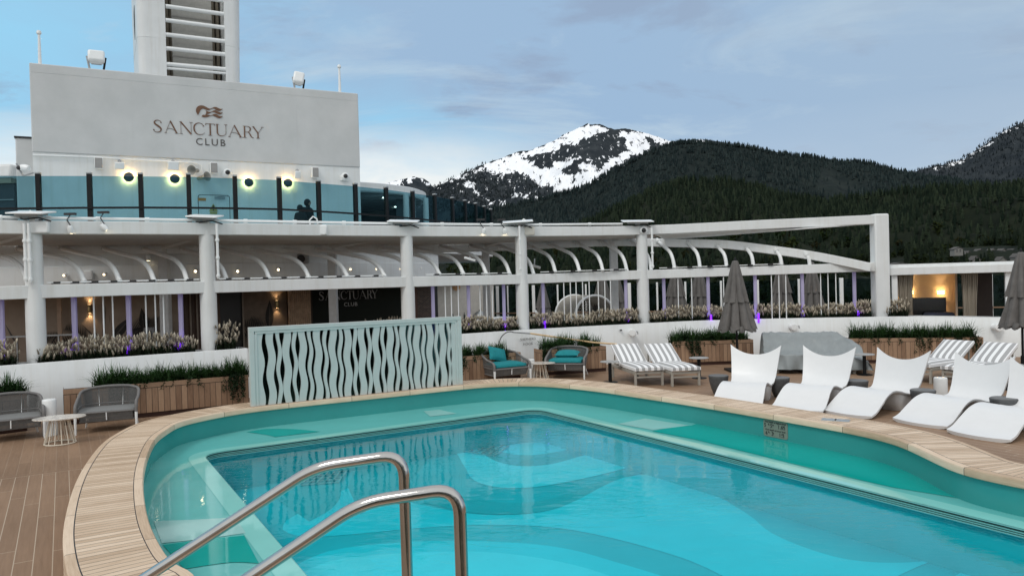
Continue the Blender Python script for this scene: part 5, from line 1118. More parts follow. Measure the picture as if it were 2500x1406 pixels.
for j, (x, yt) in enumerate(((99,80),(829,163))):
    b_ = won(x, 200, -.25); b_.z = ZT; tp = at(x-.5, yt, b_.y); t_ = thing('thin_mast', ['thin white mast on the left end of the deck house roof','thin white mast on the right end of the deck house roof'][j], 'mast', b_, 'masts on the deck house')
    MB().tube([b_, Vector((b_.x, b_.y, tp.z))], [.055,.035], 10).build('pole', WHITE2, t_); MB().lathe([(.04,-.08),(.075,-.03),(.06,.05),(.02,.07)], (b_.x,b_.y,tp.z), 12).build('tip', WHITE2, t_)
for j, (x, y, w, h, ry) in enumerate(((235,140,40,34,0),(729,192,28,34,-25))):
    c = won(x, 180, -.5); c = at(x, y, c.y); k = c.y/FPX; t_ = thing('roof_floodlight', ['big white floodlight on the left part of the deck house roof','tilted white floodlight on the right part of the deck house roof'][j], 'floodlight', Vector((c.x,c.y,ZT)), 'floodlights on the deck house')
    Q = Matrix.Rotation(AZW,3,'Z')@Matrix.Rotation(R(ry*.3),3,'Z')@Matrix.Rotation(R(-14),3,'X')@Matrix.Rotation(R(-ry*.4),3,'Y')
    MB().box(c, (w*k*.92,.3,h*k*.85), M=Q).build('case', WHITE2, t_, bevel=.07, seg=3); MB().box(c+Q@Vector((0,.22,0)), (w*k*.6,.2,h*k*.55), M=Q).build('housing', GREYP, t_, bevel=.03)
    for s_ in (-1,1): p = c+Q@Vector((s_*w*k*.5,0,0)); MB().tube([p, (p.x*.6+c.x*.4, p.y, ZT)], .035, 8).build('yoke_leg', BLACK if s_ > 0 else GREYP, t_)
# ------------------------------------------------------------------ funnel casing
FX = thing('funnel', 'tall white funnel with round louvre bars rising behind the deck house', 'funnel', at(460,190,33))
fo = at(340,190,33.0); fo.z = 0
def fp(u, z, d=0.): return fo + wx*u + Vector((0,0,z)) - wn*d
k = 33/FPX/wx.x*1.0
def fu(px): d = ray(px, 100); o_ = EYE; n_ = wn; tt = (fo-o_).dot(n_)/d.dot(n_); return ((o_+d*tt)-fo).dot(wx)
uL0, uL1, uR0, uR1 = 0., fu(405), fu(549), fu(582)
def roundplan(u0, u1, side, dp=4.5, r=.9):
    P = []
    if side < 0: P = [(u1,0)] + [(u0+r-r*math.sin(R(a)), r-r*math.cos(R(a))) for a in range(0,91,10)] + [(u0,dp),(u1,dp)]
    else: P = [(u0,0)] + [(u1-r+r*math.sin(R(a)), r-r*math.cos(R(a))) for a in range(0,91,10)] + [(u1,dp),(u0,dp)]
    return P
for (u0, u1, s_) in ((uL0, uL1, -1), (uR0, uR1, 1)):
    mb = MB(); G = []
    for z, g in ((6,.0),(9.5,.0),(14,.10),(18.5,.2),(24,.32)):
        P = roundplan(u0-g*.3*(s_<0), u1+g*(s_>0), s_, r=.38); G.append([fp(u, z, d) for u, d in P])
    mb.grid(G, closed=True)
    for z in (13.7,17.2):
        g = interp(z, ((6,.0),(9.5,.0),(14,.10),(18.5,.2),(24,.32))); P = [fp(u, z, d) for u, d in roundplan(u0-g*.3*(s_<0), u1+g*(s_>0), s_, r=.38)]
        MB().tube(P, .012, 5, closed=True).build('weld_seam', WHITE, FX)
    mb.build('side_shell', WHITE, FX, ang=30)
uM0, uM1 = fu(425), fu(525)
GAP = mat('dark funnel recess', (.035,.032,.028), .8)
MB().extr([fp(uL1-.02,6,1.6), fp(uR0+.02,6,1.6), fp(uR0+.02,24,1.6), fp(uL1-.02,24,1.6)], wn*-.1).build('recess_back', GAP, FX, smooth=False)
MB().extr([fp(uM0,6,.95), fp(uM1,6,.95), fp(uM1,24,.95), fp(uM0,24,.95)], wn*-.3).build('inner_duct', mat('duct grey', (.42,.41,.38), .6), FX, smooth=False)
for z in (11.2,12.25,13.2,15.0,16.6): MB().extr([fp(uM0-.02,z,.93), fp(uM1+.02,z,.93), fp(uM1+.02,z+.06,.93), fp(uM0-.02,z+.06,.93)], wn*-.1).build('duct_seam', mat('duct seam', (.30,.29,.27), .6), FX, smooth=False)
for u in (uL1+.16, uL1+.34, uR0-.15, uR0-.36, uR0-.52): MB().tube([fp(u,6,1.25), fp(u,24,1.25)], .085, 10).build('riser_pipe', mat('pipe tan', (.20,.17,.13), .6), FX)
for yl, yr in ((-55,-30),(-19,4),(16,36),(50,69),(85,102),(118.5,134),(157,170),(167,180)):
    a_, b_ = at(404, yl, 33.0), at(551, yr, 33.0); za = (a_.z+ (b_.z if False else a_.z))/2
    d1 = (pl(404,yl,fp(0,0,.1),wn)); d2 = pl(551,yr,fp(0,0,.1),wn); MB().tube([d1, d2], .095 if yl != 167 else .06, 14).build('louvre_bar', WHITE2, FX)
for zc_, h_ in ((10.8,1.7),(15.4,2.6),(19.6,2.4)): MB().lathe([(.5,0),(.5,.03),(.001,.031)], fp(-.01-.0,zc_,2.1), 20, frame((0,0,0),(-wn),(0,0,1),-wx).to_3x3()@Matrix.Diagonal(Vector((1.3,h_,1)))).build('side_vent', GAP, FX)
# small structure glimpsed at the left edge
q = at(6,430,27); t_ = thing('far_deckhouse', 'white deckhouse with dark windows glimpsed at the far left edge', 'building', Vector((q.x-2,q.y+1,ZD)))
MB().box((q.x-2.2,q.y+2,ZD+1.3), (5.2,4,2.6)).build('window_band', mat('dark window', (.03,.04,.05), .15), t_, smooth=False); MB().box((q.x-2.2,q.y+1.9,7.0), (5.3,4.2,.5)).build('fascia', WHITE, t_, bevel=.1); MB().box((q.x-2.2,q.y+1.9,6.66), (5.2,4.1,.16)).build('soffit_strip', mat('tan strip', (.30,.26,.20), .6), t_)
mb = MB()
for i in range(5): mb.box((q.x-.5-i*.9,q.y-.03,5.3), (.05,.05,2.6))
for z in (4.8,5.4,6.0): mb.box((q.x-2.2,q.y-.04,z), (5.2,.04,.03))
mb.build('window_bars', mat('grey bars', (.3,.32,.33), .5), t_, smooth=False)
# ------------------------------------------------------------------ upper deck, glass screen
RL = [(-170,430,20.6),(-40,430,20.8),(93,430,21.0),(218,430,21.2),(343,431,21.5),(460,432,21.9),(573,436,22.4),(681,440,23.0),(777,448,24.0),(867,455,25.1),(942,463,26.3),(1007,472,27.6),(1061,480,28.9),(1104,488,30.2),(1135,494,31.5),(1161,501,32.8),(1182,508,34.1),(1198,515,35.4)]
RP = []
for x, y, d in RL: p = at(x, y, d); RP.append(Vector((p.x, p.y, p.z)))
UD = [Vector((p.x, p.y, ZD-.22)) for p in RP]
slab = UD + [Vector((-2,46,ZD-.22)), Vector((-24,46,ZD-.22)), Vector((-24,RP[0].y,ZD-.22))]
slab = [v + Vector((.05,-.25,0)) if i < len(RP) else v for i, v in enumerate(slab)]
ud = MB().extr(slab, (0,0,.22)).build('upper_deck', WHITE, smooth=False); tag(ud, 'white upper deck over the lounge behind the pergola', 'deck', kind='structure')
GR = thing('glass_railing', 'tall curved teal glass windbreak with black posts on the upper deck', 'railing', RP[3])
TEAL = glass('teal glass', (.50,.69,.745), .045, .0)
for i, p in enumerate(RP):
    a_ = RP[max(0,i-1)]; b_ = RP[min(len(RP)-1,i+1)]; az = math.atan2((b_-a_).y, (b_-a_).x)
    MB().box((p.x, p.y, (p.z+.06+ZD)/2), (.125,.13,p.z+.06-ZD), az).build('post', BLACK, GR, bevel=.015)
    MB().box((p.x, p.y, p.z+.08), (.13,.14,.05), az).build('post_cap', mat('cap grey', (.35,.37,.38), .3, .5), GR, bevel=.01)
    if i: q = RP[i-1]; MB().extr([Vector((q.x,q.y,ZD+.02)), Vector((p.x,p.y,ZD+.02)), Vector((p.x,p.y,p.z)), Vector((q.x,q.y,q.z))], Vector((0,.012,0))).build('glass_pane', TEAL, GR, smooth=False)
MB().sweep([Vector((p.x,p.y-.09,5.0)) for p in RP], .05, .055).build('handrail', BLACK, GR)
# round roof on the upper deck beyond the glass
RR_ = thing('round_roof', 'round white roof with small downlights on slim posts behind the glass', 'canopy', (-8.9,35.2,ZD))
cc = Vector((-8.9,35.2,0)); MB().lathe([(0.01,6.46),(4.9,6.46),(5.0,6.50),(5.0,6.82),(4.9,6.86),(.01,6.86)], cc, 64).build('roof_disc', WHITE, RR_)
MB().lathe([(.01,6.44),(4.85,6.44),(4.86,6.455)], cc, 64).build('roof_ceiling', mat('ceiling with painted shade', (.16,.17,.17), .7), RR_)  # separate disc darkens the roof's underside; the shade is in its colour
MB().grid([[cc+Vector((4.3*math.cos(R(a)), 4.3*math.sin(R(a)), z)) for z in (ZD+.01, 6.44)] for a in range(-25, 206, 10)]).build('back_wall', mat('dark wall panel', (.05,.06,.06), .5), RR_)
mb = MB()
for i in range(-4,5): y = i*1.05; w = math.sqrt(max(.1,4.8**2-y*y)); mb.box(cc+Vector((0,y,6.40)), (2*w,.12,.12))
mb.build('roof_beams', mat('beam grey', (.30,.31,.31), .6), RR_, smooth=False)
for x, y in ((992,520),(1040,525),(1008,530)): p = at(x, y, 34.5 if x > 1000 else 32.8); MB().tube([(p.x,p.y,ZD),(p.x,p.y,6.5)], .13, 12).build('roof_post', WHITE, RR_)
DLM = mat('downlight glow', (1,.9,.75), .4, emit=(1,.9,.75), estr=12)
for x, y in ((937,484),(966,506),(973,504),(898,515),(923,518),(960,517),(885,530),(920,529)): p = pl(x, y, (0,0,6.38), Vector((0,0,1))); MB().lathe([(.001,0),(.06,0),(.06,.03)], p, 10).build('downlight', DLM, RR_)
# ------------------------------------------------------------------ two people by the glass
COAT = mat('black coat', (.010,.011,.013), .85, var=.2, bump=.2, bscale=30); HAIR = mat('dark hair', (.012,.010,.009), .7); SKIN = mat('skin', (.42,.26,.19), .55)
def skin(name, V, E, rad, m, parent, sub=2):
    me = bpy.data.meshes.new(name); me.from_pydata([tuple(v) for v in V], E, []); o = bpy.data.objects.new(name, me); COL.objects.link(o)
    s_ = o.modifiers.new('Skin', 'SKIN'); s_.use_smooth_shade = True
    for i, r_ in enumerate(rad): me.skin_vertices[0].data[i].radius = r_ if isinstance(r_, tuple) else (r_, r_)
    me.skin_vertices[0].data[0].use_root = True
    b = o.modifiers.new('Subsurf', 'SUBSURF'); b.levels = sub; b.render_levels = sub; me.materials.append(m)
    dg = bpy.context.evaluated_depsgraph_get(); dg.update(); m2 = bpy.data.meshes.new_from_object(o.evaluated_get(dg)); m2.name = name
    bpy.data.objects.remove(o); m2.polygons.foreach_set('use_smooth', [True]*len(m2.polygons)); m2.materials.clear(); m2.materials.append(m)
    o = bpy.data.objects.new(name, m2); COL.objects.link(o); o.parent = parent; return o
def person(px, py, Y, hgt, face, label, bulk=1., hood=True):
    tp = at(px, py, Y); k = hgt/1.75; t_ = thing('person', label, 'person', (tp.x, tp.y, tp.z-hgt), 'people on the upper deck'); t_['_local'] = 1; t_.rotation_euler = (0,0,R(face))
    b = bulk
    V = [(0,0,.95),(0,0,1.18),(0,.01,1.36),(0,0,1.47),(0,-.01,1.535),(0,-.015,1.60),(0,0,1.70),
         (.11,0,.88),(.12,-.01,.50),(.12,.02,.08),(.12,-.13,.04),(-.11,0,.88),(-.12,-.01,.50),(-.12,.02,.08),(-.12,-.13,.04),
         (.19,0,1.40),(.26,.02,1.14),(.22,-.16,.98),(.13,-.27,1.02),(-.19,0,1.40),(-.26,.02,1.14),(-.22,-.16,.98),(-.13,-.27,1.02)]
    E = [(0,1),(1,2),(2,3),(3,4),(4,5),(5,6),(0,7),(7,8),(8,9),(9,10),(0,11),(11,12),(12,13),(13,14),(2,15),(15,16),(16,17),(17,18),(2,19),(19,20),(20,21),(21,22)]
    rd = [(.19*b,.14),(.17*b,.13),(.19*b,.125),.07,(.068,.075),(.085,.10),(.075,.085),.10,.075,.055,.045,.10,.075,.055,.045,.085,.07,.055,.04,.085,.07,.055,.04]
    skin('body', [Vector(v)*k for v in V], E, [tuple(q*k for q in r_) if isinstance(r_, tuple) else r_*k for r_ in rd], COAT, t_)
    # coat skirt, face, hair
    co = MB(); prof = [(.20*b,1.34),(.215*b,1.15),(.21*b,.98),(.245*b,.80),(.275*b,.55)]
    co.lathe([(r_*k, z*k) for r_, z in prof], (0,0,0), 22, Matrix.Diagonal(Vector((1,.74,1)))); co.build('coat', COAT, t_)
    fc = MB().ball(Vector((0,-.028,1.60))*k, .085*k, 14, 10, (.86,.95,1.12)); fc.ball(Vector((0,-.112,1.60))*k, .014*k, 8, 6, (1,1.2,1.4)); fc.build('face', SKIN, t_)
    MB().ball(Vector((0,.018,1.625))*k, .118*k, 16, 10, (.92,1.02,1.14)).build('hood' if hood else 'hair', COAT if hood else HAIR, t_)
    for s_ in (-1,1): MB().ball(Vector((s_*.032,-.104,1.62))*k, .011*k, 8, 6).build('eye', BLACKP, t_)
    return t_
for o_ in (person(751,486,26.3,1.78,70,'taller person in a long dark hooded coat behind the glass', 1.05), person(733,500,26.0,1.60,150,'shorter person in a dark coat leaning beside the taller one behind the glass', 1.3)): o_['_local'] = 1
# ------------------------------------------------------------------ lounge under the upper deck
LG_ = thing('lounge', 'white fronted lounge under the upper deck with dark interior', 'building', at(300,700,22.5))
fac = [Vector((p.x+.05, p.y+.05, 0)) for p in RP[:13]]
MB().grid([[p+Vector((0,0,ZD-.225)), p+Vector((0,0,3.40)), p+Vector((0,-.03,3.38)), p+Vector((0,-.03,2.62)), p+Vector((0,.25,2.62)), p+Vector((0,.25,ZD-.225))] for p in fac]).build('fascia', WHITE, LG_, ang=20)
IB = [(-330,23.0),(450,24.8),(700,26.8),(980,29.2),(1210,33.0)]
def ib(x, z, d=0.): Y = interp(x, IB); p = Vector(((x-CX)/FPX*Y, Y, z)); return p + Vector((.35,-.93,0))*d
CEIL = mat('lounge ceiling', (.30,.28,.26), .8)
cx_pts = [Vector((p.x,p.y+.2,2.64)) for p in fac] + [ib(1210,2.64,-.6), ib(980,2.64,-.6), ib(700,2.64,-.6), ib(450,2.64,-.6), ib(-330,2.64,-.6)]
MB().poly(cx_pts).build('ceiling', CEIL, LG_, smooth=False)
def panel(x0, x1, m, name, z0=0., z1=2.63, d=0.):
    xs_ = [x0]+[a for a, b in IB if x0 < a < x1]+[x1]
    for a_, b_ in zip(xs_, xs_[1:]): o_ = MB().extr([ib(a_,z0,d), ib(b_,z0,d), ib(b_,z1,d), ib(a_,z1,d)], Vector((-.035,.093,0))).build(name, m, LG_, smooth=False)
    return o_
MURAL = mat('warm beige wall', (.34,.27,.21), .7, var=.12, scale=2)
panel(-330,436,MURAL,'mural_wall'); panel(594,700,mat('darker beige wall', (.22,.17,.13), .7, var=.15),'mural_wall')  # right stretch is a darker beige than the left
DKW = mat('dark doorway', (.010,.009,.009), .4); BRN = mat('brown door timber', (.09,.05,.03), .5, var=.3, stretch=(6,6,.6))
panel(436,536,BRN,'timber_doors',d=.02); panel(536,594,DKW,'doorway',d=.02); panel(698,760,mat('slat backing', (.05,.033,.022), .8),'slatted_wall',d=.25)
for i in range(11): q_ = ib(703+i*5,0,.30); MB().tube([(q_.x,q_.y,0),(q_.x,q_.y,2.62)], .036, 8).build('timber_slat', mat('pale slat timber', (.50,.34,.22), .6, var=.2), LG_)
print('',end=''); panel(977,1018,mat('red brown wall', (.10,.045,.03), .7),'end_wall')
for x in (441,462,478,590): panel(x, x+4, mat('door frame tan', (.30,.25,.20), .5), 'door_frame', d=.12)
mbk, tk_, nk_, Lk, bk_ = nt('dark brick'); brk = N(tk_, 'ShaderNodeTexBrick', Scale=5.0); brk.inputs['Color1'].default_value = (.10,.065,.05,1); brk.inputs['Color2'].default_value = (.05,.032,.027,1); brk.inputs['Mortar'].default_value = (.16,.14,.12,1); brk.inputs['Mortar Size'].default_value = .018
tck = N(tk_, 'ShaderNodeTexCoord'); mpk = N(tk_, 'ShaderNodeMapping'); mpk.inputs['Rotation'].default_value = (R(90),0,0); Lk.new(tck.outputs['Object'], mpk.inputs[0]); Lk.new(mpk.outputs[0], brk.inputs[0]); Lk.new(brk.outputs[0], bk_.inputs[0]); bk_.inputs['Roughness'].default_value = .8
panel(1018,1052,mbk,'brick_wall'); panel(1052,1068,DKW,'dark_gap'); panel(1068,1205,mat('bar wall cream', (.52,.49,.44), .6),'bar_wall')
# painted leaves of the mural
LEAF = mat('mural leaf paint', (.035,.033,.030), .8); LEAF2 = mat('mural leaf paint light', (.10,.09,.08), .8)
def broad(mb, x, z, L_, w, a, d=.012):
    P = []
    for i in range(11): t_ = i/10; P.append((L_*t_, w*math.sin(math.pi*t_**.8)))
    Q = P + [(q, -v) for q, v in reversed(P[1:-1])]; ca, sa = math.cos(R(a)), math.sin(R(a)); o = ib(x, z, d); e = (ib(x+10,z,d)-o).normalized()
    mb.extr([o + e*(q*ca-v*sa) + Vector((0,0,q*sa+v*ca)) for q, v in Q], Vector((.0035,-.0093,0)))
def frond(mb, x, z, L_, a, d=.012):
    o = ib(x,z,d); e = (ib(x+10,z,d)-o).normalized(); r_ = R(a); Ls_, Rs_ = [], []
    def q(t_): return L_*t_*math.cos(r_), L_*t_*math.sin(r_)-.25*L_*t_*t_
    for i in range(12):
        t_ = .12+i*.075
        for s_, out in ((-1, Ls_), (1, Rs_)):
            g = R(a+s_*48); ll = L_*.42*(1-t_*.65); u, v = q(t_); u2, v2 = q(t_+.045); out += [(u, v), (u+ll*math.cos(g), v+ll*math.sin(g)), (u2, v2)]
    P = [(0,0)] + Rs_ + [q(1.1)] + Ls_[::-1]
    mb.extr([o+e*u+Vector((0,0,v)) for u, v in P], Vector((.0035,-.0093,0)))
for k, (x, z, L_, w, a) in enumerate(((40,1.0,.9,.17,115),(62,.9,1.3,.2,85),(20,.9,.9,.15,150),(248,1.2,1.15,.17,84),(270,1.1,.95,.15,50),(300,1.15,.8,.13,25),(235,1.1,.8,.14,130),(350,1.3,.8,.12,95),(655,1.2,1.0,.14,88),(120,1.0,.7,.14,60),(330,1.0,.8,.14,60))):
    mb = MB(); broad(mb, x, z, L_, w, a, .012+.0012*k); pl_ = mb.build('painted_leaf', LEAF, LG_, smooth=False); mb = MB(); broad(mb, x, z, L_*.9, w*.16, a, .03+.0012*k); mb.build('leaf_rib', LEAF2, LG_, smooth=False)
for k, (x, z, L_, a) in enumerate(((215,1.15,.9,140),(205,1.0,1.0,165),(320,1.2,.9,60),(345,1.0,1.0,75),(370,1.1,.9,80),(640,1.15,1.0,150),(632,1.0,1.1,170),(650,1.0,1.0,125),(410,1.1,.8,95),(90,1.0,.8,40))): mb = MB(); frond(mb, x, z, L_, a, .045+.0012*k); mb.build('painted_frond', LEAF, LG_, smooth=False)
SCG = mat('sconce glow', (1,.8,.5), .4, emit=(1,.66,.32), estr=9)
def sconce(px, zc, d, lab, nrm_=Vector((.35,-.93,0)), pos=None, en=4., grp='up and down wall sconces'):
    p = pos if pos is not None else ib(px, zc, .09); t_ = thing('wall_sconce', lab, 'wall lamp', p, grp)
    MB().lathe([(.05,-.13),(.055,-.12),(.055,.12),(.05,.13)], p, 14).build('body', mat('brass sconce', (.45,.33,.16), .35, .8), t_)
    for s_ in (-1,1): MB().lathe([(.001,s_*.136),(.045,s_*.135)], p, 14).build('lamp', SCG, t_)
    for s_ in (-1,1):
        l_ = bpy.data.lights.new('sconce_light', 'SPOT'); l_.energy = en; l_.color = (1,.66,.35); l_.spot_size = R(100); l_.spot_blend = .6; l_.shadow_soft_size = .04
        lo = bpy.data.objects.new('sconce_light', l_); COL.objects.link(lo); lo.parent = t_; lo.location = (0,0,s_*.15); lo.rotation_euler = (0 if s_ < 0 else math.pi, 0, 0)
sconce(218, 2.12, .1, 'up and down wall sconce on the beige mural wall at the left', en=9); sconce(675, 2.05, .1, 'up and down wall sconce beside the slatted timber wall', en=7)
for x in (148,):
    panel(x-4, x+6, mat('timber mullion', (.46,.33,.24), .6), 'mullion', d=.4)
mb = MB(); a_, b_ = ib(-100,1.35,.7), ib(200,1.35,.7); mb.bar(a_, b_, .05, .05)
for i in range(7): p = a_+(b_-a_)*i/6; mb.bar(p, Vector((p.x,p.y,0)), .04, .04, up=(1,0,0))
tag(mb.build('steel_rail', mat('dull steel', (.30,.31,.31), .35, .7), smooth=False), 'dull steel rail in front of the mural at the left edge', 'rail')
p = ib(368,0,.9); t_ = thing('info_stand', 'grey information stand in front of the mural left of the doors', 'stand', p); MB().box(p+Vector((0,0,.75)), (.30,.25,1.5), R(20)).build('stand_body', GREYP, t_, bevel=.02); MB().box(p+Vector((0,-.14,1.25)), (.24,.02,.3), R(20)).build('screen_face', mat('dark screen', (.05,.06,.07), .2), t_)
# lit spotlights on the fascia
FSL = ['small lit spot on the white fascia nearest the leftmost column','small lit spot on the white fascia right of the white plate','bright lit spot on the fascia left of the second column','bright lit spot on the fascia right of the second column','small lit spot left of the black round loudspeaker','small round spot on the fascia right of the grey rear column','small round spot on the fascia left of the middle column','round spot nearest the middle column']
def facY(x): return interp(x, [(a[0], a[2]) for a in RL])
for j, (x, y, e) in enumerate(((157,672,5),(255,670,6),(478,662,22),(581,662,18),(680,658,14),(856,657,7),(918,657,7),(975,657,7))):
    c = at(x, y, facY(x)-.12); t_ = thing('fascia_spot', FSL[j], 'spotlight', c, 'spots on the white fascia'); MB().lathe([(.035,-.02),(.05,.0),(.045,.09)], c, 14, Matrix.Rotation(R(-70),3,'X')).build('housing', WHITE2, t_)
    MB().lathe([(.034,-.022),(.001,-.021)], c+Vector((0,-.01,0)), 14, Matrix.Rotation(R(-70),3,'X')).build('lamp', mat('spot glow %d' % e, (1,.85,.6), .4, emit=(1,.80,.5), estr=e*.45), t_)
c = at(740,632,facY(740)-.15); t_ = thing('round_loudspeaker', 'black round loudspeaker in a grey case on the white fascia', 'loudspeaker', c); MB().box(c, (.36,.2,.30)).build('cabinet', GREYP, t_, bevel=.05); MB().lathe([(.12,.0),(.12,.03),(.03,.02)], c+Vector((-.03,-.10,0)), 18, Matrix.Rotation(R(90),3,'X')).build('cone', BLACKP, t_)
for j, (x, y, w, h) in enumerate(((216,672,21,24),(829,664,14,17),(1023,656,12,9))):
    c = at(x, y, facY(x)-.06); k = c.y/FPX; tag(MB().box(c, (w*k,.08,h*k)).build('wall_plate', WHITE2, bevel=.02), ['white square plate between two small lit spots on the fascia','white plate beside the grey rear column on the fascia','small white plate right of the middle column'][j], 'plate', 'plates on the white fascia')
c = at(362,628,facY(362)-.15); t_ = thing('ceiling_spot', 'white spotlight hanging above the fascia left of a grey rear column', 'spotlight', c); MB().lathe([(.06,-.1),(.065,.05),(.03,.1)], c, 12).build('housing', WHITE2, t_); MB().lathe([(.05,-.105),(.001,-.104)], c, 12).build('lamp', LAMP, t_)
# living wall with the second lettering
GW = thing('living_wall', 'dark living wall of leaves with pale SANCTUARY CLUB lettering', 'sign', ib(865,0,.25))
MB().extr([ib(757,.0,.2), ib(977,.0,.2), ib(977,2.62,.2), ib(757,2.62,.2)], Vector((-.035,.093,0))).build('backing', mat('dark leaf backing', (.008,.012,.008), .9), GW, smooth=False)
rg = random.Random(5); mb, cols = MB(), []
for i in range(5200):
    x = rg.uniform(757,977); z = rg.uniform(.7,2.6); p = ib(x, z, .22+rg.random()*.09); s_ = rg.uniform(.03,.075); A_ = Vector((rg.uniform(-1,1),rg.uniform(-1,1)*.5,rg.uniform(-1,1))).normalized()*s_; B_ = Vector((rg.uniform(-1,1),rg.uniform(-1,1)*.5,rg.uniform(-1,1))).normalized()*s_*.6
    mb.add([p-A_,p+B_,p+A_,p-B_], [(0,1,2,3)]); k = rg.uniform(.4,1.6); c3 = (.035*k,.06*k,.03*k) if rg.random() < .90 else (.32*k,.30*k,.24*k); cols += [c3]*4
lv = tinted(mb, cols, 'leaves', GRASS, GW); lv.parent = None; lv.parent = GW; lv.location = (-GW.location.x, -GW.location.y, -GW.location.z); lv['kind'] = 'stuff'
o_, e_ = ib(775,0,.34), ib(917,0,.34); ex = (e_-o_).normalized(); zb = at(776,733,interp(776,IB)).z; hc = at(776,712,interp(776,IB)).z-zb; nz_ = ex.cross(Vector((0,0,1)))
if nz_.y > 0: nz_ = -nz_
M_ = frame(Vector((o_.x,o_.y,zb)), ex, (0,0,1), nz_); tot = (e_-o_).length; mb = MB()
TKb = 0; serif_word(mb, 'SANCTUARY', [((a-938)/676*tot, (b-a)/676*tot) for a, b in XS], hc, M_, .02)
mb.build('sanctuary_lettering', mat('pale sign lettering', (.46,.46,.45), .4), GW, smooth=False)
mb = MB(); text_mesh(mb, 'CLUB', .20, M_@Matrix.Translation((tot*.53,-.19,0)), .02, 1.1); mb.build('club_lettering', mat('pale sign lettering', (.46,.46,.45), .4), GW, smooth=False)
# bar
b0_, b1_ = ib(1052,0,2.0), ib(1205,0,1.4); BR = thing('bar_counter', 'pale bar counter at the open end of the lounge', 'counter', b0_); d_ = (b1_-b0_).normalized()
MB().bar(b0_+Vector((0,0,.55)), b1_+Vector((0,0,.55)), .5, 1.1).build('front', mat('bar front', (.40,.36,.31), .6), BR); MB().bar(b0_+Vector((0,0,1.13)), b1_+Vector((0,0,1.13)), .66, .06).build('counter_top', WHITE2, BR)
p = b0_+(b1_-b0_)*.55+Vector((0,0,1.16)); t_ = thing('food_warmer', 'small dark warming dish on the bar counter', 'dish', p); MB().lathe([(.26,0),(.28,.12),(.24,.2),(.1,.3),(.01,.32)], p, 18).build('dish', mat('dull steel', (.30,.31,.31), .35, .7), t_); MB().lathe([(.03,.32),(.03,.36),(.001,.37)], p, 10).build('knob', BLACKP, t_)
for j, f_ in enumerate((.12,.22,.3)):
    p = b0_+(b1_-b0_)*f_+Vector((0,0,1.16)); tag(MB().lathe([(.03,0),(.035,.1),(.035,.2),(.012,.26),(.012,.31)], p, 10).build('bottle', mat('dark bottle', (.02,.025,.02), .15)), ['small dark bottle at the left end of the bar counter','small dark bottle second along the bar counter','small dark bottle nearest the warming dish'][j], 'bottle', 'bottles on the bar counter')
c = ib(1112,2.45,.15); t_ = thing('round_emblem_sign', 'small round amber sign on the cream bar wall', 'sign', c); MB().lathe([(.16,0),(.16,.03),(.001,.031)], c, 20, Matrix.Rotation(R(90),3,'X')).build('disc', mat('amber disc', (.55,.32,.16), .5), t_)
for j, (x, y) in enumerate(((1147,633),(1305,650))):
    c = at(x, y, 27 if j == 0 else 25.8); t_ = thing('tube_light', ['white linear flood lamp under the roof above the bar','white linear flood lamp right of the fourth column'][j], 'lamp', c, 'linear lamps behind the pergola'); MB().box(c, (.42,.12,.09), M=Matrix.Rotation(R(18),3,'Y')).build('case', WHITE2, t_, bevel=.02); MB().tube([c+Vector((0,0,.05)), c+Vector((.02,.3,.25))], .02, 6).build('arm', GREYP, t_)
MB  # bar roof column
p = at(1183,640,33); 
# ------------------------------------------------------------------ windbreak at the ship's edge
WBK = [(1195,36.0),(1214,35.8),(1239,35.6),(1302,35.2),(1361,34.8),(1430,34.4),(1536,33.8),(1604,33.4),(1673,33.0),(1760,32.5),(1850,32.1),(1950,31.6),(2054,31.2),(2160,30.6),(2300,30.0),(2420,29.5),(2560,29.0)]
GB = thing('glass_windbreak', 'long dark glass windbreak with white posts along the ship side', 'windbreak', Vector(((1536-CX)/FPX*33.8,33.8,0)))
PW = [Vector(((x-CX)/FPX*y, y, 0)) for x, y in WBK]; DG = glass('dark tinted glass', (.50,.60,.62), .07, .0)
for i, p in enumerate(PW):
    w = .14 if WBK[i][0] in (1214,1302,1536,2054) else .07
    MB().box(p+Vector((0,0,1.2)), (w,.1,2.4)).build('post', WHITE2, GB, bevel=.01)
    if i: q = PW[i-1]; MB().extr([q+Vector((0,.02,.1)), p+Vector((0,.02,.1)), p+Vector((0,.02,2.35)), q+Vector((0,.02,2.35))], Vector((0,.012,0))).build('glass_pane', DG, GB, smooth=False)
MB().sweep([p+Vector((0,-.06,1.12)) for p in PW], .06, .05).build('handrail', mat('teak rail', (.20,.12,.07), .5), GB)
# ------------------------------------------------------------------ umbrellas
FAB = mat('grey umbrella canvas', (.125,.118,.112), .85, var=.16, scale=5, bump=.25, bscale=260)
def tier(mb, z0, z1, r0, r1, ph, seed, lobes=8, scal=.06, curve=1.):
    rg = random.Random(seed); n = 96; m = 16; off_ = [rg.uniform(-.5,.5) for _ in range(lobes)]; amp = [rg.uniform(.7,1.3) for _ in range(lobes)]
    G = []
    for i in range(m+1):
        t_ = i/m; row = []; z = z1+(z0-z1)*t_; r = r1+(r0-r1)*(t_**curve)
        for j in range(n):
            g = 2*math.pi*j/n; u = (g*lobes/(2*math.pi)+ph) % lobes; k = int(u); f = u-k
            fold = (abs(math.sin(math.pi*f))**.7-.55)*amp[k]*(.16+.30*t_)
            sec_ = .05*math.sin(g*lobes*2+off_[k]*6+t_*3)*t_
            rr = r*(1+fold+sec_); zz = z - scal*(abs(math.sin(math.pi*(u*1.0)))-.4)*(t_**6)*(1.2 if scal else 0)
            gg = g + .10*off_[k]*t_
            row.append(Vector((rr*math.cos(gg), rr*math.sin(gg), zz)))
        G.append(row)
    mb.grid(G, closed=True)
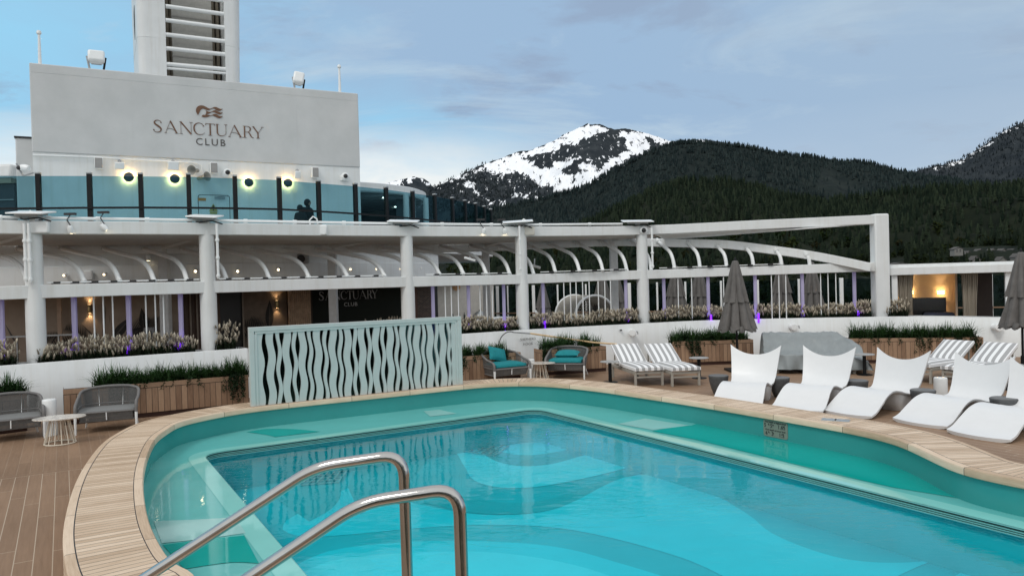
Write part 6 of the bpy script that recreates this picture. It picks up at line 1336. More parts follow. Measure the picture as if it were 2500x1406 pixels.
def umbrella():
    t_ = thing('closed_umbrella', '', 'umbrella', (0,0,0), 'closed grey umbrellas'); t_['_local'] = 1
    mb = MB(); tier(mb, 1.20, 2.35, .425, .18, 0., 2, curve=1.0); mb.build('lower_canopy', FAB, t_, ang=60)
    mb = MB(); tier(mb, 1.92, 3.02, .30, .08, .2, 3, scal=.03, curve=.85); mb.lathe([(.085,3.02),(.06,3.05),(.001,3.06)], n=16); mb.build('upper_canopy', FAB, t_, ang=60)
    mb = MB(); tier(mb, 1.13, 1.26, .445, .42, .5, 5, lobes=12, scal=.07); mb.build('valance', mat('dark umbrella trim', (.10,.095,.09), .8), t_, ang=60)
    MB().tube([(0,0,.05),(0,0,3.0)], .03, 14).build('pole', BLACK, t_)
    MB().lathe([(.03,3.04),(.035,3.08),(.02,3.13),(.001,3.17)], n=12).build('finial', BLACK, t_)
    MB().box((0,0,.03), (.6,.6,.06)).lathe([(.05,.06),(.05,.4)], n=14).build('base', BLACK, t_, bevel=.01)
    return t_
um = umbrella()
UMB = [((1796,21.0),1.,0,'large closed grey umbrella in front of the pergola beside the striped loungers'),((2494,19.4),1.,40,'closed grey umbrella cut off by the right edge of the photograph'),
 ((1325,29.5),.82,20,'small closed umbrella left of the wicker daybed'),((1470,28.2),.95,70,'closed umbrella right behind the wicker daybed'),((1507,29.2),.9,10,'closed umbrella behind the violet post left of the fifth column'),
 ((1650,28.0),1.,55,'closed umbrella right of the fifth column behind the plumes'),((1707,28.6),.98,15,'closed umbrella left of the large closed one, behind the plumes'),((1908,27.6),1.02,80,'closed umbrella behind the plumes right of the large closed one'),((1983,28.4),1.,30,'rightmost background umbrella beside the faint violet post')]
for i, ((x, Y), s_, rz, lab) in enumerate(UMB):
    o = um if i == 0 else copy_tree(um); o.location = ((x-CX)/FPX*Y, Y, 0); o.scale = (s_,s_,s_); o.rotation_euler = (0,0,R(rz)); o['label'] = lab
# ------------------------------------------------------------------ white sculpted chaises
CHW = mat('white moulded plastic', (.71,.72,.725), .34, var=.015)
def chaise():
    t_ = thing('sculpted_chaise', '', 'chaise lounge', (0,0,0), 'white sculpted chaises by the pool'); t_['_local'] = 1
    side = catmull([(-1.50,0,.055),(-1.30,0,.115),(-1.08,0,.25),(-.88,0,.365),(-.66,0,.42),(-.44,0,.398),(-.22,0,.335),(-.03,0,.305),(.12,0,.34),(.23,0,.46),(.31,0,.62),(.38,0,.79),(.44,0,.95)], 5)
    A, B = [], []; n = len(side); m = 16
    for i, p in enumerate(side):
        a_, b_ = side[max(0,i-1)], side[min(n-1,i+1)]; t2 = (b_-a_).normalized(); nn = Vector((-t2.z,0,t2.x)); s_ = i/(n-1); ra, rb = [], []
        for j in range(m+1):
            v = -1+2*j/m; w = .47+.03*math.cos(s_*6.28)
            if s_ > .72: w = .47+.075*((s_-.72)/.28)**1.5
            dish = .035*(v*v) * (1 if s_ > .55 else .25)
            p2 = Vector((p.x, v*w, p.z)) + nn*dish
            top = max(0,(s_-.80)/.20); p2 += t2*(.16*abs(v)**2.2*top**1.3) ; p2 -= t2*(.05*(1-v*v)*top)
            ft = max(0,(.12-s_)/.12); p2 += Vector((-.06*(1-v*v)*ft+.03*v*v*ft,0,0))
            edge = 1-(abs(v)**8); th = .034+.030*(1 if s_ < .9 else (1-s_)/.1)*edge
            ra.append(p2); rb.append(p2-nn*th)
        A.append(ra); B.append(rb)
    MB().shell(A, B).build('seat_shell', CHW, t_, ang=70)
    # hollow leg under the seat that carries the shell
    G = []
    for i in range(9):
        f = i/8; x0, x1 = -.42+.10*f-.04*math.sin(f*3.14), .20-.03*f; zz = .30*(1-f)+.002; w = .43-.05*f; row = []
        for j in range(40):
            g = 2*math.pi*j/40; cx_2, sx_2 = math.cos(g), math.sin(g); e = .45
            px_ = (x0+x1)/2+(x1-x0)/2*math.copysign(abs(cx_2)**e, cx_2); py_ = w*math.copysign(abs(sx_2)**e, sx_2)
            ztop = interp(px_, [(-.66,.38),(-.44,.36),(-.22,.30),(-.03,.27),(.12,.30),(.23,.4)])
            row.append(Vector((px_, py_, min(zz, ztop) if f > 0 else ztop-.01)))
        G.append(row)
    MB().grid(G, closed=True).build('base', CHW, t_, ang=60)
    return t_
ch = chaise()
CHL = [((5.12,16.35),60,'white sculpted chaise farthest from the camera, facing the pool almost straight on'),((6.38,15.7),49,'white sculpted chaise second farthest, in front of the grey covered furniture'),((7.38,14.85),33,'white sculpted chaise in the middle of the row, left of the small white cylinder'),((8.25,13.72),28,'white sculpted chaise in front of the right striped loungers'),((8.58,12.62),28,'white sculpted chaise cut off by the right edge, nearest the camera')]
for i, ((x, y), a, lab) in enumerate(CHL):
    o = ch if i == 0 else copy_tree(ch); o.location = (x, y, 0); o.rotation_euler = (0,0,R(a)); o['label'] = lab
BWM = mat('dark grey stone composite', (.075,.078,.08), .6, var=.2, scale=14, bump=.1)
def bowl():
    t_ = thing('bowl_stool', '', 'side table', (0,0,0), 'dark bowl shaped side tables'); t_['_local'] = 1
    MB().lathe([(.10,.0),(.115,.01),(.16,.12),(.20,.26),(.218,.38),(.222,.405),(.215,.42)], n=40).build('bowl_body', BWM, t_, ang=50); MB().lathe([(.214,.421),(.20,.428),(.001,.43)], n=40).build('bowl_top', mat('grey stone top', (.13,.133,.135), .55, var=.15, scale=14), t_); return t_
bw = bowl()
for i, ((px, py), lab) in enumerate((((1754,915),'dark bowl shaped side table left of the farthest chaise'),((1902,920),'dark bowl shaped side table between the farthest and second chaise'),((2092,927),'dark bowl shaped side table between the second and middle chaise'),((2253,950),'dark bowl shaped side table beside the small white cylinder'),((2451,970),'dark bowl shaped side table nearest the camera, at the right edge'))):
    p = gr(px, py, .43); o = bw if i == 0 else copy_tree(bw); o.location = (p.x, p.y, 0); o['label'] = lab
def cylinder_bin(lab, p, r, h):
    t_ = thing('white_cylinder', lab, 'bollard lamp', p, 'white deck cylinders'); MB().lathe([(r*.96,0),(r,.01),(r,h-.03),(r*.97,h-.01),(r*.9,h),(.001,h+.004)], p, 32).build('upper_body', WHITE2, t_, ang=40)
    MB().lathe([(r*1.02,.0),(r*1.02,h*.30),(r*1.0,h*.31)], p, 32).build('base_band', WHITE, t_, ang=40)
cylinder_bin('white cylinder lamp beside the dark bowl table between two chaises', Vector((8.5,15.1,0)), .125, .52)
p = gr(123,1070); p = gr(123,1062); cylinder_bin('white cylinder lamp behind the left marble topped table', p, .12, .68); p = gr(1297,921); cylinder_bin('white cylinder lamp between the teal cushioned armchairs', Vector((p.x,p.y,0)), .105, .50)
p = at(1733,806,23.3); cylinder_bin('white cylinder lamp standing in the grass behind the large closed umbrella', Vector((p.x,p.y,0)), .10, 1.03)
# ------------------------------------------------------------------ striped loungers
def stripes():
    m, t, ns, L, b = nt('striped cushion cloth'); b.inputs['Roughness'].default_value = .9; b.inputs['Specular IOR Level'].default_value = .1
    tc = N(t, 'ShaderNodeTexCoord'); sp = N(t, 'ShaderNodeSeparateXYZ'); L.new(tc.outputs['Object'], sp.inputs[0])
    m1 = N(t, 'ShaderNodeMath', operation='MULTIPLY_ADD'); L.new(sp.outputs[1], m1.inputs[0]); m1.inputs[1].default_value = 1/.155; m1.inputs[2].default_value = 10.25
    fr = N(t, 'ShaderNodeMath', operation='FRACT'); L.new(m1.outputs[0], fr.inputs[0]); lt = N(t, 'ShaderNodeMath', operation='LESS_THAN'); L.new(fr.outputs[0], lt.inputs[0]); lt.inputs[1].default_value = .5
    mx = N(t, 'ShaderNodeMix', data_type='RGBA'); L.new(lt.outputs[0], mx.inputs[0]); mx.inputs[6].default_value = (.80,.81,.82,1); mx.inputs[7].default_value = (.36,.365,.37,1); L.new(mx.outputs[2], b.inputs[0])
    nz = N(t, 'ShaderNodeTexNoise', Scale=7.0, Detail=3.0); L.new(tc.outputs['Object'], nz.inputs[0]); bp = N(t, 'ShaderNodeBump', Strength=.5, Distance=.03); L.new(nz.outputs[0], bp.inputs[0]); L.new(bp.outputs[0], b.inputs['Normal']); return m
STR = stripes(); TAUPE = mat('taupe lounger frame', (.34,.32,.28), .5)
def cushion(mb, L_, W_, T_, M, nx=14, ny=10):
    G = []
    A, B = [], []
    for i in range(nx+1):
        ra, rb = [], []
        for j in range(ny+1):
            u, v = -1+2*i/nx, -1+2*j/ny; puff = (1-abs(u)**6)*(1-abs(v)**6); x, y = u*L_/2, v*W_/2
            e = .02*(1-puff); ra.append(M@Vector((x, y, T_*(.62+.38*puff)))); rb.append(M@Vector((x, y, T_*.12*(1-puff))))
        A.append(ra); B.append(rb)
    mb.shell(B, A)
def lounger():
    t_ = thing('striped_lounger', '', 'sun lounger', (0,0,0), 'grey and white striped loungers'); t_['_local'] = 1; W_ = .74
    mb = MB()                                               # axis: foot at x=0, head at x=2.0
    for y in (-W_/2+.02, W_/2-.02): mb.box((.98,y,.33), (1.9,.045,.075))
    for x in (.05,.65,1.25,1.9): mb.box((x,0,.33), (.045,W_-.08,.06))
    mb.build('frame', TAUPE, t_, bevel=.006)
    for x in (.06,1.86):
        for y in (-W_/2+.025, W_/2-.025): MB().box((x,y,.155), (.055,.055,.31)).build('leg', TAUPE, t_, bevel=.005)
    MB().box((.06,0,.225), (.03,W_-.1,.035)).build('stretcher', TAUPE, t_)
    mb = MB(); cushion(mb, 1.27, W_, .14, Matrix.Translation((.62,0,.37))); mb.build('seat_cushion', STR, t_, ang=60)
    Mb = Matrix.Translation((1.22,0,.40)) @ Matrix.Rotation(R(-30),4,'Y'); mb = MB(); cushion(mb, .84, W_, .13, Mb @ Matrix.Translation((.42,0,.0))); mb.build('back_cushion', STR, t_, ang=60)
    for y in (-W_/2+.05, W_/2-.05):
        MB().bar(Mb@Vector((.0,y,-.025)), Mb@Vector((.82,y,-.025)), .04, .03).build('back_rail', TAUPE, t_)
        MB().bar(Mb@Vector((.6,y,-.03)), Vector((1.75,y,.34)), .03, .03).build('back_prop', TAUPE, t_)
    return t_
lo_ = lounger()
f1 = (gr(1549.5,941)+gr(1625,945))/2; f2 = (gr(1639,943)+gr(1714.6,943))/2
LGP = [((f1.x,f1.y),100,'striped lounger left of the pair beside the large umbrella, next to a round black table'),((f2.x,f2.y),100,'striped lounger right of the pair beside the large umbrella'),((9.50,17.95),31,'striped lounger on the right seen behind the middle chaise'),((9.98,17.05),31,'rightmost striped lounger behind the fourth chaise')]
for i, ((x, y), a, lab) in enumerate(LGP):
    o = lo_ if i == 0 else copy_tree(lo_); o.location = (x, y, 0); o.rotation_euler = (0,0,R(a)); o['label'] = lab
def rtable():
    t_ = thing('round_table', '', 'side table', (0,0,0), 'round pedestal side tables'); t_['_local'] = 1
    MB().lathe([(.235,.52),(.25,.523),(.25,.535),(.245,.54),(.001,.542)], n=40).build('table_top', mat('grey table top', (.34,.345,.34), .45), t_, ang=40); MB().tube([(0,0,.02),(0,0,.52)], .045, 18).build('pedestal', BLACK, t_); MB().lathe([(.19,0),(.19,.012),(.06,.03),(.05,.03)], n=32).build('foot_plate', BLACK, t_); return t_
rt_ = rtable()
for i, ((x, y), z, lab) in enumerate((((1490,933),0,'round grey side table left of the left striped loungers'),((1706,872.5),.54,'round grey side table right of the left striped loungers'),((2110,864),.54,'round grey side table behind the covered furniture'),((2452,889),.54,'round grey side table right of the rightmost striped lounger'))):
    p = gr(x, y, z); o = rt_ if i == 0 else copy_tree(rt_); o.location = (p.x, p.y, 0); o['label'] = lab; 
    if i == 3: o.scale = (1.5,1.5,1)
# ------------------------------------------------------------------ woven armchairs
ROPE = mat('grey woven rope', (.125,.125,.122), .85, var=.15, scale=40); ROPE2 = mat('grey rope rim', (.165,.16,.157), .8, var=.1, scale=50, bump=.4, bscale=200)
SEATM = mat('grey seat mesh', (.20,.205,.205), .8, var=.12, scale=60); TEALC = mat('teal cushion cloth', (.004,.20,.225), .85, var=.12, scale=20, bump=.15, bscale=120)
def chair_rim(W_, n=60):
    """rim of the tub: from the front of one arm, round the back, to the other; returns points"""
    P = []
    for i in range(n+1):
        f = i/n; s_ = -1+2*f; a = abs(s_)
        g = s_*R(118); x = math.sin(g); y = math.cos(g)
        px_ = W_/2*math.copysign(min(1, abs(x)**.62), x); py_ = .36*math.copysign(abs(y)**.7, y)
        if a > .76: px_ = W_/2*math.copysign(1, s_); 
        z = .80-.02*(a/.3)**2 if a < .3 else interp(a, [(.3,.78),(.5,.73),(.72,.61),(.88,.57),(1.,.55)])
        py_ = interp(a, [(0,.36),(.3,.355),(.45,.31),(.55,.2),(.72,-.06),(.88,-.28),(1.,-.36)]); px_ = math.copysign(interp(a, [(0,0),(.3,.66),(.45,.92),(.55,1.),(.72,1.02),(.88,1.0),(1.,1.0)])*W_/2, s_)
        P.append(Vector((px_, py_, z)))
    return P
def base_rim(W_, n=60, z=.22, k=.88):
    return [Vector((p.x*k, p.y*k+.01, z)) for p in chair_rim(W_, n)]
def armchair(W_, cush, name='woven_armchair', cat='armchair', grp='grey woven armchairs'):
    t_ = thing(name, '', cat, (0,0,0), grp); t_['_local'] = 1; n = 150
    T_, B_ = chair_rim(W_, n), base_rim(W_, n); T_ = [T_[0]]+[(T_[i-1]+T_[i]*2+T_[i+1])/4 for i in range(1,n)]+[T_[-1]]
    fr_ = [Vector((T_[0].x*.93, -.40, .36))]; fr2 = [Vector((T_[-1].x*.93, -.40, .36))]
    rim_ = [Vector((T_[0].x,-.415,.36)), Vector((T_[0].x,-.41,.49))]+T_+[Vector((T_[-1].x,-.41,.49)), Vector((T_[-1].x,-.415,.36))]
    MB().tube(rounded(rim_, .05, 4), .027, 10).build('rim', ROPE2, t_, ang=80)
    mb = MB()                                               # rope strands
    for i in range(0, n+1):
        a_, b_ = T_[i], B_[i]; mid = (a_+b_)/2; mid = Vector((mid.x*1.03, mid.y*1.03, mid.z)); P_ = bez(a_, mid, b_, 3)
        d = (T_[min(n,i+1)]-T_[max(0,i-1)]); d.z = 0; d.normalize(); o_ = d*.0062; nn = Vector((d.y,-d.x,0))*.004
        for q, w in zip(P_, P_[1:]): mb.add([q-o_, q+nn, q+o_, w-o_, w+nn, w+o_], [(0,1,4,3),(1,2,5,4),(0,3,5,2)])
    mb.build('rope_weave', ROPE, t_, smooth=False)
    MB().tube(B_+[B_[0]], .016, 8).build('lower_rail', ROPE2, t_)
    sr = base_rim(W_, 40, .40, .93); MB().tube([Vector((sr[0].x,-.37,.39))]+sr[1:-1]+[Vector((sr[-1].x,-.37,.39)), Vector((sr[0].x,-.37,.39))], .018, 8).build('seat_rail', ROPE2, t_)
    mr = base_rim(W_, 40, .47, .95); MB().tube(mr, .013, 8).build('back_rail', ROPE2, t_)
    sp_ = [Vector((p.x*.97,p.y*.97,.395)) for p in sr]+[Vector((sr[-1].x*.97,-.36,.395)), Vector((sr[0].x*.97,-.36,.395))]; MB().extr(sp_, (0,0,.02)).build('seat', SEATM, t_, smooth=False)
    mb = MB(); m_ = int(W_/.018)                            # front skirt strands
    for i in range(m_+1):
        x = -W_/2*.86+W_*.86*i/m_; mb.add([Vector((x-.006,-.372,.39)), Vector((x+.006,-.372,.39)), Vector((x+.006,-.335,.22)), Vector((x-.006,-.335,.22))], [(0,1,2,3)])
    mb.build('front_skirt', ROPE, t_, smooth=False)
    for s_ in (-1,1):
        MB().tube([(s_*W_/2*1.0,-.415,.36),(s_*W_/2*1.0,-.42,.0)], [.026,.017], 10).build('leg', WHITE2, t_)
        MB().tube([(s_*W_/2*.80,.29,.24),(s_*W_/2*.9,.40,.0)], [.024,.016], 10).build('leg', WHITE2, t_)
        MB().tube([(s_*W_*.2,.345,.42),(s_*W_*.21,.375,.78)], .011, 8).build('back_strut', WHITE2, t_); MB().tube([(s_*W_*.0+ s_*.001,-.36,.24),(s_*.001,-.378,.39)], .010, 8).build('front_strut', WHITE2, t_)
    if cush:
        mb = MB(); cushion(mb, .60, W_*.84, .13, Matrix.Translation((0,-.06,.42))@Matrix.Rotation(R(90),4,'Z')); mb.build('seat_cushion', TEALC, t_, ang=60)
    return t_
ac = armchair(.92, True); 
def toward(p, q=(1.0,9.5)): return math.atan2(q[1]-p[1], q[0]-p[0])+math.pi/2
pA = ((1226-CX)/FPX*20.0, 20.0); pB = ((1381-CX)/FPX*20.7, 20.7)
ac.location = (*pA,0); ac.rotation_euler = (0,0,R(28)); ac.scale = (1.14,1.14,1.0); ac['label'] = 'woven armchair with teal cushions, left of the pair, its cushion standing upright'
c2 = copy_tree(ac); c2.location = (*pB,0); c2.rotation_euler = (0,0,R(-14)); c2['label'] = 'woven armchair with teal cushions, right of the pair, its cushion lying flat'
def pillow(lab, loc, rot, sz=(.56,.42,.17)):
    mb = MB(); A, B = [], []
    for i in range(13):
        ra, rb = [], []
        for j in range(13):
            u, v = -1+2*i/12, -1+2*j/12; h = ((1-u*u)*(1-v*v))**.42; pin = 1-.10*(1-abs(u*v))*max(abs(u),abs(v))**4
            ra.append(Vector((u*sz[0]/2*pin, v*sz[1]/2*pin, h*sz[2]/2))); rb.append(Vector((u*sz[0]/2*pin, v*sz[1]/2*pin, -h*sz[2]/2)))
        A.append(ra); B.append(rb)
    mb.shell(B, A); o = mb.build('throw_pillow', TEALC, ang=80); o.location = loc; o.rotation_euler = rot; tag(o, lab, 'pillow', 'teal pillows'); return o
pillow('teal pillow standing upright against the back of the left teal armchair', Vector((*pA,0))+Matrix.Rotation(R(28),3,'Z')@Vector((-.12,.14,.73)), (R(58),R(14),R(34)), (.56,.40,.19))
pillow('teal pillow lying flat on the right teal armchair', Vector((*pB,0))+Matrix.Rotation(R(-14),3,'Z')@Vector((.0,.0,.635)), (R(6),0,R(-14)), (.66,.48,.20))
lv_ = armchair(1.03, False, 'woven_loveseat', 'loveseat', 'grey woven loveseats')
pL = gr(268,1052); lv_.location = (pL.x-.12, pL.y+.22, 0); lv_.rotation_euler = (0,0,R(21)); lv_['label'] = 'grey woven loveseat right of the marble topped table'
c2 = copy_tree(lv_); pL2 = gr(28,1078); c2.location = (pL2.x-.22, pL2.y+.30, 0); c2.rotation_euler = (0,0,R(36)); c2['label'] = 'grey woven loveseat cut off by the left edge of the photograph'
# low marble tables with wire bases
mm, tm_, nm_, Lm, bm_ = nt('veined marble'); bm_.inputs['Roughness'].default_value = .2
tcm = N(tm_, 'ShaderNodeTexCoord'); nzm = N(tm_, 'ShaderNodeTexNoise', Scale=3.2, Detail=6.0, Distortion=1.6); Lm.new(tcm.outputs['Object'], nzm.inputs[0]); rm = N(tm_, 'ShaderNodeValToRGB'); Lm.new(nzm.outputs[0], rm.inputs[0])
for i, (p, c) in enumerate(((.46,(.70,.655,.59)),(.505,(.30,.30,.30)),(.53,(.72,.68,.62)))):
    e = rm.color_ramp.elements[i] if i < 2 else rm.color_ramp.elements.new(p); e.position = p; e.color = c4(c)
Lm.new(rm.outputs[0], bm_.inputs[0])
CREAM = mat('cream wire', (.62,.56,.46), .5)
def mtable():
    t_ = thing('marble_table', '', 'coffee table', (0,0,0), 'marble topped wire tables'); t_['_local'] = 1
    MB().lathe([(.36,.438),(.395,.442),(.40,.452),(.395,.462),(.001,.463)], n=48, sy=.66).build('table_top', mm, t_, ang=40)
    mb = MB(); n_ = 14
    for i in range(n_): g = 6.2832*i/n_; mb.tube([(.235*math.cos(g),.235*math.sin(g),.015),(.14*math.cos(g),.14*math.sin(g),.44)], .0085, 6)
    mb.build('wire_base', CREAM, t_); mb = MB(); mb.tube([(.235*math.cos(6.2832*i/36),.235*math.sin(6.2832*i/36),.012) for i in range(36)], .012, 8, closed=True); mb.build('base_ring', CREAM, t_); return t_
mt = mtable(); p = gr(147,1082); mt.location = (p.x,p.y,0); mt.rotation_euler = (0,0,R(24)); mt.scale = (1.05,1.05,1.02); mt['label'] = 'marble topped wire table between the grey woven loveseats'
c2 = copy_tree(mt); p = gr(1318,928); c2.location = (p.x,p.y,0); c2.rotation_euler = (0,0,R(-10)); c2['label'] = 'marble topped wire table between the teal cushioned armchairs'
# ------------------------------------------------------------------ covered furniture
TARP = mat('grey tarpaulin', (.235,.262,.27), .42, var=.10, scale=3, bump=.12, bscale=16, stretch=(1,1,.5))
tp = thing('covered_sofa', 'large sofa wrapped in a wrinkled grey tarpaulin behind the chaises', 'covered furniture', (8.15,20.65,0)); 
G = []; nx, ny = 150, 100; rg = random.Random(8)
def tz(u, v):                                              # u 0..1 along, v 0..1 front to back
    h = interp(v, [(0,.50),(.40,.53),(.62,.92),(.70,1.0),(1.,.97)]); e = interp(u, [(0,1.),(.76,1.),(1.,.60)]); sag = .02*math.sin(u*9+v*2)*math.sin(v*3.1)
    return .06+(h-.06)*e+sag*.5
W2, D2 = 2.55, 1.55; rows = []
for i in range(nx+1):
    row = []
    for j in range(ny+1):
        a, b = i/nx, j/ny; cu_, cv = a*1.44-.22, b*1.5-.25; u, v = min(1,max(0,cu_)), min(1,max(0,cv)); over = max(0, -cu_, cu_-1)/.22; ov2 = max(0, -cv, cv-1)/.25; dn = min(1, max(over, ov2))
        z = tz(u, v)*(1-dn) + .12*dn; per = a if ov2 >= over else b*.75+3; fold = .045*(math.sin(per*44+1.2*math.sin(per*13)+dn*1.5)+.5*math.sin(per*83+2-dn*2))*dn**.6
        x = (u-.5)*W2 + math.copysign(1, cu_-.5)*(over > 0)*(.05*dn+fold); y = (v-.5)*D2 + (math.copysign(1, cv-.5)*(ov2 > 0)*(.05*dn+fold))
        rdg = lambda q: max(0., 1-abs(((q) % 1.)-.5)*5.)
        z += (.024*rdg(a*5.3-b*3.6+.35*math.sin(b*7))+.02*rdg(a*7.1+b*5.7+.3*math.sin(a*9))+.012*rdg(a*13-b*7+.4*math.sin(a*5+b*9)))*(1-dn)*(.35+.65*math.sin(b*3.1)) ; row.append(Vector((x, y, z)))
    rows.append(row)
tp['_local'] = 1; o = MB().grid(rows).build('tarpaulin', TARP, tp, ang=80)
for x in (-1.,1.): MB().box((x*.95,-.6,.06), (.08,.08,.12)).build('foot', TAUPE, tp)
tp.rotation_euler = (0,0,R(-16))
# ------------------------------------------------------------------ wicker daybed and pot
WK = mat('pale wicker', (.42,.40,.36), .8, var=.15, scale=30)
p0_ = Vector(((1425-CX)/FPX*27.5, 27.5, 0)); db = thing('wicker_daybed', 'hooded wicker daybed with open weave behind the plumes', 'daybed', p0_); db['_local'] = 1
def arch(y, r=.78, h=2.05):
    return [Vector((-r, y, .35)), Vector((-r, y, 1.35))] + [Vector((-r*math.cos(R(a)), y, 1.35+(h-1.35)*math.sin(R(a)))) for a in range(12,169,12)] + [Vector((r, y, 1.35)), Vector((r, y, .35))]
mb = MB()
for y in (-.75,.75): mb.tube(arch(y), .045, 10)
mb.build('hoop', WHITE2, db)
mb = MB(); A_, B_ = arch(-.75), arch(.75); A_ = [q for a, b in zip(A_, A_[1:]) for q in [a+(b-a)*k/4 for k in range(4)]]+[A_[-1]]; B_ = [q for a, b in zip(B_, B_[1:]) for q in [a+(b-a)*k/4 for k in range(4)]]+[B_[-1]]
for k in range(0, 13): f = k/12; mb.sweep([a+(b-a)*f for a, b in zip(A_, B_)], .03, .012, up=(0,1,0)) if False else mb.tube([a+(b-a)*f for a, b in zip(A_, B_)], .013, 5)
for i in range(0, len(A_), 1): mb.tube([A_[i], B_[i]], .014, 5)
for i in range(-7,8): x = i*.1; zt_ = 1.35+.68*math.sqrt(max(0,1-(x/.78)**2)); mb.tube([(x,.74,.4),(x,.74,zt_)], .014, 5)
for i in range(16): z = .45+i*.1; w = .78 if z < 1.35 else .78*math.sqrt(max(.01,1-((z-1.35)/.7)**2)); mb.tube([(-w,.74,z),(w,.74,z)], .014, 5)
mb.build('wicker_hood', WK, db); MB().box((0,0,.3), (1.5,1.5,.3)).build('base', WK, db, bevel=.03); MB().box((0,-.05,.52), (1.4,1.4,.16)).build('mattress', mat('dark cushion', (.05,.05,.055), .9), db, bevel=.05)
db.rotation_euler = (0,0,R(24))
p = at(1407,760,26.0); pt = thing('potted_plumes', 'white pot of pale plumes in front of the wicker daybed', 'potted plant', Vector((p.x,p.y,0))); MB().lathe([(.20,0),(.28,.9),(.30,1.40),(.26,1.41),(.24,1.3)], (p.x,p.y,0), 20).build('pot', WHITE2, pt); 
pa = Vector((p.x-.12,p.y,1.32)); mb, cols = MB(), []; rg = random.Random(3)
for i in range(240):
    g = rg.random()*6.28; blade(mb, cols, Vector((p.x+rg.gauss(0,.08),p.y+rg.gauss(0,.08),1.33)), Vector((math.cos(g),math.sin(g),0)), rg.uniform(.25,.5), .014, rg.uniform(.1,1.), (.16,.145,.11), rg)
lv3 = tinted(mb, cols, 'plumes', PLUME, pt); lv3.location = (-p.x,-p.y,0)
for j, (x, lab) in enumerate(((1300,'white cushioned deck chair left of the small closed umbrella'),(1345,'white cushioned deck chair right of the small closed umbrella'))):
    p = Vector(((x-CX)/FPX*28, 28, 0)); t_ = thing('white_deck_chair', lab, 'deck chair', p, 'white deck chairs behind the plumes'); MB().box(p+Vector((.2,0,.95)), (1.0,.7,.12)).build('cushion', WHITE2, t_, bevel=.03); MB().box(p+Vector((-.45,0,1.2)), (.08,.7,.7), M=Matrix.Rotation(R(-24),3,'Y')).build('back', WHITE2, t_, bevel=.02)
    for dx in (-.3,.6):
        for dy in (-.3,.3): MB().box(p+Vector((dx,dy,.45)), (.05,.05,.9)).build('leg', WHITE2, t_)
# ------------------------------------------------------------------ cabana on the right
CB = thing('cabana', 'white framed cabana with curtains and warm lit beige wall', 'cabana', Vector((12.4,24.4,0)))
a_, b_ = at(2166,663,24.4), at(2560,645,22.6); dcb = Vector((b_.x-a_.x, b_.y-a_.y, 0)).normalized(); ncb = Vector((-dcb.y, dcb.x, 0))
zt_ = a_.z+.14; MB().bar(Vector((a_.x,a_.y,a_.z)), Vector((b_.x,b_.y,a_.z+.02)), .28, .25).build('front_beam', WHITE, CB, bevel=.012)
def cb(px, d=0., z=0.):
    Y = interp(px, [(2166,24.4),(2560,22.6)]); return Vector(((px-CX)/FPX*Y, Y, z)) + ncb*d
L_ = (b_-a_).length
MB().extr([cb(2166,.0,zt_-.02), cb(2560,.0,zt_-.02), cb(2560,3.4,zt_-.02), cb(2166,3.4,zt_-.02)], (0,0,.1)).build('roof', WHITE, CB, smooth=False)
for x in (2184,2462): q = cb(x,.05); MB().box((q.x,q.y,zt_/2-.1), (.17,.17,zt_-.2), math.atan2(dcb.y,dcb.x)).build('post', WHITE2, CB, bevel=.02)
BEI = mat('cabana wall', (.50,.38,.28), .7, var=.05)
def vwall(x0, x1, d0, d1, m, name, z0=0., z1=None):
    p, q = cb(x0,d0), cb(x1,d1); z1 = zt_-.03 if z1 is None else z1; return MB().extr([p+Vector((0,0,z0)), q+Vector((0,0,z0)), q+Vector((0,0,z1)), p+Vector((0,0,z1))], ncb*.06).build(name, m, CB, smooth=False)
vwall(2200,2352,2.3,2.3,BEI,'back_wall'); vwall(2394,2455,2.5,2.5,mat('dark brown panel', (.03,.02,.016), .6),'dark_panel',0,2.5)
pk, qk = cb(2352,2.3), cb(2340,.9); MB().extr([pk, qk, qk+Vector((0,0,zt_-.03)), pk+Vector((0,0,zt_-.03))], dcb*.06).build('side_wall', BEI, CB, smooth=False)
CUR = mat('sheer beige curtain', (.46,.41,.34), .9, var=.08, scale=2)
def curtain(x0, x1, d, seed, sweep_):
    rg = random.Random(seed); n_ = 60; top_, bot_ = [], []; p, q = cb(x0,d,zt_-.16), cb(x1,d,zt_-.16); G = []
    for i in range(n_+1):
        f = i/n_; row = []
        for k in range(14):
            s_ = k/13; z = zt_-.16-s_*2.5; w = 1-.25*math.sin(s_*2.6)*1.0; ff = .5+(f-.5)*w+sweep_*s_*s_*.25
            P_ = p+(q-p)*ff; P_.z = z; row.append(P_ + ncb*(.045*math.sin(f*n_*.95+seed)+.02*math.sin(f*21+s_*2)))
        G.append(row)
    MB().grid(G).build('curtain', CUR, CB, ang=80)
curtain(2190,2232,.2,3,.5); curtain(2348,2392,.3,5,-.3)
vwall(2234,2322,1.6,1.6,mat('black television', (.008,.009,.01), .12),'television',.95,1.72)
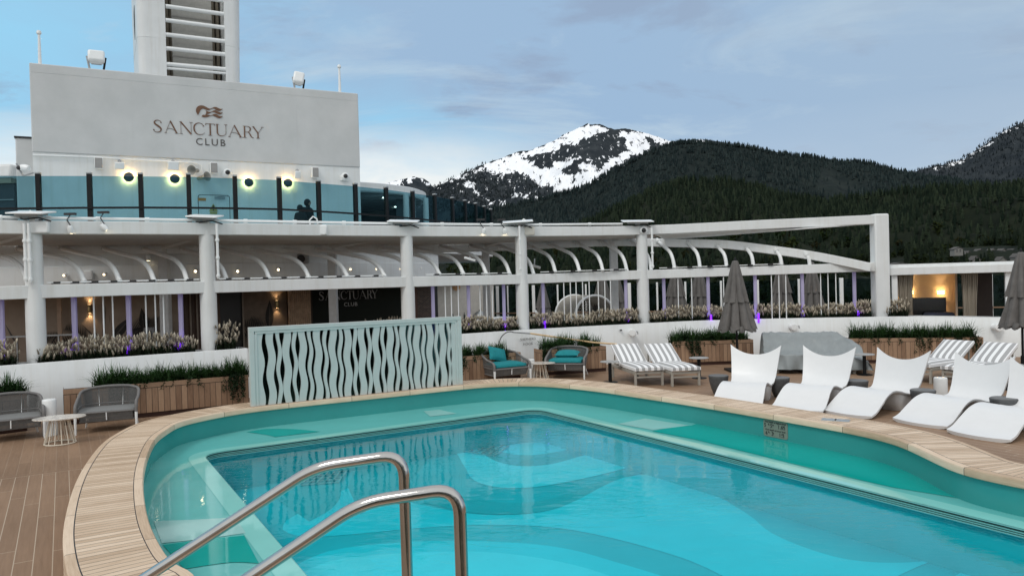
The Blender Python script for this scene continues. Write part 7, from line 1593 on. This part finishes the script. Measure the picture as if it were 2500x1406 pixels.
q = cb(2300,1.2,1.0); MB().box(q, (.8,.6,.5), math.atan2(dcb.y,dcb.x)+.3).build('sofa', mat('navy sofa', (.02,.025,.05), .8), CB, bevel=.08)
for j, (x, d) in enumerate(((2313,2.22),(2231,2.22))):
    p = cb(x, d); p.z = at(x, 713, p.y).z; t_ = thing('cabana_sconce', ['glowing sconce on the beige cabana wall right of the television','glowing sconce half hidden by the left cabana curtain'][j], 'wall lamp', p, 'cabana sconces')
    MB().box(p-ncb*.06, (.30,.12,.03), math.atan2(dcb.y,dcb.x)).build('plate', WHITE2, t_, bevel=.01)
    for s_ in (-1,1):
        MB().lathe([(.001,0),(.10,.0),(.10,.012)], p-ncb*.05+Vector((0,0,s_*.03)), 16, Matrix.Diagonal(Vector((1.2,.5,s_)))).build('lamp', mat('cabana lamp glow', (1,.75,.4), .4, emit=(1,.68,.28), estr=30), t_)
        l_ = bpy.data.lights.new('cabana_light', 'SPOT'); l_.energy = 15; l_.color = (1,.68,.34); l_.spot_size = R(75); l_.spot_blend = .5; l_.shadow_soft_size = .05
        lo2 = bpy.data.objects.new('cabana_light', l_); COL.objects.link(lo2); lo2.parent = t_; lo2.location = -ncb*.10+Vector((0,0,s_*.06)); lo2.rotation_euler = (0 if s_ < 0 else math.pi, 0, 0)
# ------------------------------------------------------------------ camera and output
cd_ = bpy.data.cameras.new('camera'); cam = bpy.data.objects.new('camera', cd_); COL.objects.link(cam); SC.camera = cam
cd_.sensor_width = 36; cd_.lens = 36*FPX/2500; cd_.clip_end = 60000; cd_.clip_start = .05
Mc = frame(EYE, Rv, Uv, -Fv); cam.matrix_world = Mc
SC.render.engine = 'CYCLES'; SC.cycles.use_denoising = True; SC.cycles.max_bounces = 6; SC.cycles.transparent_max_bounces = 24; SC.cycles.glossy_bounces = 4; SC.cycles.caustics_reflective = False; SC.cycles.caustics_refractive = False
SC.view_settings.view_transform = 'Standard'; SC.view_settings.look = 'None'; SC.view_settings.gamma = 1; SC.view_settings.exposure = 0.0
